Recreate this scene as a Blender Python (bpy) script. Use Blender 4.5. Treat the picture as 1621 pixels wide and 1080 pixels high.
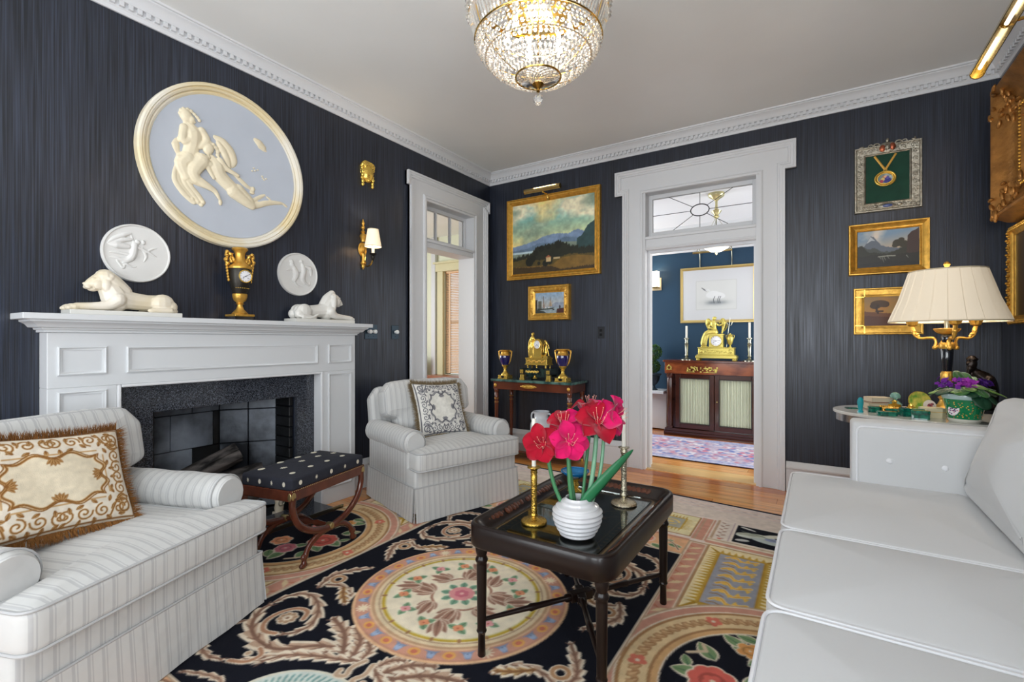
import bpy, math, random
import numpy as np
from mathutils import Matrix, Vector
for _o in list(bpy.data.objects):
    bpy.data.objects.remove(_o)
SC = bpy.context.scene
COL = SC.collection
PI = math.pi
# ---------------------------------------------------------------- camera
cam = bpy.data.cameras.new('camera')
cam.sensor_width = 36.0
cam.lens = 753.6 / 1621.0 * 36.0
cam.shift_y = -2.0 / 1621.0
cam.clip_start = 0.05
camo = bpy.data.objects.new('camera', cam)
camo.location = (3.117, -4.389, 1.2)
camo.rotation_euler = (PI / 2, 0, math.radians(32.7))
COL.objects.link(camo)
SC.camera = camo
# ---------------------------------------------------------------- world, lights, exposure
SC.view_settings.view_transform = 'Standard'
SC.view_settings.look = 'None'
SC.view_settings.gamma = 1.0
SC.view_settings.exposure = 0.16
SC.view_settings.use_curve_mapping = False
cy = SC.cycles
cy.use_denoising = True
cy.max_bounces = 9
cy.diffuse_bounces = 5
cy.glossy_bounces = 4
cy.transmission_bounces = 8
cy.transparent_max_bounces = 8
cy.caustics_reflective = False
cy.caustics_refractive = False
cy.sample_clamp_indirect = 6.0
cy.blur_glossy = 0.5
wd = bpy.data.worlds.new('daylight')
SC.world = wd
wd.use_nodes = True
wn = wd.node_tree
wn.nodes['Background'].inputs[0].default_value = (0.86, 0.93, 1.0, 1)
wn.nodes['Background'].inputs[1].default_value = 1.0

def area(name, loc, rot, sx, sy, power, col=(1, 1, 1), spread=PI):
    l = bpy.data.lights.new(name, 'AREA')
    l.shape = 'RECTANGLE'; l.size = sx; l.size_y = sy
    l.energy = power; l.color = col; l.spread = spread
    o = bpy.data.objects.new(name, l)
    o.location = loc; o.rotation_euler = rot
    COL.objects.link(o)
    return o
def point(name, loc, power, col, r=0.03):
    l = bpy.data.lights.new(name, 'POINT')
    l.energy = power; l.color = col; l.shadow_soft_size = r
    o = bpy.data.objects.new(name, l); o.location = loc
    COL.objects.link(o)
    return o
DAY = (0.91, 0.96, 1.0)
WARM = (1.0, 0.80, 0.58)
# added daylight fill lights at unseen openings, set to brighten walls and ceiling
area('window_light', (1.1, -6.28, 1.55), (PI / 2 + .45, 0, 0), 1.1, 1.9, 56, DAY)
area('window_light', (3.0, -6.28, 1.55), (PI / 2 + .85, 0, 0), 1.1, 1.9, 82, DAY)  # added fill, tilted steeply up to brighten the right of the ceiling
area('window_light', (4.20, -5.25, 1.6), (PI / 2 + .25, 0, PI / 2), 1.1, 1.7, 66, DAY)  # added fill at the right wall, set back to light mantel and left wall
area('window_light', (-2.75, -1.2, 1.6), (PI / 2, 0, -PI / 2), 1.4, 1.5, 60, DAY)  # added fill in the unseen part of the side room, also lights the blind
area('window_light', (4.25, 1.2, 1.5), (PI / 2, 0, PI / 2), 1.3, 1.6, 48, DAY)  # added fill at the unseen right end of the hall
area('window_light', (0.1, 1.2, 1.6), (PI / 2, 0, -PI / 2), 1.3, 1.6, 45, DAY)  # added fill at the unseen left end of the hall
point('chandelier_light', (2.144, -2.673, 2.45), 19, (1.0, 0.93, 0.84), 0.10)
point('table_lamp_light', (3.74, -0.75, 1.50), 6.5, (1.0, 0.93, 0.84), 0.05)
point('sconce_light', (0.14, -1.79, 2.02), 7.0, WARM, 0.02)
point('hall_lamp_light', (2.28, 0.7, 2.0), 5, (1.0, 0.9, 0.78), 0.08)
point('hall_sconce_light', (1.30, 2.02, 2.10), 1.6, WARM, 0.03)
_l = area('picture_lamp_light', (0.78, -0.17, 2.78), (-0.55, 0, 0), 0.25, 0.03, 0.9, WARM)
_l = area('picture_lamp_light', (3.76, -1.45, 2.53), (0, 0.75, 0), 0.03, 0.6, 2.4, WARM)

# ---------------------------------------------------------------- helpers
def lin(c):
    return tuple(((x / 255.0) / 12.92 if x / 255.0 <= 0.04045 else ((x / 255.0 + 0.055) / 1.055) ** 2.4) for x in c[:3]) + (1.0,)
MATS = {}
def mat(name, col, rough=0.5, metal=0.0, bump=0.0, bscale=60.0, var=0.0, vscale=8.0, spec=0.5, coat=0.0,
        trans=0.0, ior=1.45, emit=0.0, ecol=None, stretch=None, sss=0.0, sheen=0.0, col2=None, rvar=0.0):
    if name in MATS: return MATS[name]
    m = bpy.data.materials.new(name); m.use_nodes = True
    nt = m.node_tree; b = nt.nodes['Principled BSDF']
    c = lin(col)
    b.inputs['Base Color'].default_value = c
    b.inputs['Roughness'].default_value = rough
    b.inputs['Metallic'].default_value = metal
    b.inputs['Specular IOR Level'].default_value = spec
    b.inputs['Coat Weight'].default_value = coat
    b.inputs['Coat Roughness'].default_value = 0.08
    b.inputs['Transmission Weight'].default_value = trans
    b.inputs['IOR'].default_value = ior
    b.inputs['Sheen Weight'].default_value = sheen
    if emit > 0:
        b.inputs['Emission Color'].default_value = lin(ecol or col)
        b.inputs['Emission Strength'].default_value = emit
    tc = nt.nodes.new('ShaderNodeTexCoord')
    mp = nt.nodes.new('ShaderNodeMapping')
    nt.links.new(tc.outputs['Object'], mp.inputs[0])
    if stretch: mp.inputs['Scale'].default_value = stretch
    if var > 0 or col2 is not None:
        n = nt.nodes.new('ShaderNodeTexNoise'); n.inputs['Scale'].default_value = vscale
        n.inputs['Detail'].default_value = 5
        nt.links.new(mp.outputs[0], n.inputs['Vector'])
        r = nt.nodes.new('ShaderNodeValToRGB')
        if col2 is not None:
            r.color_ramp.elements[0].position = 0.38; r.color_ramp.elements[1].position = 0.62
            r.color_ramp.elements[0].color = c; r.color_ramp.elements[1].color = lin(col2)
        else:
            r.color_ramp.elements[0].position = 0.25; r.color_ramp.elements[1].position = 0.75
            r.color_ramp.elements[0].color = tuple(x * (1 - var) for x in c[:3]) + (1,)
            r.color_ramp.elements[1].color = tuple(min(1, x * (1 + var)) for x in c[:3]) + (1,)
        nt.links.new(n.outputs[0], r.inputs[0])
        nt.links.new(r.outputs[0], b.inputs['Base Color'])
        if rvar > 0:
            mr = nt.nodes.new('ShaderNodeMapRange'); mr.inputs[3].default_value = max(0, rough - rvar); mr.inputs[4].default_value = rough + rvar
            nt.links.new(n.outputs[0], mr.inputs[0]); nt.links.new(mr.outputs[0], b.inputs['Roughness'])
    if bump > 0:
        n2 = nt.nodes.new('ShaderNodeTexNoise'); n2.inputs['Scale'].default_value = bscale
        n2.inputs['Detail'].default_value = 3
        nt.links.new(mp.outputs[0], n2.inputs['Vector'])
        bp = nt.nodes.new('ShaderNodeBump'); bp.inputs['Strength'].default_value = bump
        bp.inputs['Distance'].default_value = 0.004
        nt.links.new(n2.outputs[0], bp.inputs['Height'])
        nt.links.new(bp.outputs[0], b.inputs['Normal'])
    MATS[name] = m
    return m

def stripe_mat(name, axis, ca, cb, period, rough=0.85):
    m = bpy.data.materials.new(name); m.use_nodes = True
    nt = m.node_tree; b = nt.nodes['Principled BSDF']
    b.inputs['Roughness'].default_value = rough
    b.inputs['Sheen Weight'].default_value = 0.2
    tc = nt.nodes.new('ShaderNodeTexCoord'); sp = nt.nodes.new('ShaderNodeSeparateXYZ')
    nt.links.new(tc.outputs['Object'], sp.inputs[0])
    mm = nt.nodes.new('ShaderNodeMath'); mm.operation = 'MULTIPLY'; mm.inputs[1].default_value = 1.0 / period
    nt.links.new(sp.outputs[axis], mm.inputs[0])
    fr = nt.nodes.new('ShaderNodeMath'); fr.operation = 'FRACT'
    nt.links.new(mm.outputs[0], fr.inputs[0])
    r = nt.nodes.new('ShaderNodeValToRGB')
    e = r.color_ramp.elements
    e[0].position = 0.0; e[0].color = lin(ca); e[1].position = 1.0; e[1].color = lin(ca)
    for p, c in ((0.50, ca), (0.53, cb), (0.72, cb), (0.75, ca), (0.83, ca), (0.85, cb), (0.92, cb), (0.94, ca)):
        x = e.new(p); x.color = lin(c)
    nt.links.new(fr.outputs[0], r.inputs[0])
    nt.links.new(r.outputs[0], b.inputs['Base Color'])
    n2 = nt.nodes.new('ShaderNodeTexNoise'); n2.inputs['Scale'].default_value = 14
    nt.links.new(tc.outputs['Object'], n2.inputs['Vector'])
    bp = nt.nodes.new('ShaderNodeBump'); bp.inputs['Strength'].default_value = 0.5; bp.inputs['Distance'].default_value = 0.012
    nt.links.new(n2.outputs[0], bp.inputs['Height']); nt.links.new(bp.outputs[0], b.inputs['Normal'])
    return m

def vcol_mat(name, rough=0.6, spec=0.4, bump=0.15, bscale=300, coat=0.0, bdist=0.002):
    if name in MATS: return MATS[name]
    m = bpy.data.materials.new(name); m.use_nodes = True
    nt = m.node_tree; b = nt.nodes['Principled BSDF']
    b.inputs['Roughness'].default_value = rough; b.inputs['Specular IOR Level'].default_value = spec
    b.inputs['Coat Weight'].default_value = coat
    a = nt.nodes.new('ShaderNodeAttribute'); a.attribute_name = 'Col'
    nt.links.new(a.outputs['Color'], b.inputs['Base Color'])
    tc = nt.nodes.new('ShaderNodeTexCoord')
    n2 = nt.nodes.new('ShaderNodeTexNoise'); n2.inputs['Scale'].default_value = bscale
    nt.links.new(tc.outputs['Object'], n2.inputs['Vector'])
    bp = nt.nodes.new('ShaderNodeBump'); bp.inputs['Strength'].default_value = bump; bp.inputs['Distance'].default_value = bdist
    nt.links.new(n2.outputs[0], bp.inputs['Height']); nt.links.new(bp.outputs[0], b.inputs['Normal'])
    MATS[name] = m
    return m

def T(x=0, y=0, z=0): return Matrix.Translation((x, y, z))
def RZ(a): return Matrix.Rotation(a, 4, 'Z')
def RX(a): return Matrix.Rotation(a, 4, 'X')
def RY(a): return Matrix.Rotation(a, 4, 'Y')
def S3(x, y, z): return Matrix.Diagonal((x, y, z, 1))

class MB:
    def __init__(s, M=None):
        s.v = []; s.f = []; s.M = M
    def add(s, vs, fs, M=None):
        o = len(s.v)
        if M is not None: vs = [M @ Vector(p) for p in vs]
        if s.M is not None: vs = [s.M @ Vector(p) for p in vs]
        s.v.extend(tuple(p) for p in vs)
        s.f.extend(tuple(i + o for i in f) for f in fs)
        return s
    def box(s, x0, x1, y0, y1, z0, z1, M=None):
        if x1 < x0: x0, x1 = x1, x0
        if y1 < y0: y0, y1 = y1, y0
        if z1 < z0: z0, z1 = z1, z0
        return s.add([(x0,y0,z0),(x1,y0,z0),(x1,y1,z0),(x0,y1,z0),(x0,y0,z1),(x1,y0,z1),(x1,y1,z1),(x0,y1,z1)],
                     [(0,3,2,1),(4,5,6,7),(0,1,5,4),(1,2,6,5),(2,3,7,6),(3,0,4,7)], M)
    def grid(s, fn, nu, nv, cu=False, cv=False, M=None):
        vs = [fn(i / (nu if cu else nu - 1), j / (nv if cv else nv - 1)) for i in range(nu) for j in range(nv)]
        fs = []
        for i in range(nu if cu else nu - 1):
            for j in range(nv if cv else nv - 1):
                a = i * nv + j; b = ((i + 1) % nu) * nv + j
                c = ((i + 1) % nu) * nv + (j + 1) % nv; d = i * nv + (j + 1) % nv
                fs.append((a, b, c, d))
        return s.add(vs, fs, M)
    def lathe(s, prof, n=24, M=None, flute=0.0, nf=0, sq=None):
        vs = []; fs = []
        k = len(prof)
        for i in range(n):
            a = 2 * PI * i / n
            for (r, z) in prof:
                rr = r * (1 + flute * math.cos(nf * a)) if nf else r
                vs.append((rr * math.cos(a), rr * math.sin(a), z))
        for i in range(n):
            for j in range(k - 1):
                a = i * k + j; b = ((i + 1) % n) * k + j
                fs.append((a, b, b + 1, a + 1))
        if prof[0][0] > 1e-5: fs.append(tuple(i * k for i in range(n))[::-1])
        if prof[-1][0] > 1e-5: fs.append(tuple(i * k + k - 1 for i in range(n)))
        return s.add(vs, fs, M)
    def tube(s, pts, r, n=8, closed=False, M=None, flat=1.0):
        P = [Vector(p) for p in pts]; k = len(P)
        R = r if isinstance(r, (list, tuple)) else [r] * k
        vs = []; fs = []
        up = Vector((0, 0, 1))
        prev = None
        for i in range(k):
            if closed: t = P[(i + 1) % k] - P[i - 1]
            else: t = P[min(i + 1, k - 1)] - P[max(i - 1, 0)]
            if t.length < 1e-9: t = Vector((0, 0, 1))
            t.normalize()
            if prev is None:
                a = t.cross(up)
                if a.length < 1e-3: a = t.cross(Vector((1, 0, 0)))
            else:
                a = prev - t * prev.dot(t)
                if a.length < 1e-3: a = t.cross(up)
            a.normalize(); prev = a.copy(); b = t.cross(a)
            for j in range(n):
                q = 2 * PI * j / n
                vs.append(P[i] + (a * math.cos(q) + b * math.sin(q) * flat) * R[i])
        for i in range(k if closed else k - 1):
            for j in range(n):
                a0 = i * n + j; b0 = ((i + 1) % k) * n + j
                fs.append((a0, i * n + (j + 1) % n, ((i + 1) % k) * n + (j + 1) % n, b0))
        if not closed:
            fs.append(tuple(range(n))[::-1]); fs.append(tuple((k - 1) * n + j for j in range(n)))
        return s.add(vs, fs, M)
    def ell(s, c, r, n=12, m=7, M=None, rot=None):
        if not isinstance(r, (tuple, list)): r = (r, r, r)
        vs = [(0, 0, -1)]; fs = []
        for j in range(1, m):
            p = -PI / 2 + PI * j / m
            for i in range(n):
                a = 2 * PI * i / n
                vs.append((math.cos(p) * math.cos(a), math.cos(p) * math.sin(a), math.sin(p)))
        vs.append((0, 0, 1))
        for i in range(n): fs.append((0, 1 + (i + 1) % n, 1 + i))
        for j in range(m - 2):
            for i in range(n):
                a = 1 + j * n + i; b = 1 + j * n + (i + 1) % n
                fs.append((a, b, b + n, a + n))
        l = len(vs) - 1
        for i in range(n): fs.append((l, 1 + (m - 2) * n + i, 1 + (m - 2) * n + (i + 1) % n))
        MM = T(*c) @ (rot if rot is not None else Matrix.Identity(4)) @ S3(*r)
        if M is not None: MM = M @ MM
        return s.add(vs, fs, MM)
    def prism(s, poly, z0, z1, M=None):
        k = len(poly)
        vs = [(x, y, z0) for x, y in poly] + [(x, y, z1) for x, y in poly]
        fs = [tuple(range(k))[::-1], tuple(range(k, 2 * k))]
        fs += [(i, (i + 1) % k, (i + 1) % k + k, i + k) for i in range(k)]
        return s.add(vs, fs, M)
    def sweep(s, prof, path, closed=False, M=None):
        """prof: (offset outward, height) swept round an XY path with mitred corners"""
        k = len(path); p = len(prof); vs = []; fs = []
        for i in range(k):
            a = Vector(path[i - 1]) if (closed or i > 0) else None
            b = Vector(path[i]); c = Vector(path[(i + 1) % k]) if (closed or i < k - 1) else None
            d1 = (b - a).normalized() if a is not None else (c - b).normalized()
            d2 = (c - b).normalized() if c is not None else d1
            n1 = Vector((d1.y, -d1.x)); n2 = Vector((d2.y, -d2.x))
            n = (n1 + n2); n = n / max(1e-6, n.dot(n1))
            for (o, h) in prof:
                q = b + n * o
                vs.append((q.x, q.y, h))
        for i in range(k if closed else k - 1):
            for j in range(p - 1):
                a = i * p + j; b = ((i + 1) % k) * p + j
                fs.append((a, b, b + 1, a + 1))
        if not closed:
            fs.append(tuple(range(p))); fs.append(tuple((k - 1) * p + j for j in range(p))[::-1])
        return s.add(vs, fs, M)
    def build(s, name, m, parent=None, ang=38, bevel=0, seg=2, loc=None, rot=None):
        me = bpy.data.meshes.new(name)
        me.from_pydata(s.v, [], s.f)
        if m is not None: me.materials.append(m)
        if ang:
            me.polygons.foreach_set('use_smooth', [True] * len(me.polygons))
            me.update()
            if ang < 180: me.set_sharp_from_angle(angle=math.radians(ang))
        o = bpy.data.objects.new(name, me)
        COL.objects.link(o)
        if parent is not None: o.parent = parent
        if loc: o.location = loc
        if rot: o.rotation_euler = rot
        if bevel:
            b = o.modifiers.new('bevel', 'BEVEL'); b.width = bevel; b.segments = seg
            b.limit_method = 'ANGLE'; b.angle_limit = math.radians(40); b.harden_normals = False
        return o

def recalc(o):
    import bmesh
    bm = bmesh.new(); bm.from_mesh(o.data)
    bmesh.ops.remove_doubles(bm, verts=bm.verts, dist=1e-5)
    bmesh.ops.recalc_face_normals(bm, faces=bm.faces)
    bm.to_mesh(o.data); bm.free()
    return o
def organic(s, name, m, parent, voxel=0.004, smooth=4, ang=180):
    o = s.build(name, m, parent, ang=ang)
    r = o.modifiers.new('remesh', 'REMESH'); r.mode = 'VOXEL'; r.voxel_size = voxel; r.use_smooth_shade = True
    q = o.modifiers.new('smooth', 'SMOOTH'); q.factor = 0.5; q.iterations = smooth
    return o
def thing(name, label, cat, loc=(0, 0, 0), rz=0.0, group=None):
    o = bpy.data.objects.new(name, None)
    o.empty_display_size = 0.05
    o.location = loc; o.rotation_euler = (0, 0, rz)
    COL.objects.link(o)
    o['label'] = label; o['category'] = cat
    if group: o['group'] = group
    return o
def tag(o, label, cat, group=None):
    o['label'] = label; o['category'] = cat
    if group: o['group'] = group
    return o
def struct(o):
    o['kind'] = 'structure'
    return o
def stuff(o):
    o['kind'] = 'stuff'
    return o
def inst(o, parent, loc=(0, 0, 0), rot=(0, 0, 0), scale=(1, 1, 1)):
    c = o.copy(); COL.objects.link(c); c.parent = parent
    c.location = loc; c.rotation_euler = rot; c.scale = scale
    return c
def copy_tree(o, parent=None):
    c = o.copy(); COL.objects.link(c); c.parent = parent
    for ch in list(o.children): copy_tree(ch, c)
    return c
def roundpoly(pts, r, seg=6):
    out = []; k = len(pts)
    R = r if isinstance(r, (list, tuple)) else [r] * k
    for i in range(k):
        a = Vector(pts[i - 1]); b = Vector(pts[i]); c = Vector(pts[(i + 1) % k]); rr = R[i]
        d1 = (a - b).normalized(); d2 = (c - b).normalized()
        if rr <= 1e-6: out.append(tuple(b)); continue
        h = math.acos(max(-1, min(1, d1.dot(d2)))) / 2
        l = min(rr / math.tan(h), (a - b).length * .49, (c - b).length * .49)
        p = b + d1 * l; q = b + d2 * l
        for j in range(seg + 1):
            t = j / seg
            out.append(tuple((1 - t) ** 2 * p + 2 * t * (1 - t) * b + t * t * q))
    return out
def resample(poly, step):
    out = []
    k = len(poly)
    for i in range(k):
        a = Vector(poly[i]); b = Vector(poly[(i + 1) % k])
        n = max(1, int((b - a).length / step))
        for j in range(n): out.append(tuple(a.lerp(b, j / n)))
    return out
def pad(mb, outline, z0, z1, r, puff, c=None, M=None, rings=6, seg=4, puffb=0.0, step=0.05, wr=0.0, seed=0):
    """upholstered pad: outline (XY, ccw), rounded edges, crowned top"""
    O = resample(outline, step); k = len(O)
    if c is None: c = (sum(p[0] for p in O) / k, sum(p[1] for p in O) / k)
    N = []
    for i in range(k):
        a = Vector(O[i - 1]); b = Vector(O[i]); d = Vector(O[(i + 1) % k])
        t = (d - a).normalized(); N.append(Vector((t.y, -t.x)))
    rn = random.Random(seed)
    ph = [rn.uniform(0, 6.28) for _ in range(6)]
    layers = []
    def ring(ins, z): layers.append([(O[i][0] - N[i].x * ins, O[i][1] - N[i].y * ins, z) for i in range(k)])
    def wob(x, y): return wr * (math.sin(9 * x + ph[0] + 4 * y) + math.sin(13 * y + ph[1] - 6 * x) + .6 * math.sin(23 * x + ph[2])) / 2.6
    def scaled(sf, z, pf):
        L = []
        for i in range(k):
            x = O[i][0] - N[i].x * r; y = O[i][1] - N[i].y * r
            x2 = c[0] + (x - c[0]) * sf; y2 = c[1] + (y - c[1]) * sf
            L.append((x2, y2, z + pf * (1 - sf ** 2.4) + (wob(x2, y2) * (1 - sf ** 3))))
        layers.append(L)
    for j in range(1, rings): scaled(j / rings, z0, -puffb)
    for j in range(seg + 1):
        a = PI / 2 * j / seg; ring(r * (1 - math.sin(a)), z0 + r * (1 - math.cos(a)))
    for j in range(seg + 1):
        a = PI / 2 * j / seg; ring(r * (1 - math.cos(a)), z1 - r * (1 - math.sin(a)))
    for j in range(rings - 1, 0, -1): scaled(j / rings, z1, puff)
    vs = [(c[0], c[1], z0 - puffb)]; fs = []
    for L in layers: vs.extend(L)
    vs.append((c[0], c[1], z1 + puff + wob(c[0], c[1])))
    for i in range(k): fs.append((0, 1 + (i + 1) % k, 1 + i))
    for j in range(len(layers) - 1):
        for i in range(k):
            a = 1 + j * k + i; b = 1 + j * k + (i + 1) % k
            fs.append((a, b, b + k, a + k))
    e = len(vs) - 1; q = 1 + (len(layers) - 1) * k
    for i in range(k): fs.append((q + i, q + (i + 1) % k, e))
    mb.add(vs, fs, M)
    return O, N
def rect(x0, x1, y0, y1): return [(x0, y0), (x1, y0), (x1, y1), (x0, y1)]

# ---------------------------------------------------------------- painted canvases (colour per vertex)
class Cv:
    def __init__(s, w, h, res, base=(255, 255, 255)):
        s.nx = 2 * max(8, int(w / res)) + 1; s.ny = 2 * max(8, int(h / res)) + 1   # painted at twice the mesh density
        s.w = w; s.h = h
        s.x, s.y = np.meshgrid(np.linspace(0, w, s.nx), np.linspace(0, h, s.ny))
        s.a = np.zeros((s.ny, s.nx, 3)); s.a[:] = base
        s.rs = np.random.RandomState(7)
    def win(s, x0, x1, y0, y1):
        i0 = max(0, int(math.floor(x0 / s.w * (s.nx - 1)))); i1 = min(s.nx, int(math.ceil(x1 / s.w * (s.nx - 1))) + 1)
        j0 = max(0, int(math.floor(y0 / s.h * (s.ny - 1)))); j1 = min(s.ny, int(math.ceil(y1 / s.h * (s.ny - 1))) + 1)
        return slice(j0, max(j0, j1)), slice(i0, max(i0, i1))
    def put(s, w, m, col):
        if m.size: s.a[w][m] = col
    def poly(s, pts, col):
        px = [p[0] for p in pts]; py = [p[1] for p in pts]
        w = s.win(min(px), max(px), min(py), max(py)); X = s.x[w]; Y = s.y[w]
        if X.size == 0: return
        m = np.zeros(X.shape, bool); k = len(pts)
        for i in range(k):
            x1, y1 = pts[i]; x2, y2 = pts[(i + 1) % k]
            if y1 == y2: continue
            c = (Y >= min(y1, y2)) & (Y < max(y1, y2))
            m ^= c & (X < (x2 - x1) * (Y - y1) / (y2 - y1) + x1)
        s.put(w, m, col)
    def disc(s, cx, cy_, r, col, r2=None, rot=0.0, r0=0.0):
        r2 = r if r2 is None else r2; R = max(r, r2)
        w = s.win(cx - R, cx + R, cy_ - R, cy_ + R); X = s.x[w] - cx; Y = s.y[w] - cy_
        u = X * math.cos(rot) + Y * math.sin(rot); v = -X * math.sin(rot) + Y * math.cos(rot)
        d = np.sqrt((u / r) ** 2 + (v / r2) ** 2)
        s.put(w, (d <= 1) & (d >= r0), col)
    def line(s, pts, wd_, col):
        k = len(pts); W = wd_ if isinstance(wd_, (list, tuple)) else [wd_] * k
        for i in range(k - 1):
            (x1, y1), (x2, y2) = pts[i], pts[i + 1]; R = max(W[i], W[i + 1])
            w = s.win(min(x1, x2) - R, max(x1, x2) + R, min(y1, y2) - R, max(y1, y2) + R)
            X = s.x[w]; Y = s.y[w]
            if X.size == 0: continue
            dx, dy = x2 - x1, y2 - y1; L = dx * dx + dy * dy + 1e-12
            t = np.clip(((X - x1) * dx + (Y - y1) * dy) / L, 0, 1)
            d = np.hypot(X - x1 - t * dx, Y - y1 - t * dy)
            s.put(w, d <= W[i] + (W[i + 1] - W[i]) * t, col)
    def rect(s, x0, x1, y0, y1, col):
        w = s.win(x0, x1, y0, y1); X = s.x[w]; Y = s.y[w]
        s.put(w, (X >= x0) & (X <= x1) & (Y >= y0) & (Y <= y1), col)
    def noise(s, sc, seed=0, oct=4, ax=1.0):
        rs = np.random.RandomState(seed); out = np.zeros_like(s.x); amp = 1; tot = 0
        for o in range(oct):
            g = rs.rand(64, 64)
            u = (s.x * sc * ax * 2 ** o) % 63; v = (s.y * sc * 2 ** o) % 63
            i = u.astype(int); j = v.astype(int); fu = u - i; fv = v - j
            fu = fu * fu * (3 - 2 * fu); fv = fv * fv * (3 - 2 * fv)
            out += amp * (g[j, i] * (1 - fu) * (1 - fv) + g[j, i + 1] * fu * (1 - fv) + g[j + 1, i] * (1 - fu) * fv + g[j + 1, i + 1] * fu * fv)
            tot += amp; amp *= 0.5
        return out / tot
    def mix(s, m, col):
        m = np.clip(m, 0, 1)[..., None]
        s.a = s.a * (1 - m) + np.array(col) * m
    def mesh(s, name, m, parent, fn=None, z=None):
        """fn maps arrays (x, y) to (X, Y, Z)"""
        def down(q):
            p = np.pad(q, ((1, 1), (1, 1)) + ((0, 0),) * (q.ndim - 2), mode='edge')
            r = p[:-2] * .25 + p[1:-1] * .5 + p[2:] * .25
            r = r[:, :-2] * .25 + r[:, 1:-1] * .5 + r[:, 2:] * .25
            return r[::2, ::2]
        gx, gy = s.x[::2, ::2], s.y[::2, ::2]
        X, Y, Z = (gx, gy, np.zeros_like(gx)) if fn is None else fn(gx, gy)
        if z is not None: Z = Z + down(z)
        ny_, nx_ = gx.shape
        me = bpy.data.meshes.new(name)
        nv = nx_ * ny_; nf = (nx_ - 1) * (ny_ - 1)
        me.vertices.add(nv)
        me.vertices.foreach_set('co', np.stack([X, Y, Z], -1).astype(np.float32).ravel())
        idx = np.arange(nv).reshape(ny_, nx_)
        q = np.stack([idx[:-1, :-1], idx[:-1, 1:], idx[1:, 1:], idx[1:, :-1]], -1).reshape(-1, 4).astype(np.int32)
        me.loops.add(nf * 4); me.loops.foreach_set('vertex_index', q.ravel())
        me.polygons.add(nf)
        me.polygons.foreach_set('loop_start', np.arange(0, nf * 4, 4, dtype=np.int32))
        try: me.polygons.foreach_set('loop_total', np.full(nf, 4, dtype=np.int32))
        except Exception: pass
        me.update(calc_edges=True)
        me.polygons.foreach_set('use_smooth', [True] * nf)
        a = me.color_attributes.new('Col', 'BYTE_COLOR', 'POINT')
        c = down(np.clip(s.a / 255.0, 0, 1)); c4 = np.concatenate([c, np.ones(c.shape[:2] + (1,))], -1)
        a.data.foreach_set('color_srgb', c4.astype(np.float32).ravel())
        me.materials.append(m); me.validate()
        o = bpy.data.objects.new(name, me); COL.objects.link(o)
        if parent is not None: o.parent = parent
        return o
def arc(cx, cy_, r, a0, a1, n=16, r2=None):
    r2 = r if r2 is None else r2
    return [(cx + r * math.cos(a0 + (a1 - a0) * i / (n - 1)), cy_ + r2 * math.sin(a0 + (a1 - a0) * i / (n - 1))) for i in range(n)]
def spline(P, n=8):
    out = []; k = len(P); D = len(P[0])
    for i in range(k - 1):
        p0 = P[max(i - 1, 0)]; p1 = P[i]; p2 = P[i + 1]; p3 = P[min(i + 2, k - 1)]
        for j in range(n):
            t = j / n
            out.append(tuple(0.5 * (2 * p1[d] + (p2[d] - p0[d]) * t + (2 * p0[d] - 5 * p1[d] + 4 * p2[d] - p3[d]) * t * t + (3 * p1[d] - p0[d] - 3 * p2[d] + p3[d]) * t ** 3) for d in range(D)))
    out.append(tuple(P[-1]))
    return out

# ---------------------------------------------------------------- materials
def wall_mat(name, ca, cb, r0, metal=0.15, spec=0.5):
    m = bpy.data.materials.new(name); m.use_nodes = True
    nt = m.node_tree; b = nt.nodes['Principled BSDF']
    g = nt.nodes.new('ShaderNodeNewGeometry'); mp = nt.nodes.new('ShaderNodeMapping')
    mp.inputs['Scale'].default_value = (1, 1, 0.012)
    nt.links.new(g.outputs['Position'], mp.inputs[0])
    n = nt.nodes.new('ShaderNodeTexNoise'); n.inputs['Scale'].default_value = 170; n.inputs['Detail'].default_value = 3
    n2 = nt.nodes.new('ShaderNodeTexNoise'); n2.inputs['Scale'].default_value = 14; n2.inputs['Detail'].default_value = 3
    nt.links.new(mp.outputs[0], n.inputs['Vector']); nt.links.new(mp.outputs[0], n2.inputs['Vector'])
    ad = nt.nodes.new('ShaderNodeMath'); ad.operation = 'MULTIPLY_ADD'; ad.inputs[1].default_value = 0.16
    nt.links.new(n2.outputs[0], ad.inputs[0])
    m3 = nt.nodes.new('ShaderNodeMath'); m3.operation = 'MULTIPLY'; m3.inputs[1].default_value = 0.84
    nt.links.new(n.outputs[0], m3.inputs[0]); nt.links.new(m3.outputs[0], ad.inputs[2])
    r = nt.nodes.new('ShaderNodeValToRGB')
    r.color_ramp.elements[0].position = 0.38; r.color_ramp.elements[0].color = lin(ca)
    r.color_ramp.elements[1].position = 0.66; r.color_ramp.elements[1].color = lin(cb)
    nt.links.new(ad.outputs[0], r.inputs[0]); nt.links.new(r.outputs[0], b.inputs['Base Color'])
    mr = nt.nodes.new('ShaderNodeMapRange'); mr.inputs[1].default_value = .35; mr.inputs[2].default_value = .65
    mr.inputs[3].default_value = r0 + .08; mr.inputs[4].default_value = r0 - .08
    nt.links.new(ad.outputs[0], mr.inputs[0]); nt.links.new(mr.outputs[0], b.inputs['Roughness'])
    b.inputs['Metallic'].default_value = metal
    b.inputs['Specular IOR Level'].default_value = spec
    bp = nt.nodes.new('ShaderNodeBump'); bp.inputs['Strength'].default_value = 0.35; bp.inputs['Distance'].default_value = 0.002
    nt.links.new(ad.outputs[0], bp.inputs['Height']); nt.links.new(bp.outputs[0], b.inputs['Normal'])
    return m
NAVY = wall_mat('navy_strie_wallcovering', (16, 19, 27), (52, 58, 73), 0.38, 0.12, 0.58)
TEAL = mat('teal_paint', (20, 54, 78), 0.55, var=.05, vscale=3)
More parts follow.
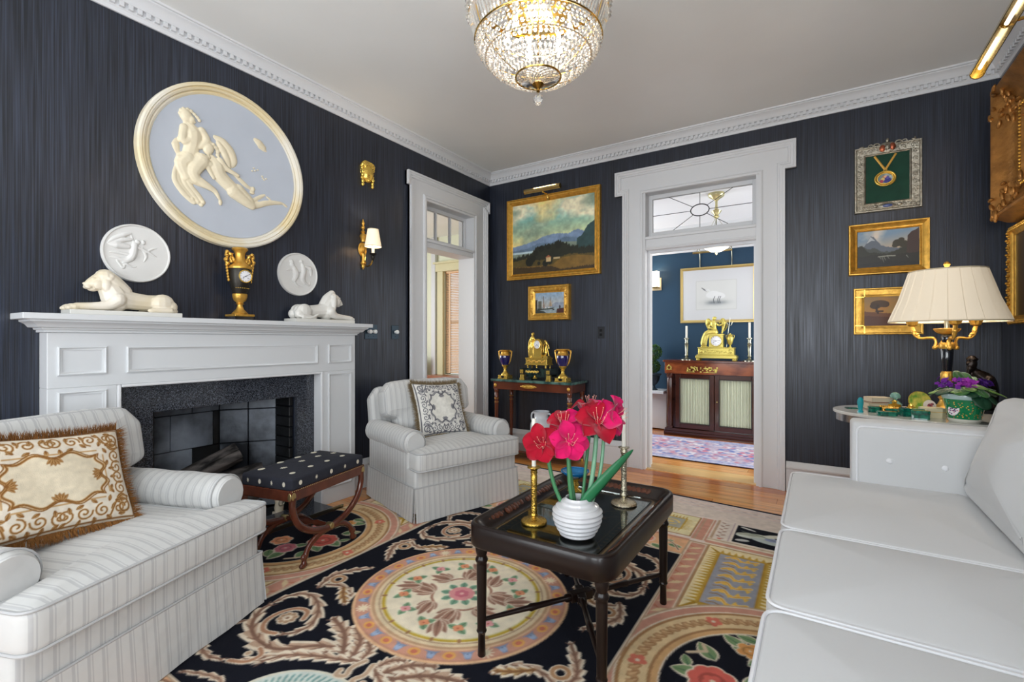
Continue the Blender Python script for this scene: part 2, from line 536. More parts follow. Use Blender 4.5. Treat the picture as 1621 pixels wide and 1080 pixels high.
WHITE = mat('white_trim_paint', (212, 213, 215), 0.38, bump=.04, bscale=30)
CEIL = mat('ceiling_paint', (234, 235, 233), 0.8, var=.03, vscale=1.5)
CREAM = mat('cream_paint', (226, 228, 205), 0.6, var=.03, vscale=2)
PINE = mat('pine_plank', (200, 128, 64), 0.22, var=.38, vscale=5, stretch=(0.35, 6, 1), coat=.4)
PINE2 = mat('pine_plank_amber', (216, 150, 84), 0.22, var=.34, vscale=5, stretch=(0.35, 6, 1), coat=.4)
PINE3 = mat('pine_plank_red', (172, 98, 50), 0.22, var=.35, vscale=5, stretch=(0.35, 6, 1), coat=.4)
DARKGAP = mat('dark_gap', (40, 24, 14), 0.8)
GOLD = mat('gilt', (214, 166, 76), 0.34, 0.72, bump=.25, bscale=120, var=.25, vscale=30)
GOLDP = mat('polished_gilt', (226, 190, 92), 0.26, 0.78, bump=.12, bscale=90)
GOLDL = mat('lemon_gilt', (216, 198, 104), 0.34, .6, bump=.25, bscale=160)
OLDGOLD = mat('antique_gilt', (156, 108, 54), 0.34, .6, bump=.5, bscale=60, var=.4, vscale=14)
BRASS = mat('brass', (196, 160, 82), 0.22, 1.0, var=.1, vscale=20)
BRASSA = mat('aged_brass', (178, 156, 104), 0.3, 1.0, bump=.3, bscale=120, var=.2, vscale=30)
SILVER = mat('silvered_metal', (156, 150, 136), 0.32, .9, bump=.7, bscale=140, var=.35, vscale=40)
PEWTER = mat('pewter', (170, 168, 150), 0.28, 1.0, bump=.2, bscale=90)
BLACKM = mat('black_metal', (18, 18, 20), 0.35, .6)
MAHOG = mat('mahogany', (96, 46, 28), 0.2, var=.4, vscale=6, stretch=(1, 1, .3), coat=.5)
MAHOGD = mat('dark_mahogany', (66, 32, 22), 0.22, var=.4, vscale=6, stretch=(.3, 1, 1), coat=.5)
WALNUT = mat('walnut', (86, 42, 28), 0.24, var=.35, vscale=14, coat=.4)
LACQ = mat('black_brown_lacquer', (24, 14, 11), 0.32, var=.3, vscale=6, coat=.12, spec=.35)
PORC = mat('white_porcelain', (206, 206, 208), 0.15, coat=.5)
MARBLEW = mat('white_marble', (214, 212, 206), 0.35, bump=.06, bscale=40, var=.05, vscale=6)
MARBLEY = mat('ivory_marble', (214, 202, 176), 0.38, bump=.06, bscale=40, col2=(222, 214, 200), vscale=7)
GLASS = mat('clear_glass', (255, 255, 255), 0.0, trans=1.0, ior=1.02, spec=.3)
WHITEF = mat('white_sofa_linen', (206, 207, 208), 0.9, bump=.25, bscale=9, sheen=.25)
BULB = mat('lit_bulb', (255, 240, 215), 0.5, emit=9, ecol=(255, 228, 180))
CANDLE = mat('candle_wax', (232, 228, 216), 0.5, spec=.4)
PAINTV = vcol_mat('oil_paint', .38, .45, .25, 260)
# ================================================================ THE SETTING
def WM(side, a, z, off=0.0):
    """local (u right, v up, h out of the wall) -> world, for a wall of the room"""
    if side == 'back':  return Matrix(((1,0,0,a),(0,0,-1,-off),(0,1,0,z),(0,0,0,1)))
    if side == 'left':  return Matrix(((0,0,1,off),(1,0,0,a),(0,1,0,z),(0,0,0,1)))
    if side == 'right': return Matrix(((0,0,-1,RW-off),(-1,0,0,a),(0,1,0,z),(0,0,0,1)))
    if side == 'hall':  return Matrix(((1,0,0,a),(0,0,-1,HY-off),(0,1,0,z),(0,0,0,1)))
RW = 4.138; FY = -6.2; CZ = 3.05; HY = 2.15; HC = 2.68
def holewall(name, m, axis, p0, p1, a0, a1, z1, holes):
    """wall slab between p0..p1 on its axis, running a0..a1, with rectangular openings"""
    mb = MB()
    us = sorted(set([a0, a1] + [h[0] for h in holes] + [h[1] for h in holes]))
    zs = sorted(set([0, z1] + [h[2] for h in holes] + [h[3] for h in holes]))
    for i in range(len(us) - 1):
        for j in range(len(zs) - 1):
            uc = (us[i] + us[i + 1]) / 2; zc = (zs[j] + zs[j + 1]) / 2
            if any(h[0] < uc < h[1] and h[2] < zc < h[3] for h in holes): continue
            if axis == 'x': mb.box(p0, p1, us[i], us[i + 1], zs[j], zs[j + 1])
            else: mb.box(us[i], us[i + 1], p0, p1, zs[j], zs[j + 1])
    return struct(mb.build(name, m, ang=0))
D1 = (-1.07, -0.296, 0, 2.53)
D2 = (1.755, 2.714, 0, 2.58)
holewall('wall_left', NAVY, 'x', -0.19, 0.0, FY - .2, 0.2, CZ, [D1, (-3.25, -2.385, 0, .80)])
holewall('wall_back', NAVY, 'y', 0.0, 0.2, 0.0, RW + .17, CZ, [D2])
holewall('wall_right', NAVY, 'x', RW, RW + .17, FY - .2, 0.0, CZ, [(-5.9, -4.6, .7, 2.5)])
holewall('wall_front', NAVY, 'y', FY - .2, FY, 0, RW, CZ, [(.5, 1.7, .55, 2.55), (2.4, 3.6, .55, 2.55)])
struct(MB().box(-.19, RW + .17, FY - .2, .2, CZ, CZ + .1).build('ceiling', CEIL, ang=0))
fl = struct(MB().box(-.19, RW + .17, FY - .2, 2.3, -.1, -.014).build('floor', DARKGAP, ang=0))
rnd = random.Random(3)
def planks(parent, x0, x1, y0, y1, wdt, splits):
    y = y0
    while y < y1 - 0.02:
        ye = min(y + wdt, y1)
        xs = [x0] + sorted(rnd.uniform(x0 + .4, x1 - .4) for _ in range(splits)) + [x1]
        for i in range(len(xs) - 1):
            if xs[i + 1] - xs[i] < .15: continue
            h = rnd.uniform(-.0008, 0)
            MB().box(xs[i] + .001, xs[i + 1] - .001, y + .0014, ye - .0014, -.014, h).build('plank', rnd.choice([PINE, PINE2, PINE2, PINE, PINE3]), parent, ang=0)
        y = ye
planks(fl, 0.0, RW, -4.0, .0, .128, 1)
planks(fl, 0.0, RW, .252, 2.15, .128, 1)
planks(fl, 0.0, RW, FY, -4.0, .3, 0)
THR = mat('threshold_oak', (206, 164, 104), .3, var=.2, vscale=5, stretch=(.3, 5, 1), coat=.3)
t = struct(MB().box(1.70, 2.77, .0, .25, -.014, .006).build('trim_1', THR, ang=0, bevel=.003))

# crown moulding with dentils, round the whole room
cp = [(0, 2.930), (.010, 2.930), (.014, 2.942), (.014, 2.950), (.020, 2.955), (.020, 2.984), (.036, 2.986), (.040, 2.992),
      (.046, 3.004), (.058, 3.018), (.074, 3.028), (.078, 3.030), (.078, 3.038), (.088, 3.040), (.092, 3.05), (0, 3.05)]
path = [(0, FY), (RW, FY), (RW, 0), (0, 0)]
crown = struct(MB().sweep([(-o, z) for o, z in cp], path, closed=True).build('trim_2', WHITE, ang=30))
dm = MB().box(-.0105, .0105, 0, .018, -.026, 0)
proto = dm.build('dentil', WHITE, crown, ang=0)
proto.location = (.02, -.03, 2.984); proto.rotation_euler = (0, 0, -PI / 2)
y = -.07
while y > -3.75:
    inst(proto, crown, (.020, y, 2.984), (0, 0, -PI / 2)); y -= .040
x = .03
while x < RW - .01:
    inst(proto, crown, (x, -.020, 2.984), (0, 0, PI)); x += .040
y = -.04
while y > -.95:
    inst(proto, crown, (RW - .020, y, 2.984), (0, 0, PI / 2)); y -= .040
# baseboards
bp_ = [(0, 0), (-.022, 0), (-.022, .175), (-.030, .180), (-.030, .192), (-.018, .205), (-.014, .222), (-.008, .232), (0, .232)]
def bb(name, p, q):
    struct(MB().sweep(bp_, [p, q]).build(name, WHITE, ang=30))
bb('baseboard_left', (0, -1.28), (0, -1.955))
bb('baseboard_left', (0, -3.71), (0, FY))
bb('baseboard_back', (1.565, 0), (0.03, 0))
bb('baseboard_back', (RW, 0), (2.905, 0))
bb('baseboard_right', (RW, FY), (RW, -.03))
bb('baseboard_front', (0, FY), (RW, FY))

def casing(M, W, H, z1, z2, e, open_l, open_r, head, parent):
    """eared door architrave; W outer width, head = height of the opening"""
    out = [(0, 0), (0, z1), (-e, z1), (-e, z2), (W + e, z2), (W + e, z1), (W, z1), (W, 0)]
    mb = MB(M)
    mb.box(0, open_l, 0, head, 0, .020); mb.box(open_r, W, 0, head, 0, .020)
    mb.box(-e, W + e, z1, z2, 0, .020)
    if z1 > head: mb.box(0, W, head, z1, 0, .020)
    prof = [(0, 0), (0, .046), (.016, .046), (.020, .038), (.034, .038), (.040, .031), (.052, .031), (.058, .020)]
    mb.sweep(prof, out)
    inn = [(open_l, 0), (open_l, head), (open_r, head), (open_r, 0)]
    mb.sweep([(-.030, .020), (-.026, .030), (-.016, .036), (0, .036), (0, 0)], inn)
    return mb.build('casing', WHITE, parent, ang=25)
def struct_thing(name):
    o = bpy.data.objects.new(name, None); COL.objects.link(o); o['kind'] = 'structure'
    return o
# --- doorway in the left wall, with a three-light transom
d1 = struct_thing('door_1')
casing(WM('left', -1.275, 0), 1.185, 0, 2.60, 2.725, .035, .205, .979, 2.53, d1)
MB().box(-.19, .022, -1.07, -1.048, 0, 2.53).build('jamb', WHITE, d1, ang=0)
MB().box(-.19, .022, -.318, -.296, 0, 2.53).build('jamb', WHITE, d1, ang=0)
mb = MB().box(-.19, .022, -1.048, -.318, 2.508, 2.53).build('jamb', WHITE, d1, ang=0)
MB().box(-.19, .012, -1.048, -.318, 2.075, 2.155).box(-.17, .030, -1.048, -.318, 2.125, 2.150).build('transom_bar', WHITE, d1, ang=0, bevel=.004)
s1 = MB()
for a in ((-1.048, -1.012), (-.354, -.318)): s1.box(-.125, -.085, a[0], a[1], 2.155, 2.508)
for a in ((2.155, 2.195), (2.470, 2.508)): s1.box(-.125, -.085, -1.012, -.354, a[0], a[1])
s1 = s1.build('transom_sash', WHITE, d1, ang=0, bevel=.003)
for yy in (-.793, -.573): MB().box(-.12, -.09, yy - .009, yy + .009, 2.195, 2.470).build('muntin', WHITE, s1, ang=0)
for a, b in ((-1.012, -.802), (-.784, -.582), (-.564, -.354)):
    MB().box(-.107, -.103, a, b, 2.195, 2.470).build('pane', GLASS, s1, ang=0)
# --- doorway in the back wall, transom with leaded oval and rays
d2 = struct_thing('door_2')
casing(WM('back', 1.565, 0), 1.335, 0, 2.56, 2.785, .075, .19, 1.149, 2.555, d2)
MB().box(1.755, 1.777, -.022, .2, 0, 2.555).build('jamb', WHITE, d2, ang=0)
MB().box(2.692, 2.714, -.022, .2, 0, 2.555).build('jamb', WHITE, d2, ang=0)
MB().box(1.777, 2.692, -.022, .2, 2.553, 2.58).build('jamb', WHITE, d2, ang=0)
MB().box(1.777, 2.692, -.012, .2, 2.03, 2.155).box(1.777, 2.692, -.03, .19, 2.125, 2.150).box(1.777, 2.692, -.02, .19, 2.04, 2.055).build('transom_bar', WHITE, d2, ang=0, bevel=.004)
MB().box(1.777, 1.80, .05, .085, 0, 2.03).box(2.668, 2.692, .05, .085, 0, 2.03).box(1.80, 2.668, .05, .085, 2.008, 2.03).build('door_stop', WHITE, d2, ang=0)
s2 = MB()
for a in ((1.777, 1.815), (2.654, 2.692)): s2.box(a[0], a[1], .08, .12, 2.155, 2.553)
for a in ((2.155, 2.205), (2.515, 2.553)): s2.box(1.815, 2.654, .08, .12, a[0], a[1])
s2 = s2.build('transom_sash', WHITE, d2, ang=0, bevel=.003)
MB().box(1.815, 2.654, .098, .102, 2.205, 2.515).build('pane', GLASS, s2, ang=0)
LEAD = mat('lead_came', (70, 72, 74), .5, .6)
cxx, czz = 2.232, 2.36
MB().tube([(cxx + .078 * math.cos(a), .095, czz + .052 * math.sin(a)) for a in [2 * PI * i / 40 for i in range(40)]], .0048, 6, True).build('oval_came', LEAD, s2)
for (dx, dz) in ((0, .155), (0, -.155), (-.417, 0), (.422, 0), (-.27, .155), (.27, .155), (-.235, -.155), (.235, -.155)):
    l = math.hypot(dx / .078, dz / .052)
    MB().tube([(cxx + dx / l, .095, czz + dz / l), (cxx + dx, .095, czz + dz)], .0028, 6).build('ray_came', LEAD, s2)

# ---------------------------------------------------------------- hall beyond the back doorway
holewall('wall_hall', TEAL, 'y', HY, HY + .15, 0.0, 4.4, HC, [])
holewall('wall_hall_left', CREAM, 'x', -.19, 0.0, .2, HY + .15, HC, [(.6, 1.8, .7, 2.3)])  # unseen end opening, added to let daylight into the hall
holewall('wall_hall_right', CREAM, 'x', 4.4, 4.55, .2, HY + .15, HC, [(.6, 1.8, .7, 2.3)])  # opening added out of view as a daylight source for the hall
HCEIL = mat('hall_ceiling_paint', (226, 226, 228), .8)
struct(MB().box(-.19, 4.55, .2, HY + .15, HC, HC + .08).build('ceiling', HCEIL, ang=0))
struct(MB().box(RW, 4.55, .2, HY + .15, -.1, -.014).build('floor', DARKGAP, ang=0))
struct(MB().sweep([(0, 2.352), (.016, 2.352), (.016, 2.43), (.028, 2.44), (.028, 2.46), (.05, 2.50), (.085, 2.56), (.10, 2.58), (.10, 2.61), (.13, 2.64), (.14, 2.68), (0, 2.68)], [(0, HY), (4.4, HY)]).build('trim_3', WHITE, ang=30))
wn_ = struct(MB().box(0.0, 4.4, HY - .018, HY, 0, .50).box(0, 4.4, HY - .045, HY, .50, .535).box(0, 4.4, HY - .03, HY, 0, .15).box(0, 4.4, HY - .026, HY, .44, .47).build('trim_4', WHITE, ang=0, bevel=.004))
for i in range(7): MB().box(.12 + i * .62, .66 + i * .62, HY - .025, HY - .018, .20, .41).build('wainscot_panel', WHITE, wn_, ang=0, bevel=.004)

# ---------------------------------------------------------------- room beyond the left doorway
SY = .9
holewall('wall_side_room', CREAM, 'y', SY, SY + .15, -3.0, -.19, 2.7, [(-1.45, -.55, .70, 2.19)])
holewall('wall_side_room_left', CREAM, 'x', -3.15, -3.0, -3.2, SY + .15, 2.7, [(-2.0, -.5, .8, 2.3)])
holewall('wall_side_room_front', CREAM, 'y', -3.35, -3.2, -3.15, -.19, 2.7, [])
holewall('wall_side_room_right', CREAM, 'x', -.2, -.19, .2, SY, 2.7, [])
struct(MB().box(-3.15, -.19, -3.35, SY + .15, 2.7, 2.78).build('ceiling', CEIL, ang=0))
struct(MB().box(-3.15, -.19, -3.35, SY + .15, -.1, 0).build('floor', PINE, ang=0))
struct(MB().box(-1.66, -1.58, SY - .05, SY, .0, 2.7).build('trim_5', WHITE, ang=0, bevel=.005))
w1 = struct_thing('window_1')
MB().box(-1.555, -1.45, SY - .035, SY, .64, 2.19).box(-.55, -.45, SY - .035, SY, .64, 2.19).box(-1.58, -.42, SY - .045, SY, 2.19, 2.30).box(-1.62, -.40, SY - .06, SY, 2.30, 2.33).build('window_frame', mat('window_casing_cream', (214, 206, 166), .5), w1, ang=0, bevel=.003)
MB().box(-1.60, -.40, SY - .26, SY + .05, .655, .695).build('window_sill', mat('sill_wood', (150, 92, 62), .35, var=.2), w1, ang=0, bevel=.004)
MB().box(-1.56, -.42, SY - .22, SY, .0, .655).build('seat_front', mat('dark_sill_wood', (92, 56, 40), .4), w1, ang=0)
MB().box(-1.45, -.55, SY + .10, SY + .104, .70, 2.19).build('pane', GLASS, w1, ang=0)
SASH = MB().box(-1.45, -.55, SY + .07, SY + .11, 1.43, 1.47).box(-1.45, -1.42, SY + .07, SY + .11, .7, 2.19).box(-.58, -.55, SY + .07, SY + .11, .7, 2.19).build('sash', WHITE, w1, ang=0)
BAMB = mat('bamboo_blind', (238, 200, 162), .6, var=.12, vscale=40)
bl = thing('bamboo_blind', 'tan slatted blind lowered in the window beyond the left doorway', 'blind', (-1.0, SY + .03, .72))
m_ = MB()
for i in range(62):
    z = 1.44 - i * .0235
    m_.box(-.44, .44, -.0118, .0118, -.0009, .0009, T(0, 0, z) @ RX(math.radians(50)))
stuff(m_.build('slat', BAMB, bl, ang=0))
MB().box(-.44, .44, -.015, .015, 1.445, 1.468).build('head_rail', BAMB, bl, ang=0)
for xx in (-.36, 0, .36): MB().box(xx - .012, xx + .012, -.012, -.010, 0, 1.45).build('ladder_tape', BAMB, bl, ang=0)
sp = thing('speaker_panel', 'black upright panel with small white studs beyond the left doorway', 'screen', (-1.78, .72, 0))
MB().box(-.11, .075, -.02, .02, 0, .955).build('panel', BLACKM, sp, ang=0, bevel=.004)
MB().box(-.14, .10, -.08, .08, 0, .03).build('foot', BLACKM, sp, ang=0)
for i in range(5):
    for j in range(2): MB().ell((-.06 + j * .06 + .01 * (i % 2), -.022, .80 - i * .045), (.005, .003, .005), 8, 5).build('stud', mat('white_stud', (190, 190, 195), .4), sp)

# unseen windows added behind the camera to bring in daylight (framed openings)
for n, (x0, x1) in enumerate(((.5, 1.7), (2.4, 3.6))):
    w = struct_thing('window_%d' % (n + 2))
    m_ = MB().box(x0 - .1, x0, FY, FY + .03, .45, 2.65).box(x1, x1 + .1, FY, FY + .03, .45, 2.65).box(x0, x1, FY, FY + .03, 2.55, 2.65).box(x0 - .12, x1 + .12, FY, FY + .08, .50, .55)
    m_.box(x0, x1, FY - .12, FY - .08, 1.53, 1.57)
    m_.build('window_frame', WHITE, w, ang=0)
w = struct_thing('window_4')  # unseen right-wall window, added and placed for its light on the mantel
MB().box(RW - .03, RW, -6.0, -5.9, .6, 2.6).box(RW - .03, RW, -4.6, -4.5, .6, 2.6).box(RW - .03, RW, -5.9, -4.6, 2.5, 2.6).box(RW - .06, RW, -6.03, -4.47, .65, .70).build('window_frame', WHITE, w, ang=0)

# ================================================================ FIREPLACE
fp = thing('fireplace_mantel', 'grey-white painted wooden mantelpiece with recessed panels around the fireplace', 'mantelpiece', (0, -2.826, 0))
MPAINT = mat('mantel_paint', (204, 206, 208), .42, bump=.04, bscale=30)
Y0, Y1 = -3.698 + 2.826, -1.953 + 2.826      # -.872 .873
XB = .115
def raised(mb, y0, y1, z0, z1, x=XB):
    """recessed panel with a bead moulding round it"""
    mb.sweep([(0, 0), (0, .008), (-.006, .011), (-.011, .006), (-.018, .004), (-.018, 0)], [(y0, z0), (y1, z0), (y1, z1), (y0, z1)], closed=True,
             M=Matrix(((0, 0, 1, x), (1, 0, 0, 0), (0, 1, 0, 0), (0, 0, 0, 1))))
IN0, IN1 = -3.435 + 2.826, -2.232 + 2.826
MB().box(0, XB, Y0, IN0, 0, .97).build('jamb_left', MPAINT, fp, ang=0, bevel=.003)
MB().box(0, XB, IN1, Y1, 0, .97).build('jamb_right', MPAINT, fp, ang=0, bevel=.003)
MB().box(0, XB, Y0, Y1, .97, 1.235).build('frieze', MPAINT, fp, ang=0, bevel=.003)
for nm, q in (('frieze_panel', (-3.397 + 2.826, -2.281 + 2.826, 1.03, 1.165)), ('block_panel', (-3.663 + 2.826, -3.477 + 2.826, 1.03, 1.168)), ('block_panel', (-2.195 + 2.826, -1.99 + 2.826, 1.03, 1.165)),
              ('jamb_panel', (-3.663 + 2.826, -3.477 + 2.826, .12, .953)), ('jamb_panel', (-2.195 + 2.826, -1.99 + 2.826, .12, .953))):
    m_ = MB(); raised(m_, *q); m_.build(nm, MPAINT, fp, ang=30)
MB().sweep([(0, 1.235), (.012, 1.235), (.012, 1.245), (.020, 1.247), (.024, 1.256), (.040, 1.258), (.046, 1.266), (.052, 1.274), (.066, 1.282), (.070, 1.284), (.070, 1.292), (.078, 1.293), (0, 1.293)],
           [(0, Y0), (XB, Y0), (XB, Y1), (0, Y1)]).build('cornice', MPAINT, fp, ang=30)
MB().box(0, XB + .09, Y0 - .098, Y1 + .098, 1.293, 1.321).build('shelf', MPAINT, fp, ang=0, bevel=.003)
MB().box(.032, XB + .004, IN1 - .022, IN1, 0, .97).box(.032, XB + .004, IN0, IN0 + .018, 0, .97).box(.032, XB + .004, IN0 + .018, IN1 - .022, .955, .97).build('inner_moulding', WHITE, fp, ang=0, bevel=.006, seg=3)
def granite():
    m = mat('black_granite', (30, 31, 36), .12, coat=.2)
    nt = m.node_tree; b = nt.nodes['Principled BSDF']
    g = nt.nodes.new('ShaderNodeNewGeometry'); v = nt.nodes.new('ShaderNodeTexNoise'); v.inputs['Scale'].default_value = 330; v.inputs['Detail'].default_value = 4
    r = nt.nodes.new('ShaderNodeValToRGB'); e = r.color_ramp.elements
    e[0].position = .46; e[0].color = lin((22, 23, 28)); e[1].position = .74; e[1].color = lin((120, 126, 138))
    nt.links.new(g.outputs['Position'], v.inputs['Vector']); nt.links.new(v.outputs[0], r.inputs[0]); nt.links.new(r.outputs[0], b.inputs['Base Color'])
    return m
GRAN = granite()
su = thing('granite_surround', 'polished speckled black granite slip around the firebox opening', 'surround', (0, -2.826, 0))
f0, f1 = -3.25 + 2.826, -2.385 + 2.826
MB().box(.0, .032, IN0, f0, 0, .80).build('slab', GRAN, su, ang=0, bevel=.002)
MB().box(.0, .032, f1, IN1, 0, .80).build('slab', GRAN, su, ang=0, bevel=.002)
MB().box(.0, .032, IN0, IN1, .80, .968).build('slab', GRAN, su, ang=0, bevel=.002)
he = thing('hearth_slab', 'low black stone hearth slab with pale metal edge on the floor', 'hearth', (.13, -2.826, 0))
MB().box(-.095, .135, IN0 + .02, IN1 - .024, 0, .028).build('slab', GRAN, he, ang=0, bevel=.002)
MB().box(.136, .142, IN0 + .02, IN1 + .05, 0, .03).build('edge_strip', PEWTER, he, ang=0)
# firebox: sooty firebrick lining, each tile built
SOOT = mat('sooty_firebrick', (20, 24, 32), .42, bump=.6, bscale=25, col2=(150, 158, 170), vscale=2.6, spec=.5)
SOOTD = mat('black_soot', (10, 11, 13), .55, bump=.6, bscale=40, col2=(28, 30, 34), vscale=6)
fb = thing('firebox', 'sooty dark firebrick firebox inside the fireplace', 'firebox', (0, -2.826, 0))
MB().box(-.62, -.46, -.46, .50, -.02, 1.0).box(-.46, -.19, -.60, -.47, -.02, 1.0).box(-.46, -.19, .50, .60, -.02, 1.0).box(-.62, -.19, -.60, .60, .99, 1.1).box(-.62, -.001, -.47, .49, -.06, -.0).build('shell', SOOTD, fb, ang=0)
for r_ in range(4):
    z0 = r_ * .235; k = 0
    y = -.42 - (.13 if r_ % 2 else 0)
    while y < .14:
        ya = max(y, -.42); yb = min(y + .26, .14)
        if yb - ya > .03:
            MB().box(-.462, -.42 + rnd.uniform(-.003, .003), ya + .002, yb - .002, z0 + .002, z0 + .233).build('brick', rnd.choice([SOOT, SOOT, SOOTD]), fb, ang=0, bevel=.003, seg=1)
        y += .26
    # splayed right cheek and left cheek
    for side in (1, -1):
        L = .50 if side > 0 else .42
        a0 = (-.42, .14) if side > 0 else (-.42, -.42)
        a1 = (-.20, .425) if side > 0 else (-.20, -.424)
        dx, dy = a1[0] - a0[0], a1[1] - a0[1]; ln = math.hypot(dx, dy); an = math.atan2(dy, dx)
        nb = 2; off = 0
        for q in range(nb):
            u0 = ln * q / nb + .003; u1 = ln * (q + 1) / nb - .003
            MB(T(a0[0], a0[1], 0) @ RZ(an)).box(u0, u1, (-.0 if side > 0 else -.03), (.03 if side > 0 else .0), z0 + .003, z0 + .232).build('brick', SOOTD if side < 0 else SOOT, fb, ang=0, bevel=.003, seg=1)
for i in range(11):
    MB().box(-.185, -.012, .41, .441 + rnd.uniform(-.004, 0), i * .073 + .003, i * .073 + .069).build('brick', SOOTD, fb, ang=0, bevel=.004, seg=1)
    MB().box(-.185, -.012, -.424, -.40, i * .073 + .003, i * .073 + .069).build('brick', SOOTD, fb, ang=0, bevel=.004, seg=1)
BARK = mat('charred_bark', (20, 18, 18), .7, bump=1.0, bscale=22, col2=(104, 98, 96), vscale=22, stretch=(1, .15, 1))
def log(loc, L, r, rz, ry, label):
    o = thing('firewood_log', label, 'log', loc)
    m_ = MB(RZ(rz) @ RX(ry))
    n = 14; rr = random.Random(int(L * 1000))
    m_.grid(lambda u, v: ((r * (1 + .12 * math.sin(5 * 2 * PI * v + 3 * u) + .08 * math.sin(11 * 2 * PI * v))) * math.cos(2 * PI * v), (u - .5) * L, (r * (1 + .12 * math.cos(4 * 2 * PI * v))) * math.sin(2 * PI * v)), 10, 28, cv=True)
    k = len(m_.v)
    m_.f.append(tuple(range(28))); m_.f.append(tuple(range(k - 28, k))[::-1])
    m_.build('bark', BARK, o, ang=50)
    return o
log((-.24, -2.93, .335), .56, .062, -.20, .38, 'charred split log leaning upward at the back of the firebox')
log((-.12, -2.84, .135), .50, .058, .15, .0, 'dark log lying low at the front of the firebox')
log((-.24, -2.68, .255), .36, .055, -.35, .12, 'shorter charred log with pale ash at the right of the firebox')
log((-.27, -2.86, .135), .46, .058, -.1, .0, 'dark log at the bottom rear of the firebox grate')
an = thing('fire_grate', 'black iron log grate standing in the firebox', 'grate', (-.18, -2.82, 0))
for i in range(4): MB().box(-.12, .14, -.24 + i * .15, -.225 + i * .15, .02, .034).box(.126, .14, -.24 + i * .15, -.225 + i * .15, .0, .12).box(-.12, -.106, -.24 + i * .15, -.225 + i * .15, 0, .034).build('bar', BLACKM, an, ang=0)
MB().box(-.118, -.106, -.24, .225, .012, .022).box(.112, .124, -.24, .225, .012, .022).build('cross_bar', BLACKM, an, ang=0)
ga = thing('andiron', 'small pale carved andiron front at the firebox mouth', 'andiron', (.0, -2.50, .0))
MB().box(-.03, .03, -.03, .03, .0, .02).lathe([(.026, .02), (.03, .05), (.024, .08), (.03, .11), (.020, .14), (0, .15)], 12).build('body', MARBLEY, ga)
MB().tube([(.03, .02 * math.cos(a), .085 + .022 * math.sin(a)) for a in [2 * PI * i / 14 for i in range(14)]], .004, 6, True).build('ring', PEWTER, ga)
# ================================================================ LEFT WALL: RELIEFS, SCONCE, MANTEL PIECES
RIM = mat('ivory_rim_wood', (222, 206, 168), .45, col2=(228, 222, 208), vscale=3, bump=.1, bscale=50)
PLQ = mat('pale_blue_plaque', (184, 190, 200), .55, var=.03, vscale=5)
IVORY = mat('ivory_relief', (226, 214, 186), .5, var=.1, vscale=14)
PLASTER = mat('white_plaster', (214, 213, 210), .55, bump=.05, bscale=50)
VORAX = Matrix(((0,0,1,0),(1,0,0,0),(0,1,0,0),(0,0,0,1)))   # local u->y, v->z, h->x
md = thing('relief_medallion', 'large round blue-grey medallion with ivory classical figures in relief above the mantel', 'wall plaque', (0, -2.833, 2.272))
MB(VORAX).lathe([(0, .012), (.425, .012), (.432, .020), (.440, .024), (.448, .020), (.452, .034), (.462, .040), (.468, .034), (.472, .044), (.484, .044), (.492, .036), (.494, .0), (0, 0)], 96).build('rim', RIM, md)
MB(VORAX).lathe([(0, .016), (.40, .017), (.428, .022), (.428, .010), (0, .010)], 96).build('ground', PLQ, md)
m_ = MB(VORAX @ T(0, 0, .012) @ S3(1, 1, .55))
def tb(pts, rs, h=0.0, rep=5):
    P = spline([(p[0], p[1], h) for p in pts], rep) if len(pts) > 2 else [(p[0], p[1], h) for p in pts]
    k = len(P); R = [np.interp(i / (k - 1), np.linspace(0, 1, len(rs)), rs) for i in range(k)]
    m_.tube(P, [float(r) for r in R], 10)
    m_.ell(P[0], float(R[0]), 10, 6); m_.ell(P[-1], float(R[-1]), 10, 6)
m_.ell((-.250, .236, .01), (.036, .043, .036), rot=RZ(.4)); m_.ell((-.222, .222, .015), (.022, .024, .03)); m_.ell((-.205, .212, .015), (.010, .008, .02))
for (x, y) in ((-.275, .255), (-.262, .268), (-.24, .274), (-.222, .270), (-.205, .258), (-.28, .235), (-.19, .245), (-.178, .232)): m_.ell((x, y, .02), .012, 8, 5)
tb([(-.245, .195), (-.215, .15), (-.212, .09), (-.228, .02)], [.022, .055, .045, .042])
tb([(-.262, .160), (-.268, .085), (-.230, .10), (-.200, .16)], [.024, .022, .019, .014], .025)
tb([(-.165, .175), (-.138, .13), (-.165, .085), (-.19, .07)], [.024, .022, .018, .012], .02)
tb([(-.290, .11), (-.300, .05), (-.285, -.01)], [.012, .03, .02], -.01)
tb([(-.235, -.01), (-.268, -.05), (-.245, -.115)], [.045, .042, .03], .01)
tb([(-.165, .0), (-.212, -.08), (-.195, -.12)], [.044, .040, .028], .025)
tb([(-.20, -.115), (-.15, -.14), (-.095, -.165), (-.068, -.205)], [.027, .024, .016, .010], .025); m_.ell((-.060, -.225, .02), (.012, .022, .012))
tb([(-.25, -.115), (-.195, -.135), (-.142, -.150)], [.028, .022, .014], .008)
for i, (dx, dy) in enumerate(((0, 0), (.018, .01), (.035, .005), (-.014, -.01))):
    tb([(-.285 + dx, -.06 + dy), (-.285 + dx * 1.5, -.15), (-.24 + dx * 1.7, -.215), (-.195 + dx * 1.2, -.25 - .01 * (i % 2))], [.010, .016, .018, .014], .002 * i)
for (x, y) in ((-.205, -.262), (-.185, -.255), (-.165, -.266), (-.155, -.245), (-.215, -.245)): m_.ell((x, y, .01), .014, 8, 5)
tb([(-.29, -.02), (-.23, -.005), (-.175, .012), (-.13, .03)], [.012, .016, .016, .012], .03)
m_.ell((-.128, .078, .02), (.030, .038, .034), rot=RZ(-.5)); m_.ell((-.143, .07, .03), (.014, .02, .02))
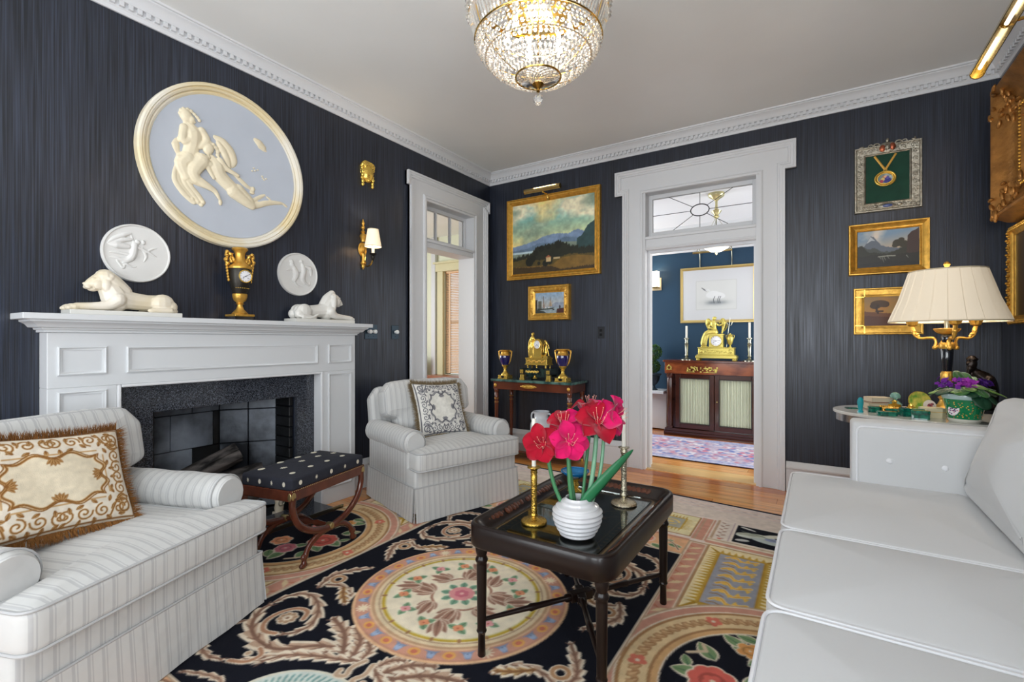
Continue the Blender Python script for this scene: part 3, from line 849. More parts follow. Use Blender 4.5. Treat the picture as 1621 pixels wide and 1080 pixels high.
for (x, y) in ((-.155, .105), (-.14, .118), (-.12, .122), (-.1, .115), (-.085, .1), (-.075, .08), (-.075, .06)): m_.ell((x, y, .018), .014, 8, 5)
tb([(-.105, .035), (-.08, -.01), (-.06, -.06), (.0, -.11), (.03, -.135)], [.020, .05, .045, .042, .045], .01)
tb([(-.065, .03), (-.025, -.01), (.045, -.032)], [.020, .017, .010], .03)
tb([(-.125, -.01), (-.135, -.03), (-.10, -.09)], [.02, .016, .010], .03)
tb([(-.088, .168), (-.045, .150), (0.0, .105), (.022, .05), (.012, .012)], [.016, .030, .034, .026, .010], .0)
tb([(-.07, .135), (-.045, .10), (-.02, .05), (-.002, .005)], [.016, .024, .02, .008], .012)
for k in range(4): tb([(.02 + .012 * k, -.02 - .01 * k), (.08 + .008 * k, -.06 - .008 * k), (.13 + .004 * k, -.095 + .003 * k)], [.014, .014, .012], .0)
m_.ell((.145, -.09, .01), (.014, .018, .012)); m_.ell((.138, -.115, .01), (.018, .012, .012))
tb([(.02, -.14), (.08, -.175), (.135, -.205)], [.045, .036, .024], .02)
tb([(.05, -.12), (.11, -.165), (.15, -.195), (.22, -.165), (.28, -.145), (.34, -.135)], [.040, .034, .022, .020, .016, .011], .008)
m_.ell((.365, -.143, .008), (.026, .010, .012), rot=RZ(-.5))
tb([(.15, -.16), (.19, -.13), (.222, -.108)], [.016, .016, .012], .0); m_.ell((.248, -.122, .004), (.022, .009, .01), rot=RZ(-.4))
organic(m_, 'relief_figures', IVORY, md, voxel=.0035, smooth=3)
m_ = MB(VORAX @ T(0, 0, .014) @ S3(1, 1, .45))
tb([(.160, .238), (.185, .225), (.215, .205)], [.016, .026, .020]); tb([(.185, .20), (.215, .195), (.235, .185)], [.012, .018, .008]); tb([(.215, .20), (.225, .175), (.222, .165)], [.006, .004, .003])
organic(m_, 'relief_butterfly', IVORY, md, voxel=.003, smooth=3)
m_ = MB(VORAX)
for (x, y) in ((.139, .028), (.149, .048), (.158, .035), (.176, .045), (.209, .001), (.232, .002), (.218, -.008), (.205, .012)): m_.ell((x, y, .018), (.007, .005, .004), 8, 5)
m_.build('relief_blossoms', IVORY, md)
def small_relief(y, z, r, label, strokes):
    o = thing('relief_roundel', label, 'wall plaque', (0, y, z), group=None)
    MB(VORAX).lathe([(0, .0), (r, 0), (r * 1.0, .012), (r * .975, .020), (r * .945, .020), (r * .92, .014), (0, .012)], 64).build('disc', PLASTER, o)
    global m_
    m_ = MB(VORAX @ T(0, 0, .012) @ S3(1, 1, .85))
    for pts, rs in strokes: tb(pts, rs)
    organic(m_, 'relief_figures', PLASTER, o, voxel=.0022, smooth=1)
    return o
small_relief(-3.314, 1.668, .157, 'round white relief plaque with a flying winged figure above the left lion', [
    ([(-.132, .035), (-.105, .062), (-.064, .087), (-.03, .103)], [.004, .012, .014, .006]), ([(-.125, .032), (-.094, .03), (-.042, .03)], [.006, .018, .014]), ([(-.11, .045), (-.07, .06), (-.03, .07)], [.008, .014, .01]),
    ([(-.03, .101), (-.017, .058), (-.012, .04)], [.005, .007, .008]), ([(-.012, .045), (-.018, .0), (-.03, -.03), (-.06, -.055)], [.016, .019, .018, .010]),
    ([(.0, .062), (.001, .058)], [.014, .012]), ([(.026, .066), (.027, .060)], [.012, .011]), ([(.005, .03), (.045, .015), (.085, -.006)], [.010, .009, .004]), ([(.04, .012), (.07, .035), (.09, .042)], [.008, .006, .004]),
    ([(-.123, -.037), (-.094, -.036), (-.06, -.045), (-.03, -.03)], [.003, .008, .012, .012]), ([(-.09, -.05), (-.064, -.085), (-.058, -.07)], [.006, .008, .006]), ([(-.051, -.062), (-.027, -.075), (-.005, -.073)], [.008, .006, .004]),
    ([(-.12, -.01), (-.08, -.008), (-.04, -.012)], [.005, .008, .01]), ([(.02, .03), (.04, -.01), (.03, -.04)], [.009, .008, .004])])
small_relief(-2.362, 1.664, .152, 'round white relief plaque with a winged figure above the right lion', [
    ([(-.05, .06), (-.04, .05), (-.02, .0), (-.035, -.05)], [.018, .016, .024, .012]), ([(-.055, .085), (-.05, .08)], [.016, .015]), ([(-.09, .02), (-.06, .03), (-.03, .02)], [.005, .008, .009]),
    ([(.03, .07), (.04, .03), (.03, -.02), (.05, -.06)], [.014, .02, .022, .010]), ([(.02, .095), (.025, .09)], [.014, .013]), ([(.05, .06), (.09, .05), (.10, .0)], [.012, .018, .006]),
    ([(-.04, -.04), (-.01, -.08), (.03, -.085)], [.012, .008, .004]), ([(.05, -.05), (.085, -.07), (.09, -.045)], [.010, .007, .004]), ([(-.01, .02), (.02, .03)], [.010, .008])])

# --- marble lions
def lion(name, label, loc, sgn, material, sc=1.0, hood=False):
    o = thing(name, label, 'sculpture', loc)
    F = RZ(PI / 2 * sgn) @ S3(sc, sc, sc)
    pb = MB(F).box(0, .47, -.068, .068, 0, .024)
    recalc(pb.build('plinth', MARBLEW, o, ang=0, bevel=.003))
    m = MB(F @ T(0, 0, .022))
    def t(pts, rs):
        P = spline(pts, 5); k = len(P)
        R = [float(np.interp(i / (k - 1), np.linspace(0, 1, len(rs)), rs)) for i in range(k)]
        m.tube(P, R, 12); m.ell(P[0], R[0], 12, 7); m.ell(P[-1], R[-1], 12, 7)
    t([(.150, 0, .148), (.168, 0, .118), (.185, 0, .085), (.195, 0, .055)], [.040, .050, .058, .058])
    t([(.19, 0, .072), (.26, 0, .060), (.33, 0, .054), (.395, 0, .052)], [.058, .046, .042, .048])
    m.ell((.138, 0, .150), (.043, .039, .038))                       # skull
    t([(.126, 0, .154), (.100, 0, .138), (.086, 0, .125)], [.034, .026, .020]); m.ell((.102, 0, .108), (.022, .018, .012))
    m.ell((.069, 0, .133), (.007, .011, .006)); m.ell((.150, 0, .170), (.03, .026, .018))
    for s_ in (-1, 1):
        m.ell((.103, s_ * .021, .160), (.012, .008, .005)); m.ell((.082, s_ * .013, .118), (.015, .011, .012))
        m.ell((.120, s_ * .026, .130), (.026, .014, .025)); m.ell((.165, s_ * .036, .172), (.015, .008, .014)); m.ell((.160, s_ * .041, .160), (.012, .006, .009))
        m.ell((.148, s_ * .036, .128), (.020, .014, .034))
        t([(.19, s_ * .042, .060), (.155, s_ * .044, .030), (.09, s_ * .042, .022), (.030, s_ * .040, .018)], [.036, .024, .018, .017])
        m.ell((.022, s_ * .040, .014), (.028, .021, .017))
        for q in (-1, 0, 1): m.ell((.0 + .002 * abs(q), s_ * .040 + q * .012, .010), (.012, .0075, .010), 8, 5)
        m.ell((.388, s_ * .036, .052), (.056, .030, .050)); m.ell((.425, s_ * .034, .035), (.034, .028, .034))
        t([(.415, s_ * .062, .014), (.375, s_ * .060, .012), (.335, s_ * .058, .012)], [.014, .014, .013]); m.ell((.330, s_ * .058, .010), (.020, .014, .012))
    if hood:
        t([(.150, 0, .188), (.185, 0, .150), (.215, 0, .105)], [.026, .036, .034])
        for s_ in (-1, 1): t([(.150, s_ * .034, .172), (.165, s_ * .046, .130), (.170, s_ * .050, .080)], [.014, .020, .016])
        t([(.44, .05, .02), (.40, .068, .010), (.35, .070, .012), (.31, .066, .03)], [.010, .009, .009, .008])
    else:
        t([(.150, 0, .168), (.185, 0, .140), (.225, 0, .104)], [.044, .044, .038])
        t([(.445, 0, .03), (.450, -.04, .012), (.42, -.066, .010)], [.010, .009, .008])
    organic(m, 'body', material, o, voxel=.0030 * sc, smooth=1)
    # cut eye sockets and mouth as darker lines
    return o
lion('lion_sculpture', 'reclining ivory marble lioness on plinth at the left end of the mantel', (.100, -3.63, 1.321), 1, MARBLEY)
lion('lion_sculpture', 'smaller reclining white marble lion facing right at the right end of the mantel', (.100, -1.998, 1.321), -1, MARBLEW, 1.03, True)

# --- urn clock
EBON = mat('patinated_bronze', (44, 40, 34), .38, .5, bump=.1, bscale=50)
DIAL = mat('white_enamel', (236, 236, 240), .2, coat=.5)
INK = mat('black_ink', (14, 14, 20), .5)
def dial(parent, M, r, hands=(2.2, -.6), bez=None):
    MB(M).lathe([(0, 0), (r * .95, 0), (r * .95, .004), (0, .0055)], 32).build('dial', DIAL, parent)
    MB(M).tube([(r * math.cos(a), r * math.sin(a), .003) for a in [2 * PI * i / 36 for i in range(36)]], r * .10, 8, True).build('bezel', bez or GOLDP, parent)
    m = MB(M)
    for i in range(12):
        a = i * PI / 6
        m.box(-r * .025, r * .025, r * .70, r * .86, .0052, .0058, RZ(a))
    m.build('hour_marks', INK, parent, ang=0)
    m = MB(M)
    m.box(-r * .035, r * .035, -r * .1, r * .45, .006, .0068, RZ(hands[0])); m.box(-r * .03, r * .03, -r * .1, r * .72, .006, .0068, RZ(hands[1]))
    m.lathe([(0, .006), (r * .08, .006), (r * .06, .009), (0, .009)], 10)
    for s_ in (-1, 1): m.lathe([(0, .0055), (r * .07, .0055), (r * .07, .0062), (0, .0062)], 10, T(s_ * r * .38, -r * .32, 0))
    m.build('hands', INK, parent, ang=30)
uc = thing('urn_clock', 'bronze and gilt urn-shaped mantel clock with winged handles on the mantel', 'clock', (.100, -2.815, 1.321))
MB().box(-.056, .056, -.056, .056, 0, .022).build('plinth', mat('black_marble', (20, 20, 24), .12, coat=.4), uc, ang=0, bevel=.002)
MB().box(-.060, .060, -.060, .060, .022, .036).build('base_plate', GOLD, uc, ang=0, bevel=.003)
MB().lathe([(.044, .036), (.046, .042), (.038, .050), (.022, .068), (.015, .090), (.017, .098), (.026, .100), (.018, .104), (.020, .110), (.034, .122), (.041, .142), (.043, .160), (.039, .164)], 32).build('foot', GOLD, uc)
MB().lathe([(.039, .163), (.048, .190), (.058, .230), (.064, .270), (.066, .300), (.063, .322), (.0, .322)], 40).build('body', EBON, uc)
MB().lathe([(.066, .316), (.068, .322), (.066, .330), (.056, .340), (.040, .352), (.030, .370), (.027, .395), (.029, .415), (.036, .428), (.044, .434), (.046, .440), (.040, .448), (.024, .450), (0, .448)], 40).build('neck', GOLD, uc)
dial(uc, T(.062, 0, .268) @ VORAX, .037, (2.0, -1.0))
for s_ in (-1, 1):
    m = MB(T(0, 0, 0))
    P = spline([(0, s_ * .034, .360), (0, s_ * .046, .386), (0, s_ * .060, .404), (0, s_ * .074, .414), (0, s_ * .082, .402), (0, s_ * .076, .386), (0, s_ * .084, .366), (0, s_ * .078, .348), (0, s_ * .062, .342)], 5)
    m.tube(P, [.010 + .003 * math.sin(i * .9) for i in range(len(P))], 8)
    m.tube(spline([(0, s_ * .050, .352), (0, s_ * .058, .375), (0, s_ * .050, .398), (0, s_ * .040, .410)], 5), [.012, .013, .012, .010, .009, .008, .007, .006, .006, .005, .004, .004, .003, .003, .002, .002], 8)
    for i in range(6): m.ell((0, s_ * (.080 - .0025 * i), .335 - i * .018), (.008, .008, .011), 8, 5)
    m.build('handle', GOLD, uc)
m_ = MB()
for i in range(9):
    a = -.9 + i * .225
    m_.ell((.0495 * math.cos(a), .0495 * math.sin(a), .197), (.004, .004, .003), 6, 4)
m_.build('beading', GOLDP, uc)

# --- gilt mask
mk = thing('gilt_mask', 'small gilt bronze classical mask on the navy wall above the sconce', 'wall ornament', (0, -1.746, 2.56))
m = MB()
m.ell((.012, 0, .0), (.040, .054, .074)); m.ell((.0, 0, .02), (.020, .066, .080)); m.ell((.042, 0, -.004), (.012, .009, .018)); m.ell((.036, 0, -.032), (.010, .016, .006)); m.ell((.030, 0, -.05), (.014, .018, .012))
for s_ in (-1, 1):
    m.ell((.036, s_ * .018, .012), (.008, .012, .006)); m.ell((.034, s_ * .020, .024), (.010, .016, .006)); m.ell((.03, s_ * .026, -.014), (.012, .014, .016))
    for i in range(7): m.ell((.014, s_ * (.052 + .004 * math.sin(i * 2)), .06 - i * .026), (.016, .014, .016))
for i in range(11):
    a = PI * i / 10; m.ell((.014 + .008 * math.sin(i), .056 * math.cos(a), .052 + .040 * math.sin(a)), (.018, .015, .017))
for i in range(7): m.ell((.03, .034 * math.cos(PI * i / 6), .052 + .018 * math.sin(PI * i / 6)), (.014, .012, .012))
organic(m, 'face', GOLDP, mk, voxel=.003, smooth=2)
# --- wall sconce
SHADE = mat('cream_silk_shade', (240, 228, 206), .7, emit=.5, ecol=(255, 226, 180))
ws = thing('wall_sconce', 'gilt wall sconce with a lit cream shade between relief plaque and left doorway', 'sconce', (0, -1.79, 1.96))
m = MB(VORAX)
m.lathe([(0, .0), (.040, 0), (.044, .006), (.034, .012), (.026, .010), (.012, .022), (0, .024)], 24, S3(1, 1.35, 1) @ T(0, -.02, 0))
m.tube(spline([(0, .035, .012), (0, .09, .014), (0, .12, .012), (0, .15, .012), (0, .185, .012), (0, .22, .010)], 4), [.016, .018, .022, .030, .026, .016, .012, .020, .016, .010, .008, .014, .016, .014, .008, .012, .014, .010, .006, .004, .002], 10)
m.tube(spline([(0, -.06, .012), (0, -.10, .014), (0, -.15, .012), (0, -.19, .012)], 5), [.016, .014, .013, .012, .012, .012, .013, .014, .016, .022, .016, .012, .014, .010, .005, .002], 10)
m.build('backplate', GOLD, ws)
MB().tube(spline([(.012, 0, -.12), (.05, 0, -.165), (.10, 0, -.160), (.125, 0, -.125), (.130, 0, -.10)], 5), .006, 8).tube(spline([(.012, 0, -.04), (.04, 0, -.08), (.035, 0, -.12), (.05, 0, -.14)], 5), .004, 6).build('arm', BRASS, ws)
MB(T(.130, 0, 0)).lathe([(0, -.135), (.006, -.125), (.014, -.11), (.016, -.095), (.010, -.085), (.026, -.080), (.030, -.072), (.010, -.070), (0, -.070)], 20).build('cup', EBON, ws)
MB(T(.130, 0, 0)).lathe([(.012, -.072), (.012, .02), (0, .02)], 16).build('candle_tube', CANDLE, ws)
MB(T(.130, 0, 0)).ell((0, 0, .045), (.014, .014, .024)).build('bulb', BULB, ws)
sh = MB(T(.130, 0, 0)).lathe([(.066, -.018), (.042, .122), (.040, .122), (.064, -.018)], 32)
sh.f = [f for f in sh.f if len(f) == 4]; sh.build('shade', SHADE, ws)
for r_, z_ in ((.066, -.016), (.042, .121)): MB(T(.130, 0, 0)).tube([(r_ * math.cos(a), r_ * math.sin(a), z_) for a in [2 * PI * i / 32 for i in range(32)]], .003, 6, True).build('shade_trim', mat('sconce_shade_trim', (210, 196, 168), .7), ws)

# --- wall switches
SWP = mat('blue_grey_switch_plate', (52, 68, 80), .35, .4)
WKN = mat('white_knob', (232, 236, 236), .35)
def dimmer(y0, y1, z0, z1, ks, label):
    o = thing('dimmer_switch', label, 'switch', (0, (y0 + y1) / 2, (z0 + z1) / 2)); w = (y1 - y0) / 2; h = (z1 - z0) / 2
    MB().box(0, .006, -w, w, -h, h).build('plate', SWP, o, ang=0, bevel=.003)
    for k in ks:
        MB(VORAX).lathe([(0, .006), (.012, .006), (.012, .022), (.017, .024), (.017, .036), (.013, .040), (0, .040)], 20, T(k, .002, 0)).build('knob', WKN, o)
    for k in ks: MB(VORAX).lathe([(0, .006), (.003, .006), (.003, .008), (0, .008)], 10, T(k, -h * .6, 0)).build('screw', BLACKM, o)
dimmer(-1.766, -1.633, 1.205, 1.325, (-.030, .022), 'dark wall plate with two white dimmer knobs beside the mantel shelf')
dimmer(-1.475, -1.392, 1.205, 1.325, (.0,), 'dark wall plate with one white dimmer knob beside the doorway casing')
ls = thing('light_switch', 'black light switch plate on the wall left of the back doorway', 'switch', (1.335, 0, 1.27))
MB().box(-.036, .036, -.006, 0, -.058, .058).build('plate', mat('black_plate', (20, 22, 28), .4), ls, ang=0, bevel=.002)
MB().box(-.014, .014, -.009, -.006, .008, .034).box(-.014, .014, -.009, -.006, -.034, -.008).build('rocker', BLACKM, ls, ang=0, bevel=.001)

# ================================================================ PICTURES
def frame(parent, M, w, h, prof, m):
    return MB(M).sweep(prof, [(0, 0), (w, 0), (w, h), (0, h)], closed=True).build('frame', m, parent, ang=28)
def canvas(c, parent, M, m=PAINTV, name='canvas', off=.012):
    A = np.array(M)
    def fn(x, y):
        return (A[0, 0] * x + A[0, 1] * y + A[0, 2] * off + A[0, 3], A[1, 0] * x + A[1, 1] * y + A[1, 2] * off + A[1, 3], A[2, 0] * x + A[2, 1] * y + A[2, 2] * off + A[2, 3])
    return c.mesh(name, m, parent, fn)
def picture(name, label, side, a, z, w, h, fw, prof, m, cv, cat='painting', off=0.0):
    """outer lower-left corner (a, z) and outer size; local frame on the sight rectangle"""
    M = WM(side, a, z, off)
    o = thing(name, label, cat, tuple(M.translation))
    W_ = T(*(-M.translation)) @ M @ T(fw, fw, 0)
    frame(o, W_, w - 2 * fw, h - 2 * fw, prof, m)
    canvas(cv, o, W_)
    MB(W_).box(-fw * .8, w - 2 * fw + fw * .8, -fw * .8, h - 2 * fw + fw * .8, 0, .006).build('backing', mat('backing_board', (70, 52, 36), .8), o, ang=0)
    return o, W_
def lerp3(a, b, t): return np.array(a) * (1 - t[..., None]) + np.array(b) * t[..., None]
def ridge(c, pts, col, jag=0.0, seed=1, nz=None):
    xs = [p[0] * c.w for p in pts]; ys = [p[1] * c.h for p in pts]
    t = np.interp(c.x, xs, ys)
    if jag:
        rs = np.random.RandomState(seed); g = rs.rand(400); t = t + jag * c.h * (np.interp(c.x * 160, np.arange(400), g) - .5)
    m = c.y < t
    c.a[m] = col
    return m
# 1: valley landscape with the teal and yellow cloudy sky
c = Cv(1.084 - .13, .87 - .13, .0042)
yy = c.y / c.h
c.a = lerp3((226, 208, 140), (96, 158, 160), np.clip((yy - .35) * 2.0, 0, 1))
n1 = c.noise(4.5, 3, 5, .6); c.mix((n1 - .36) * 4.0 * (yy > .3), (220, 212, 180)); n2 = c.noise(6, 9, 5, .5); c.mix((n2 - .52) * 4, (124, 142, 124)); n3 = c.noise(3.2, 5, 4, .7); c.mix((n3 - .55) * 5, (226, 196, 120))
ridge(c, [(0, .40), (.15, .42), (.30, .46), (.38, .50), (.50, .52), (.6, .52), (.7, .50), (.8, .55), (.9, .50), (1, .46)], (112, 132, 158), .015)
ridge(c, [(0, .34), (.2, .36), (.35, .42), (.5, .40), (.65, .46), (.8, .44), (1, .44)], (92, 112, 132), .015, 2)
m_ = ridge(c, [(0, .30), (.2, .30), (.35, .35), (.6, .40), (1, .36)], (118, 132, 118)); c.rect(0, c.w * .28, c.h * .285, c.h * .315, (170, 190, 196))
ridge(c, [(0, .0), (.78, .0), (.80, .42), (.86, .46), (.92, .58), (1, .64)], (44, 66, 66), .01, 3)
ridge(c, [(0, .22), (.1, .26), (.25, .28), (.3, .36), (.45, .38), (.6, .42), (.72, .34), (.85, .30), (1, .30)], (34, 36, 26), .05, 4)
ridge(c, [(0, .18), (.2, .22), (.3, .18), (.5, .16), (.7, .22), (1, .20)], (78, 66, 32), .02, 5)
ridge(c, [(.0, .10), (.5, .09), (.62, .18), (.8, .20), (1, .16)], (110, 84, 38), .01, 6)
ridge(c, [(0, .10), (.25, .08), (.5, .08), (.6, .02), (1, .05)], (58, 44, 24), .02, 7)
for (px, py, r) in ((.22, .16, .05), (.26, .2, .04), (.42, .12, .035), (.48, .14, .03), (.34, .13, .02), (.30, .28, .03), (.37, .33, .035), (.46, .35, .03), (.58, .36, .04)): c.disc(px * c.w, py * c.h, r * c.w, (26, 28, 20), r * c.h * 1.3)
c.rect(.43 * c.w, .49 * c.w, .14 * c.h, .20 * c.h, (186, 160, 116)); c.poly([(.42 * c.w, .20 * c.h), (.50 * c.w, .20 * c.h), (.46 * c.w, .235 * c.h)], (150, 90, 60)); c.rect(.52 * c.w, .60 * c.w, .17 * c.h, .195 * c.h, (170, 150, 112))
c.a = c.a * (0.98 + .28 * c.noise(30, 11, 2)[..., None])
pf1 = [(0, .008), (.0, .016), (.006, .020), (.012, .016), (.022, .026), (.034, .038), (.044, .040), (.050, .034), (.054, .040), (.062, .040), (.065, .032), (.065, 0)]
p1, W1 = picture('landscape_painting', 'large valley landscape painting with teal cloudy sky in gilt frame above the console', 'back', .254, 1.845, 1.084, .87, .065, pf1, GOLD, c)
# its picture lamp
pl = thing('picture_light', 'brass tube picture light above the valley landscape painting', 'picture light', (.76, -.02, 2.70))
MB().tube([(-.20, -.13, .035), (.20, -.13, .035)], .024, 16).build('hood', BRASSA, pl, ang=50)
MB().tube([(-.206, -.13, .035), (-.200, -.13, .035)], .026, 16).tube([(.200, -.13, .035), (.206, -.13, .035)], .026, 16).build('end_cap', BRASS, pl, ang=50)
MB().tube(spline([(0, -.01, -.03), (0, -.03, .01), (0, -.08, .005), (0, -.12, .018)], 4), .006, 8).box(-.015, .015, -.012, .0, -.05, -.01).build('arm', BRASS, pl)
MB().ell((0, -.115, .008), .012).build('swivel', BRASS, pl)
# 2: harbour scene
c = Cv(.484 - .15, .364 - .15, .0026)
yy = c.y / c.h
c.a = lerp3((206, 190, 170), (150, 176, 200), np.clip(yy * 1.2 - .1, 0, 1)); c.mix((c.noise(10, 2, 4) - .5) * 3, (206, 202, 190))
ridge(c, [(0, .30), (.5, .32), (.7, .52), (1, .50)], (150, 160, 176), .02); ridge(c, [(0, .30), (1, .28)], (150, 166, 172))
c.rect(0, c.w * .07, .1 * c.h, .66 * c.h, (70, 62, 54)); c.rect(.10 * c.w, .22 * c.w, .2 * c.h, .6 * c.h, (98, 100, 92)); c.line([(.28 * c.w, .2 * c.h), (.29 * c.w, .82 * c.h)], .004, (96, 90, 88)); c.poly([(.26 * c.w, .25 * c.h), (.34 * c.w, .25 * c.h), (.29 * c.w, .7 * c.h)], (150, 130, 118))
c.poly([(.48 * c.w, .33 * c.h), (.60 * c.w, .33 * c.h), (.53 * c.w, .72 * c.h)], (190, 168, 140)); c.line([(.53 * c.w, .3 * c.h), (.53 * c.w, .75 * c.h)], .002, (90, 80, 70))
c.poly([(.08 * c.w, .15 * c.h), (.62 * c.w, .20 * c.h), (.66 * c.w, .26 * c.h), (.3 * c.w, .22 * c.h), (.08 * c.w, .24 * c.h)], (52, 54, 46)); c.poly([(0, 0), (.4 * c.w, 0), (.3 * c.w, .1 * c.h), (0, .2 * c.h)], (60, 66, 62))
c.poly([(.74 * c.w, 0), (c.w, 0), (c.w, .24 * c.h), (.76 * c.w, .20 * c.h)], (74, 38, 32)); c.disc(.86 * c.w, .28 * c.h, .008, (50, 40, 40), .02); c.rect(.35 * c.w, .39 * c.w, .24 * c.h, .29 * c.h, (226, 222, 210)); c.rect(.45 * c.w, .50 * c.w, .24 * c.h, .29 * c.h, (226, 222, 210)); c.disc(.64 * c.w, .17 * c.h, .012, (40, 40, 40), .006)
c.a = c.a * (0.88 + .24 * c.noise(50, 12, 2)[..., None])
pf2 = [(0, .008), (0, .014), (.006, .016), (.010, .018), (.030, .034), (.048, .040), (.056, .050), (.066, .052), (.072, .046), (.075, .036), (.075, 0)]
p2, W2 = picture('harbour_painting', 'small harbour painting with sailing boats in ornate gilt frame above the gilt clock', 'back', .528, 1.402, .484, .364, .075, pf2, GOLD, c)
def orn(parent, W_, w, h, fw, m, dens=1.0, sz=.008, ht=.034, seed=1, sides=True):
    """carved leafy ornament: corners and centres"""
    rn = random.Random(seed); mb = MB(W_)
    for (cx, cy_, ax, ay) in ((0, 0, -1, -1), (w, 0, 1, -1), (w, h, 1, 1), (0, h, -1, 1)):
        for k in range(int(16 * dens)):
            t = k / (16 * dens) * .34
            for (ux, uy) in ((t * w, 0), (0, t * h)):
                j = rn.uniform(.25, .85) * fw
                x = cx + ax * (j if ux == 0 else fw * rn.uniform(.3, .8)) - ax * ux * 1.0; y = cy_ + ay * (j if uy == 0 else fw * rn.uniform(.3, .8)) - ay * uy
                if ux > 0: x = cx - ax * ux; y = cy_ + ay * j
                if uy > 0: y = cy_ - ay * uy; x = cx + ax * j
                a = rn.uniform(0, PI)
                mb.ell((x, y, ht), (sz * rn.uniform(.8, 1.9), sz * rn.uniform(.4, .7), sz * .8), 8, 5, rot=RZ(a))
    return mb.build('carved_ornament', m, parent)
orn(p2, W2, .334, .214, .075, GOLD, 1.0, .007, .038, 4)
# 3: mountain waterfall
c = Cv(.464 - .11, .376 - .11, .0026)
yy = c.y / c.h
c.a = lerp3((214, 180, 140), (120, 146, 170), np.clip((yy - .45) * 2 + (c.x / c.w) * -.5 + .4, 0, 1)); c.mix((c.noise(9, 8, 4) - .5) * 3, (220, 206, 190))
ridge(c, [(0, .5), (.12, .60), (.22, .86), (.27, .84), (.4, .58), (.6, .5), (1, .45)], (96, 104, 116), .02)
c.poly([(.15 * c.w, .66 * c.h), (.22 * c.w, .85 * c.h), (.30 * c.w, .72 * c.h), (.24 * c.w, .74 * c.h)], (180, 186, 192))
ridge(c, [(0, .56), (.1, .58), (.2, .50), (.28, .54), (.4, .42), (.6, .40), (1, .4)], (70, 74, 70), .03, 5)
ridge(c, [(0, .60), (.08, .62), (.18, .42), (.5, .36), (.6, .40), (.75, .5), (1, .7)], (44, 44, 32), .04, 2)
for (px, py, r) in ((.66, .62, .08), (.72, .70, .05), (.62, .56, .05), (.76, .58, .08)): c.disc(px * c.w, py * c.h, r * c.w, (52, 46, 28), r * c.h * 1.2)
c.poly([(.80 * c.w, .3 * c.h), (c.w, .3 * c.h), (c.w, c.h), (.95 * c.w, .94 * c.h), (.88 * c.w, .9 * c.h), (.82 * c.w, .8 * c.h)], (62, 42, 36))
ridge(c, [(0, .30), (.3, .34), (.6, .32), (1, .34)], (34, 32, 24), .03, 8); ridge(c, [(0, .1), (.5, .16), (1, .1)], (20, 19, 16), .03, 9)
for x0, y1 in ((.37, .2), (.41, .12), (.44, .17), (.50, .2), (.80, .2)): c.line([(x0 * c.w, .27 * c.h), ((x0 + .03) * c.w, y1 * c.h)], [.0022, .001], (140, 140, 132))
c.line([(.35 * c.w, .28 * c.h), (.5 * c.w, .29 * c.h), (.62 * c.w, .28 * c.h)], .004, (150, 150, 136))
pf3 = [(0, .008), (0, .016), (.005, .020), (.012, .016), (.026, .022), (.038, .034), (.045, .042), (.051, .042), (.055, .034), (.055, 0)]
picture('mountain_painting', 'gilt-framed painting of a snowy peak and waterfall above the lower landscape', 'back', 3.312, 1.677, .464, .376, .055, pf3, GOLD, c)
# 4: tree on a heath, behind the lamp
c = Cv(.40 - .13, .341 - .13, .0026)
yy = c.y / c.h
c.a = lerp3((206, 160, 76), (158, 124, 80), np.clip(yy, 0, 1)); c.mix((c.noise(9, 4, 4) - .5) * 3, (190, 132, 60))
ridge(c, [(0, .5), (.3, .46), (.5, .42), (1, .40)], (120, 74, 44), .02); ridge(c, [(0, .35), (.5, .3), (1, .26)], (96, 56, 38), .02, 3)
c.disc(.34 * c.w, .76 * c.h, .2 * c.w, (84, 58, 34), .12 * c.h); c.disc(.24 * c.w, .68 * c.h, .12 * c.w, (76, 52, 32), .1 * c.h); c.disc(.44 * c.w, .72 * c.h, .1 * c.w, (80, 56, 34), .09 * c.h); c.line([(.30 * c.w, .44 * c.h), (.26 * c.w, .6 * c.h), (.30 * c.w, .7 * c.h)], .006, (60, 40, 26)); c.line([(.26 * c.w, .5 * c.h), (.4 * c.w, .5 * c.h)], .006, (70, 46, 28))
pf4 = [(0, .008), (0, .014), (.012, .018), (.014, .026), (.030, .030), (.050, .030), (.056, .036), (.062, .036), (.065, .030), (.065, 0)]
p4, W4 = picture('heath_painting', 'gilt panel-framed painting of a tree on a heath partly behind the lamp shade', 'back', 3.343, 1.238, .400, .341, .065, pf4, GOLD, c)
m_ = MB(W4)
for x0 in (.0, .27): m_.box(x0 - .004, x0 + .004, -.062, -.004, .028, .034).box(x0 - .004, x0 + .004, .215, .273, .028, .034)
for z0 in (.0, .211): m_.box(-.062, -.004, z0 - .004, z0 + .004, .028, .034).box(.274, .332, z0 - .004, z0 + .004, .028, .034)
m_.build('frame_joints', GOLDP, p4, ang=0)
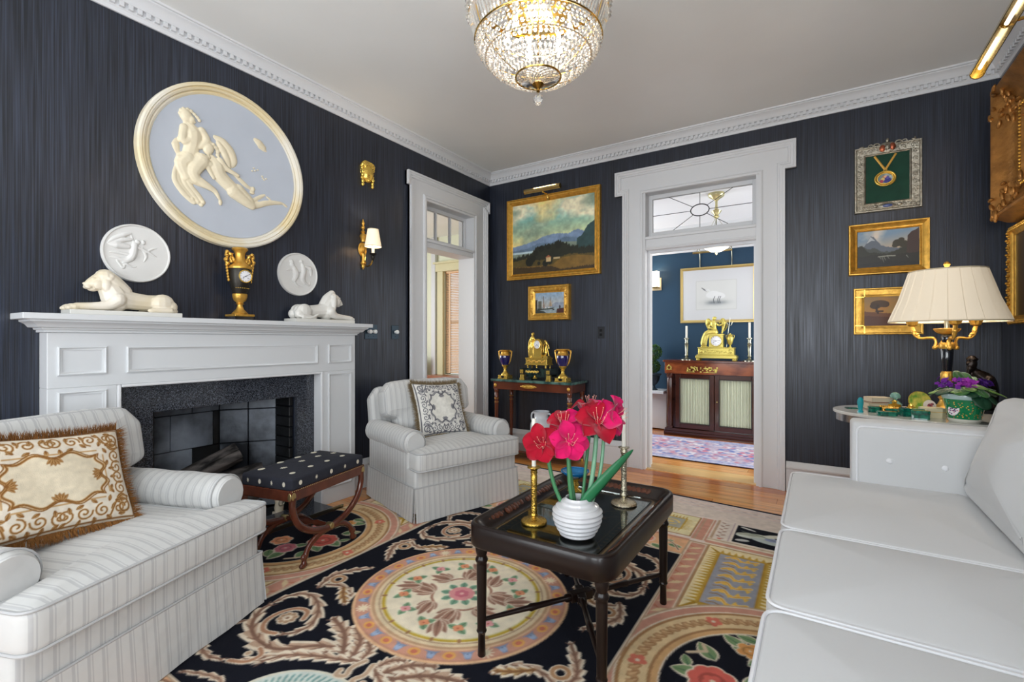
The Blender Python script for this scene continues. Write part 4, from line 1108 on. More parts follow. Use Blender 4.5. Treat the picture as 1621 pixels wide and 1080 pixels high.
# 5: silver repousse frame with miniature pendant on green velvet
sf = thing('silver_frame', 'ornate silver frame holding an oval miniature pendant on green velvet', 'frame', (3.347, 0, 2.14))
WS = T(-3.347, 0, -2.14) @ WM('back', 3.417, 2.205)
w_, h_ = .250, .345
frame(sf, WS, w_, h_, [(0, .006), (0, .014), (.006, .018), (.012, .014), (.052, .020), (.058, .026), (.066, .026), (.070, .018), (.070, 0)], SILVER)
MB(WS).box(-.05, w_ + .05, -.05, h_ + .05, 0, .008).build('velvet', mat('green_velvet', (18, 62, 46), .95, sheen=.5, var=.2, vscale=10), sf, ang=0)
rn = random.Random(6); m_ = MB(WS)
def scroll(mb, x, y, r, s_, h, th):
    P = [(x + s_ * r * (1 - t) * math.cos(2 * PI * 1.3 * t) , y + r * (1 - t) * math.sin(2 * PI * 1.3 * t), h) for t in [i / 16 for i in range(16)]]
    mb.tube(P, [th * (1 - .5 * i / 15) for i in range(16)], 6)
for i in range(9):
    yv = -.05 + i * .055
    for xv, s_ in ((-.034, 1), (w_ + .034, -1)):
        scroll(m_, xv, yv, .017, s_ * (-1) ** i, .021, .0036); m_.ell((xv + .012 * (-1) ** i, yv + .022, .021), .005, 6, 4)
for i in range(7):
    xv = -.02 + i * .048
    for yv in (-.034, h_ + .034): scroll(m_, xv, yv, .016, (-1) ** i, .021, .0036); m_.ell((xv + .02, yv - .012 * (-1) ** i, .021), .005, 6, 4)
m_.build('repousse_scrolls', SILVER, sf)
COPPER = mat('worn_copper', (170, 96, 70), .35, .9, bump=.3, bscale=60)
m_ = MB(WS)
m_.ell((w_ / 2, h_ + .045, .018), (.056, .040, .014)); 
for s_ in (-1, 1):
    scroll(m_, w_ / 2 + s_ * .06, h_ + .06, .026, s_, .024, .006); scroll(m_, w_ / 2 + s_ * .10, h_ + .066, .018, -s_, .022, .005); m_.ell((w_ / 2 + s_ * .15, h_ + .072, .02), (.016, .008, .006), rot=RZ(-s_ * .2))
m_.ell((w_ / 2, h_ + .095, .02), (.012, .016, .008)); m_.ell((w_ + .03, h_ + .078, .018), (.006, .014, .006))
m_.build('crest', SILVER, sf)
MB(WS).ell((w_ / 2 - .028, h_ + .04, .026), (.020, .026, .010)).ell((w_ / 2 + .028, h_ + .045, .026), (.020, .026, .010)).build('crest_cartouche', COPPER, sf)
MB(WS).ell((w_ / 2, h_ + .042, .034), (.018, .022, .012)).build('crest_boss', SILVER, sf)
MB(WS).ell((w_ / 2, -.034, .020), (.052, .022, .012)).ell((w_ / 2 - .07, -.03, .02), (.016, .012, .008)).ell((w_ / 2 + .07, -.03, .02), (.016, .012, .008)).build('base_cartouche', SILVER, sf)
MB(WS).ell((w_ / 2, -.034, .026), (.032, .014, .010)).build('base_gem', mat('blue_grey_enamel', (70, 84, 130), .2, coat=.6, var=.4, vscale=60), sf)
pn = thing('miniature_pendant', 'oval miniature in gold pendant on a gold ribbon inside the silver frame', 'pendant', (3.530, -.012, 2.372))
MV = Matrix(((1,0,0,0),(0,0,-1,0),(0,1,0,0),(0,0,0,1)))
MB(MV).tube([(.058 * math.cos(a), .050 * math.sin(a), .004) for a in [2 * PI * i / 40 for i in range(40)]], .007, 8, True).tube([(.046 * math.cos(a), .039 * math.sin(a), .004) for a in [2 * PI * i / 40 for i in range(40)]], .004, 6, True).build('gold_rim', GOLDP, pn)
c = Cv(.092, .078, .0016, (120, 134, 130))
c.mix((c.noise(40, 3, 3) - .45) * 4, (180, 190, 190)); c.disc(.046, .044, .016, (196, 120, 80), .018); c.disc(.056, .026, .024, (46, 44, 130), .018); c.disc(.048, .054, .009, (226, 180, 150)); c.disc(.032, .034, .012, (216, 190, 120)); c.disc(.024, .020, .012, (170, 60, 80)); c.disc(.060, .044, .01, (90, 80, 160))
canvas(c, pn, MV @ T(-.046, -.039, 0), name='miniature', off=.003)
m_ = MB(MV)
for s_ in (-1, 1):
    m_.tube([(s_ * .062, .172, .002), (s_ * .05, .15, .004), (0, .062, .005)], .007, 6, flat=.3)
m_.tube([(.010 * math.cos(a), .060 + .010 * math.sin(a), .005) for a in [2 * PI * i / 12 for i in range(12)]], .002, 6, True)
m_.build('ribbon', mat('gold_ribbon', (206, 160, 74), .5, .5), pn)
# 6: big carved frame on the right wall
c = Cv(1.50, .42, .012, (74, 46, 26)); c.mix((c.noise(3, 3, 4) - .45) * 4, (120, 76, 40)); c.mix((c.noise(5, 8, 4) - .55) * 4, (40, 26, 18))
pf6 = [(0, .02), (0, .04), (.012, .05), (.02, .05), (.03, .04), (.06, .046), (.12, .080), (.15, .115), (.165, .135), (.175, .14), (.185, .135), (.19, .10), (.205, .06), (.21, .0)]
p6, W6 = picture('carved_frame_painting', 'large dark painting in deep carved antique gilt frame high on the right wall', 'right', -.36, 1.90, 1.92, .82, .21, pf6, OLDGOLD, c)
rn = random.Random(9); m_ = MB(W6)
for (cx, cy_, ax, ay) in ((0, 0, -1, -1), (0, .40, -1, 1), (1.5, 0, 1, -1), (1.5, .40, 1, 1)):
    for k in range(34):
        t = rn.uniform(0, 1); q = rn.uniform(.25, .92); u = .21 * q
        dx = -ax * t * .20; dy = 0
        if k % 2: x = cx + ax * u; y = cy_ + ay * (.21 * rn.uniform(.1, .95)) ; 
        else: x = cx + ax * u - ax * t * .05; y = cy_ + ay * .18 - ay * t * .22
        ht = float(np.interp(max(abs(x - min(max(x, 0), 1.5)), abs(y - min(max(y, 0), .40))), [o_[0] for o_ in pf6], [o_[1] for o_ in pf6]))
        m_.ell((x, y, ht + .002), (.030, .011, .012), 8, 5, rot=RZ(rn.uniform(0, PI)))
m_.build('carved_leaves', OLDGOLD, p6)
m_ = MB(W6)
for i in range(22):
    for xv in (-.022,): m_.ell((xv, .0 + i * .0195, .052), (.009, .008, .009), 8, 5)
for i in range(60): m_.ell((i * .0255, .424, .052), (.009, .008, .009), 8, 5); m_.ell((i * .0255, -.022, .052), (.009, .008, .009), 8, 5)
m_.build('bead_moulding', GOLD, p6)
c = Cv(.40, .50, .01, (70, 56, 40)); c.mix((c.noise(6, 3, 4) - .45) * 4, (110, 90, 60))
p7, W7 = picture('ornate_small_frame', 'ornate pale gilt frame with pierced edge on the right wall below the large frame', 'right', -.272, 1.295, .50, .59, .05, [(0, .01), (0, .018), (.012, .02), (.025, .03), (.04, .036), (.05, .028), (.05, 0)], GOLD, Cv(.40, .49, .01, (60, 50, 40)))
rn = random.Random(19); m_ = MB(W7)
for i in range(40):
    yv = -.045 + i * .0145
    m_.ell((-.036 - .012 * (i % 2), yv, .032 + .004 * (i % 3)), (.011, .009, .010), 8, 5)
for i in range(34):
    for yv in (-.036, .526): m_.ell((-.03 + i * .0145, yv + .01 * (i % 2) - .005, .034), (.011, .009, .010), 8, 5)
m_.build('pierced_edge', GOLD, p7)
pr = thing('picture_light', 'long brass trough picture light above the large carved frame, lit', 'picture light', (3.80, -1.42, 2.555))
m_ = MB()
m_.grid(lambda u, v: (.030 * math.cos(-.15 + PI * 1.1 * v), -.42 + .76 * u, .030 * math.sin(-.15 + PI * 1.1 * v)), 2, 13).grid(lambda u, v: (.027 * math.cos(-.15 + PI * 1.1 * v), -.42 + .76 * u, .027 * math.sin(-.15 + PI * 1.1 * v)), 2, 13)
m_.build('trough', mat('polished_trough', (210, 198, 164), .22, .9), pr, ang=60)
TB_ = mat('tube_bulb_glow', (255, 240, 215), .5, emit=3.0, ecol=(255, 238, 206))
MB().tube([(0, -.36, .004), (0, -.10, .004)], .008, 8).build('tube_bulb', TB_, pr)
MB().tube([(0, .02, .004), (0, .30, .004)], .008, 8).build('tube_bulb', TB_, pr)
MB().tube([(0, .335, 0), (0, .345, 0)], .031, 16).tube([(0, -.425, 0), (0, -.415, 0)], .031, 16).build('end_cap', BRASS, pr, ang=50)
MB().tube(spline([(.01, -.05, .03), (.10, -.05, .035), (.20, -.05, .03), (.27, -.05, .02)], 4), .008, 8).ell((.01, -.05, .032), .022).build('arm', BRASS, pr)
# ================================================================ THE RUG
RX0, RX1, RY0, RY1 = .285, 3.175, -4.62, -.48
def rug():
    w = RX1 - RX0; h = RY1 - RY0
    c = Cv(w, h, .0052, (16, 18, 26))
    ox, oy = -RX0, -RY0
    CX, CYc = 1.73 + ox, -2.64 + oy
    K = (18, 20, 30); CR = (226, 212, 190); TN = (188, 160, 134); BR = (140, 106, 86); PK = (204, 150, 130); GD = (196, 160, 70); GY = (156, 158, 168)
    GRN = (122, 150, 106); DGR = (74, 108, 82); SAL = (214, 120, 100); LP = (232, 200, 184); TAN2 = (170, 128, 88)
    # --- outer ground and pale border
    c.rect(.0, w, 0, h, (24, 28, 44)); 
    c.rect(.035, w - .035, .035, h - .035, (222, 208, 196))
    m = (c.noise(8, 2, 4, .4) - .5) * 4
    for i in range(7): 
        y = h - .05 - i * .026
        c.line([(x, y + .003 * math.sin(x * 30 + i)) for x in np.arange(.04, w - .04, .05)], .0035, [(206, 186, 190), (196, 180, 184), (214, 180, 170)][i % 3])
        c.line([(x, .05 + i * .026) for x in np.arange(.04, w - .04, .05)], .0035, (206, 186, 190))
    for i in range(40):
        for y in (h - .13, .13): c.disc(.1 + i * .07, y, .014, (184, 160, 160), .007)
    # side columns, peach and pink ground
    for s_ in (-1, 1):
        def X(x): return CX + s_ * (x - 1.73)
        def R(x0, x1, y0, y1, col): c.rect(min(X(x0), X(x1)), max(X(x0), X(x1)), y0 + oy, y1 + oy, col)
        def L(pts, wd_, col): c.line([(X(x), y + oy) for x, y in pts], wd_, col)
        def P(pts, col): c.poly([(X(x), y + oy) for x, y in pts], col)
        def D(x, y, r, col, r2=None, rot=0): c.disc(X(x), y + oy, r, col, r2, rot * s_)
        R(2.475, 3.16, -4.5, -.90, (224, 190, 160))
        # pink band with pale wedges
        R(2.475, 2.585, -4.4, -1.40, TN); R(2.486, 2.578, -4.4, -1.42, CR); R(2.494, 2.572, -4.4, -1.43, PK)
        y = -4.3
        while y < -1.5:
            P([(2.498, y), (2.545, y + .025), (2.568, y + .06), (2.52, y + .045)], (222, 200, 160)); P([(2.498, y + .05), (2.53, y + .04), (2.498, y + .075)], (196, 128, 104)); y += .095
        # gold panels above and below the lunette
        for (ya, yb) in ((-2.32, -1.40), (-3.86, -2.94)):
            R(2.585, 3.10, ya, yb, TAN2); R(2.592, 3.09, ya, yb - .010, (232, 216, 172))
            ia, ib = (max(ya, -2.13), yb - .09) if yb > -2 else (ya + .09, min(yb, -3.15))
            R(2.645, 2.90, ia, ib, GD); R(2.655, 2.89, ia + .012, ib - .012, (180, 140, 58)); R(2.664, 2.880, ia + .02, ib - .02, GY)
            k = 0; y = ia
            while y < ib:
                P([(2.645, y), (2.645, y + .022), (2.600, y + .006)], GD); P([(2.90, y), (2.90, y + .022), (2.945, y + .006)], GD); y += .032
            x = 2.66
            while x < 2.89:
                P([(x, ib), (x + .02, ib), (x + .01, ib + .045)], GD); P([(x, ia), (x + .02, ia), (x + .01, ia - .055)], GD); x += .034
            for a in ((2.645, ib, -.04, .05), (2.90, ib, .04, .05), (2.645, ia, -.05, -.07), (2.90, ia, .05, -.07)): L([(a[0], a[1]), (a[0] + a[2], a[1] + a[3])], [.010, .003], (170, 134, 50))
            y = ia + .07; k = 0
            while y < ib - .06:
                L(spline([(2.70, y), (2.74, y + .03), (2.78, y - .015), (2.85, y + .02)], 6), .010, (232, 206, 150)); L(spline([(2.70, y), (2.74, y + .03), (2.78, y - .015), (2.85, y + .02)], 6), .005, (214, 164, 70))
                for q in range(4): P([(2.72 + q * .035, y), (2.735 + q * .035, y + .035 * (-1) ** q), (2.75 + q * .035, y)], (226, 184, 90))
                L([(2.69, y - .03), (2.72, y - .02), (2.75, y - .035)], .003, (150, 110, 60)); y += .085; k += 1
        # cross bands and small panels at the ends
        for sy in (1, -1):
            def Y(y): return y if sy > 0 else (-2.64 * 2 - y)
            def RR(x0, x1, y0, y1, col): R(x0, x1, min(Y(y0), Y(y1)), max(Y(y0), Y(y1)), col)
            RR(2.475, 3.16, -1.40, -1.28, CR); RR(2.475, 3.16, -1.375, -1.335, PK); RR(2.475, 3.16, -1.305, -1.295, TN)
            RR(2.56, 3.16, -1.28, -.90, (226, 214, 202)); RR(2.57, 2.585, -1.28, -.9, TN); RR(2.665, 2.675, -1.28, -.9, (190, 170, 172))
            for i in range(10): D(2.62 + .012 * (-1) ** i, Y(-1.25 + i * .034), .017, (180, 150, 136), .009, .8 * (-1) ** i)
            D(2.62, Y(-1.26), .012, SAL)
            RR(2.69, 3.10, -1.26, -.92, K)
            for (x, y, r, r2, ro, col) in ((2.80, -1.08, .11, .05, .3, (206, 210, 200)), (2.78, -1.06, .09, .03, .3, (176, 180, 164)), (2.88, -1.14, .10, .035, -.2, (190, 200, 196)), (2.92, -1.0, .09, .03, .5, (216, 214, 200)), (2.90, -1.09, .05, .03, .2, (150, 160, 196)), (3.0, -1.08, .09, .05, 0, (206, 206, 190)), (2.74, -1.20, .04, .02, .4, (200, 200, 196)), (2.75, -.96, .05, .012, -.4, (214, 212, 206)), (2.97, -.96, .06, .012, -.3, (214, 212, 206))):
                D(x, Y(y), r, col, r2, ro * sy)
            L([(2.72, Y(-1.02)), (2.82, Y(-1.05)), (2.95, Y(-1.12))], .004, (120, 130, 120))
            # small gold panel and peach flower cell
            RR(1.73, 2.56, -1.40, -.90, (230, 216, 206)); RR(2.475, 2.56, -1.36, -.92, PK); RR(2.49, 2.50, -1.36, -.92, TN); RR(2.54, 2.55, -1.36, -.92, CR)
            RR(2.16, 2.47, -1.34, -.93, TAN2); RR(2.17, 2.46, -1.33, -.94, (232, 222, 178)); RR(2.225, 2.395, -1.24, -1.02, GD); RR(2.235, 2.385, -1.23, -1.03, (176, 174, 160))
            L(arc(X(2.31) - CX + CX if False else 2.31, Y(-1.13), .05, 0, 5.5, 14), .007, (222, 196, 120)); D(2.31, Y(-1.13), .02, (222, 196, 120))
            for i in range(8):
                x = 2.225 + i * .022; yb_ = -1.02
                P([(x, Y(-1.02)), (x + .012, Y(-1.02)), (x + .006, Y(-.965))], GD); P([(x, Y(-1.24)), (x + .012, Y(-1.24)), (x + .006, Y(-1.295))], GD)
            for i in range(9):
                y = -1.235 + i * .024
                P([(2.395, Y(y)), (2.395, Y(y + .012)), (2.445, Y(y + .006))], GD); P([(2.225, Y(y)), (2.225, Y(y + .012)), (2.18, Y(y + .006))], GD)
            RR(1.95, 2.475, -1.66, -1.38, (226, 178, 138)); RR(1.95, 2.475, -1.41, -1.385, PK)
            D(2.22, Y(-1.52), .085, LP, .075); D(2.22, Y(-1.52), .070, SAL, .062)
            for i in range(8):
                a = i * PI / 4; D(2.22 + .045 * math.cos(a), Y(-1.52) + .04 * math.sin(a), .02, (230, 150, 130))
            D(2.22, Y(-1.52), .022, (196, 90, 84))
            for (x, y, a) in ((2.12, -1.50, 2.8), (2.32, -1.50, .3), (2.15, -1.58, 3.8), (2.30, -1.59, -.6), (2.38, -1.54, -.2)): leaf2(c, (X(x), Y(y) + oy), .09, (a if s_ > 0 else PI - a) * 1, GRN, CR, DGR, .03)
            L([(1.95, Y(-1.64)), (2.1, Y(-1.655)), (2.28, Y(-1.62)), (2.40, Y(-1.70))], .010, CR); L([(1.95, Y(-1.65)), (2.1, Y(-1.665)), (2.28, Y(-1.63)), (2.40, Y(-1.71))], .005, BR)
            L([(2.36, Y(-1.47)), (2.42, Y(-1.53)), (2.455, Y(-1.6))], .009, CR); L([(2.36, Y(-1.47)), (2.42, Y(-1.53)), (2.455, Y(-1.6))], .004, BR)
        # lunette: rings round a black half disc of flowers
        lx, ly = 3.04, -2.63
        for r, col in ((.615, TN), (.604, CR), (.596, PK), (.556, CR), (.548, TAN2), (.534, (222, 196, 152)), (.440, TAN2), (.428, (214, 170, 120)), (.405, CR), (.398, K)): D(lx, ly, r, col)
        for i in range(40):
            a = PI / 2 + PI * i / 39 ; r = .487
            x = lx + r * math.cos(a); y = ly + r * math.sin(a)
            if i in (8, 20, 31):
                for q in range(5): D(x + .022 * math.cos(q * 1.257), y + .022 * math.sin(q * 1.257), .014, SAL)
                D(x, y, .008, CR)
            else:
                D(x, y, .028, (166, 124, 86), .013, a + .7); D(x - .012 * math.sin(a), y + .012 * math.cos(a), .028, (186, 146, 106), .013, a - .7); D(x, y, .022, (206, 170, 128), .005, a + .7)
        def flower(x, y, r, col, n=8, col2=None):
            col2 = col2 or tuple(int(v * .8) for v in col)
            for q in range(n): D(x + r * .62 * math.cos(q * 2 * PI / n), y + r * .62 * math.sin(q * 2 * PI / n), r * .46, CR)
            for q in range(n): D(x + r * .60 * math.cos(q * 2 * PI / n), y + r * .60 * math.sin(q * 2 * PI / n), r * .38, col)
            D(x, y, r * .55, col2)
            for q in range(5): D(x + r * .25 * math.cos(q * 1.257), y + r * .25 * math.sin(q * 1.257), r * .18, col)
            D(x, y, r * .12, CR)
        def lf(x, y, L_, a, col=GRN): leaf2(c, (X(x), y + oy), L_, a if s_ > 0 else PI - a, col, CR, DGR, L_ * .32)
        for (x, y, L_, a) in ((2.80, -2.50, .12, 2.3), (2.78, -2.60, .12, 3.3), (2.86, -2.40, .10, 1.5), (2.80, -2.68, .11, 3.6), (2.78, -2.76, .10, 4.2), (2.87, -2.82, .12, 4.6), (2.90, -2.46, .11, .6), (2.88, -2.36, .10, 2.6), (2.84, -2.70, .09, 5.3), (2.93, -2.30, .09, 3.0), (2.96, -2.86, .1, 3.8), (2.92, -2.60, .10, 1.4), (2.72, -2.58, .07, 2.0)): lf(x, y, L_, a)
        flower(2.81, -2.62, .085, (214, 104, 92)); flower(2.90, -2.37, .05, (222, 160, 96), 5); flower(2.90, -2.80, .06, (206, 120, 130)); flower(2.99, -2.52, .07, (226, 150, 150)); flower(3.02, -2.75, .06, (222, 150, 110), 6)
        L([(2.70, -2.50), (2.76, -2.46), (2.74, -2.42)], .008, (210, 190, 160)); L([(2.78, -2.88), (2.74, -2.84), (2.70, -2.80)], .008, (210, 190, 160))
    # --- black field
    F0, F1, G0, G1 = 1.73 - .745, 1.73 + .745, -2.64 - .98, -2.64 + .98
    c.rect(F0 + ox - .016, F1 + ox + .016, G0 + oy - .016, G1 + oy + .016, TN)
    c.rect(F0 + ox - .008, F1 + ox + .008, G0 + oy - .008, G1 + oy + .008, CR)
    c.rect(F0 + ox, F1 + ox, G0 + oy, G1 + oy, K)
    ac = [K, CR, (190, 160, 136), (132, 100, 84)]
    for sx in (-1, 1):
        for sy in (-1, 1):
            def Q(x, y): return (CX + sx * (x - 1.73), CYc + sy * (-(y) - 2.64) * 1.0)
            # quadrant coordinates taken in the lower left quadrant: x < 1.73, y < -2.64
            def q(pts): return [Q(*p) for p in pts]
            acanthus(c, q(spline([(1.69, -3.23), (1.58, -3.205), (1.48, -3.24), (1.37, -3.335), (1.25, -3.345), (1.14, -3.31), (1.06, -3.23), (1.045, -3.14)], 8)), .058, ac, 9, sx * sy)
            acanthus(c, q(spline([(1.045, -3.16), (1.055, -3.08), (1.12, -3.03), (1.21, -3.05), (1.29, -3.105), (1.34, -3.18), (1.32, -3.25), (1.27, -3.285)], 8)), .042, ac, 8, -sx * sy)
            sp_ = q(spline([(1.27, -3.285), (1.21, -3.30), (1.155, -3.26), (1.145, -3.19), (1.18, -3.13), (1.24, -3.12), (1.275, -3.165)], 8))
            c.line(sp_, .015, CR); c.line(sp_, .009, (176, 132, 104))
            fx, fy = Q(1.21, -3.195)
            for k in range(8): c.disc(fx + .030 * math.cos(k * PI / 4), fy + .030 * math.sin(k * PI / 4), .017, CR)
            for k in range(8): c.disc(fx + .030 * math.cos(k * PI / 4), fy + .030 * math.sin(k * PI / 4), .011, (176, 144, 116))
            c.disc(fx, fy, .014, CR); c.disc(fx, fy, .008, BR)
            # big leaves from the junction
            for tip, base, wd_ in (((1.36, -3.085), (1.60, -3.215), .062), ((1.50, -3.075), (1.655, -3.225), .055), ((1.62, -3.115), (1.69, -3.225), .040), ((1.30, -3.46), (1.55, -3.24), .040)):
                mx = ((tip[0] + base[0]) / 2 + .02, (tip[1] + base[1]) / 2 + .02)
                acanthus(c, q(spline([base, mx, tip], 10)), wd_, ac, 6, sx * sy)
            # spray climbing beside the medallion
            acanthus(c, q(spline([(1.33, -3.00), (1.27, -2.92), (1.17, -2.90), (1.06, -2.96)], 8)), .034, ac, 5, sx * sy)
            acanthus(c, q(spline([(1.10, -2.97), (1.06, -2.86), (1.10, -2.77), (1.17, -2.68)], 8)), .042, ac, 7, -sx * sy)
            acanthus(c, q(spline([(1.20, -2.90), (1.26, -2.95), (1.33, -2.99)], 8)), .045, [K, CR, (196, 160, 108), (140, 100, 66)], 4, sx * sy)
            e = q(arc(1.115, -2.865, .030, 0, 2 * PI, 20)); c.line(e, .014, CR); c.line(e, .008, (178, 136, 100))
            # end scroll, towards the corner
            acanthus(c, q(spline([(1.08, -3.30), (1.03, -3.38), (1.08, -3.47), (1.18, -3.50), (1.28, -3.47)], 8)), .034, ac, 8, sx * sy)
            e = q(spline([(1.28, -3.47), (1.34, -3.44), (1.35, -3.39), (1.31, -3.37)], 8)); c.line(e, .013, CR); c.line(e, .008, (176, 132, 104))
            c.disc(*Q(1.30, -3.41), .018, CR); c.disc(*Q(1.30, -3.41), .011, TN)
            acanthus(c, q(spline([(1.45, -3.58), (1.36, -3.54), (1.27, -3.56), (1.18, -3.60)], 8)), .024, ac, 6, -sx * sy)
    # end medallions: lilac discs in a teal flecked ring
    for sy in (-1, 1):
        my = CYc + sy * .90
        c.disc(CX, my, .285, (218, 214, 196), .24); c.disc(CX, my, .270, (200, 208, 200), .228); 
        for i in range(64):
            a = i * PI / 32
            for r in (.245, .225): c.disc(CX + r * math.cos(a + r * 8), my + r * .85 * math.sin(a + r * 8), .012, (110, 150, 146), .0045, a + PI / 2)
        c.disc(CX, my, .208, CR, .172); c.disc(CX, my, .200, (200, 192, 200), .165)
        for k in range(8): c.disc(CX + .06 * math.cos(k * PI / 4), my + .05 * math.sin(k * PI / 4), .032, (170, 124, 96))
        c.disc(CX, my, .05, (206, 130, 120))
        for sx in (-1, 1):
            acanthus(c, [(CX + sx * x, my - sy * y) for x, y in spline([(.02, .34), (.10, .30), (.20, .26), (.30, .20), (.36, .10)], 8)], .040, ac, 8, sx * sy)
            e = [(CX + sx * x, my - sy * y) for x, y in spline([(.02, .34), (.035, .29), (.02, .25), (.05, .235), (.06, .26)], 6)]; c.line(e, .014, CR); c.line(e, .008, TN)
    # --- central medallion
    mx_, my_ = 1.715 + ox, -2.64 + oy
    R0 = .500
    for r, col in ((1.0, (222, 180, 140)), (.972, (196, 142, 118)), (.955, (206, 152, 130)), (.845, (222, 186, 150)), (.825, (196, 158, 124)), (.80, (226, 206, 170)), (.765, (180, 150, 124)), (.752, (222, 204, 168)), (.735, (196, 166, 62)), (.710, (216, 204, 150)), (.695, (236, 224, 198))):
        c.disc(mx_, my_, R0 * r, col, R0 * r * .965)
    for i in range(40):
        a = 2 * PI * i / 40 + .08; r = R0 * .90
        x = mx_ + r * math.cos(a); y = my_ + r * .965 * math.sin(a)
        if i % 10 == 5:
            for k in range(10): c.line([(x, y), (x + .030 * math.cos(k * .628), y + .030 * math.sin(k * .628))], [.006, .003], (238, 222, 190))
        elif i % 2:
            c.disc(x, y, .022, (226, 170, 96), .026, a); c.disc(x, y, .012, (206, 120, 96), .014, a)
        else:
            t = (-math.sin(a), math.cos(a)); n = (math.cos(a), math.sin(a))
            c.poly([(x + n[0] * .024 - t[0] * .010, y + n[1] * .024 - t[1] * .010), (x - n[0] * .014 - t[0] * .020, y - n[1] * .014 - t[1] * .020), (x - n[0] * .022 - t[0] * .034, y - n[1] * .022 - t[1] * .034), (x - n[0] * .018, y - n[1] * .018), (x - n[0] * .022 + t[0] * .034, y - n[1] * .022 + t[1] * .034), (x - n[0] * .014 + t[0] * .020, y - n[1] * .014 + t[1] * .020), (x + n[0] * .024 + t[0] * .010, y + n[1] * .024 + t[1] * .010)], (132, 148, 176))
            c.disc(x + n[0] * .004, y + n[1] * .004, .015, (162, 178, 204)); c.disc(x - n[0] * .006, y - n[1] * .006, .003, (60, 70, 100))
    for i in range(20):
        a = 2 * PI * i / 20; c.disc(mx_ + R0 * .722 * math.cos(a), my_ + R0 * .697 * math.sin(a), .013, (164, 124, 86), .008, a)
    for k in range(4):
        a = k * PI / 2 + .45
        def rot(p, a=a): return (mx_ + p[0] * math.cos(a) - p[1] * math.sin(a), my_ + p[0] * math.sin(a) + p[1] * math.cos(a))
        e = [rot(p) for p in spline([(.09, .11), (.13, .05), (.14, -.02), (.19, -.06), (.26, -.03)], 6)]
        c.line(e, .006, (170, 126, 106)); 
        for (bx, by, da, L_) in ((.13, .0, -.35, .15), (.12, .08, 1.3, .12), (.21, -.05, .15, .13)):
            for dd, ll, ww in ((-.75, .6, .022), (.75, .6, .022), (-.38, .85, .022), (.38, .85, .022), (0, 1.0, .024)):
                b_ = rot((bx, by)); leaf2(c, b_, L_ * ll, a + da + dd, (160, 122, 104), (214, 192, 170), (118, 84, 70), ww)
        for dt in (-.42, .15, .62):
            aa = a + dt; x = mx_ + .275 * math.cos(aa); y = my_ + .265 * math.sin(aa)
            for da in (-.9, .9, 2.6): leaf2(c, (x, y), .055, aa + PI / 2 + da, (128, 160, 124), (224, 222, 196), (80, 112, 88), .022)
            for (dx, dy) in ((-.012, .0), (.012, .004), (.0, .012), (.0, -.010)): c.disc(x + dx, y + dy, .013, (222, 150, 112) if dt < .4 else (224, 160, 160))
            c.disc(x, y, .005, (180, 90, 70))
    for k in range(9): leaf2(c, (mx_ + .05 * math.cos(k * .7), my_ + .05 * math.sin(k * .7)), .055, k * .7, (124, 160, 134), (224, 222, 196), (80, 120, 96), .024)
    for k in range(9): c.disc(mx_ + .042 * math.cos(k * .698), my_ + .038 * math.sin(k * .698), .022, (222, 150, 150))
    for k in range(6): c.disc(mx_ + .020 * math.cos(k * 1.047), my_ + .018 * math.sin(k * 1.047), .015, (206, 116, 130))
    c.disc(mx_, my_, .010, (232, 180, 170))
    # wool mottling and carved pile
    n = c.noise(30, 4, 3)[..., None]
    c.a = c.a * (.93 + .14 * n)
    lum = c.a.mean(-1)
    z = np.clip((lum - 40) / 120, 0, 1) * .0028
    z = (z + np.roll(z, 1, 0) + np.roll(z, 1, 1) + np.roll(z, -1, 0) + np.roll(z, -1, 1)) / 5
    o = thing('rug', 'large black and cream floral rug with round medallion beneath the furniture', 'rug', (0, 0, 0))
    def fn(x, y):
        Xw = x + RX0; Yw = y + RY0
        k = np.clip((Yw + 1.7) / 1.2, 0, 1)
        return Xw, Yw - k * (Xw - .6) * .085, np.full_like(x, .0085)
    c.mesh('pile', vcol_mat('wool_pile', .95, .15, .5, 420, bdist=.003), o, fn, z)
    def k_(y): return max(0, min(1, (y + 1.7) / 1.2))
    P_ = [(RX0, RY0), (RX1, RY0), (RX1, RY1 - (RX1 - .6) * .085), (RX0, RY1 - (RX0 - .6) * .085)]
    MB().prism(P_, .0005, .0080).build('backing', mat('rug_backing', (22, 24, 34), .95), o, ang=0)
    return o
def leaf2(c, p, L_, a, col, edge, vein, W):
    ca, sa = math.cos(a), math.sin(a)
    def pt(t, w): return (p[0] + ca * t * L_ - sa * w, p[1] + sa * t * L_ + ca * w)
    for k, (ww, cc) in enumerate(((W, edge), (W * .74, col))):
        up = []; dn = []
        for i in range(9):
            t = i / 8; w_ = ww * math.sin(PI * min(1, t ** .8)) ** .8 if 0 < t < 1 else 0
            up.append(pt(t if k == 0 else .05 + t * .9, w_)); dn.append(pt(t if k == 0 else .05 + t * .9, -w_))
        c.poly(up + dn[::-1], cc)
    c.line([pt(.08, 0), pt(.85, 0)], [.0035, .001], vein)
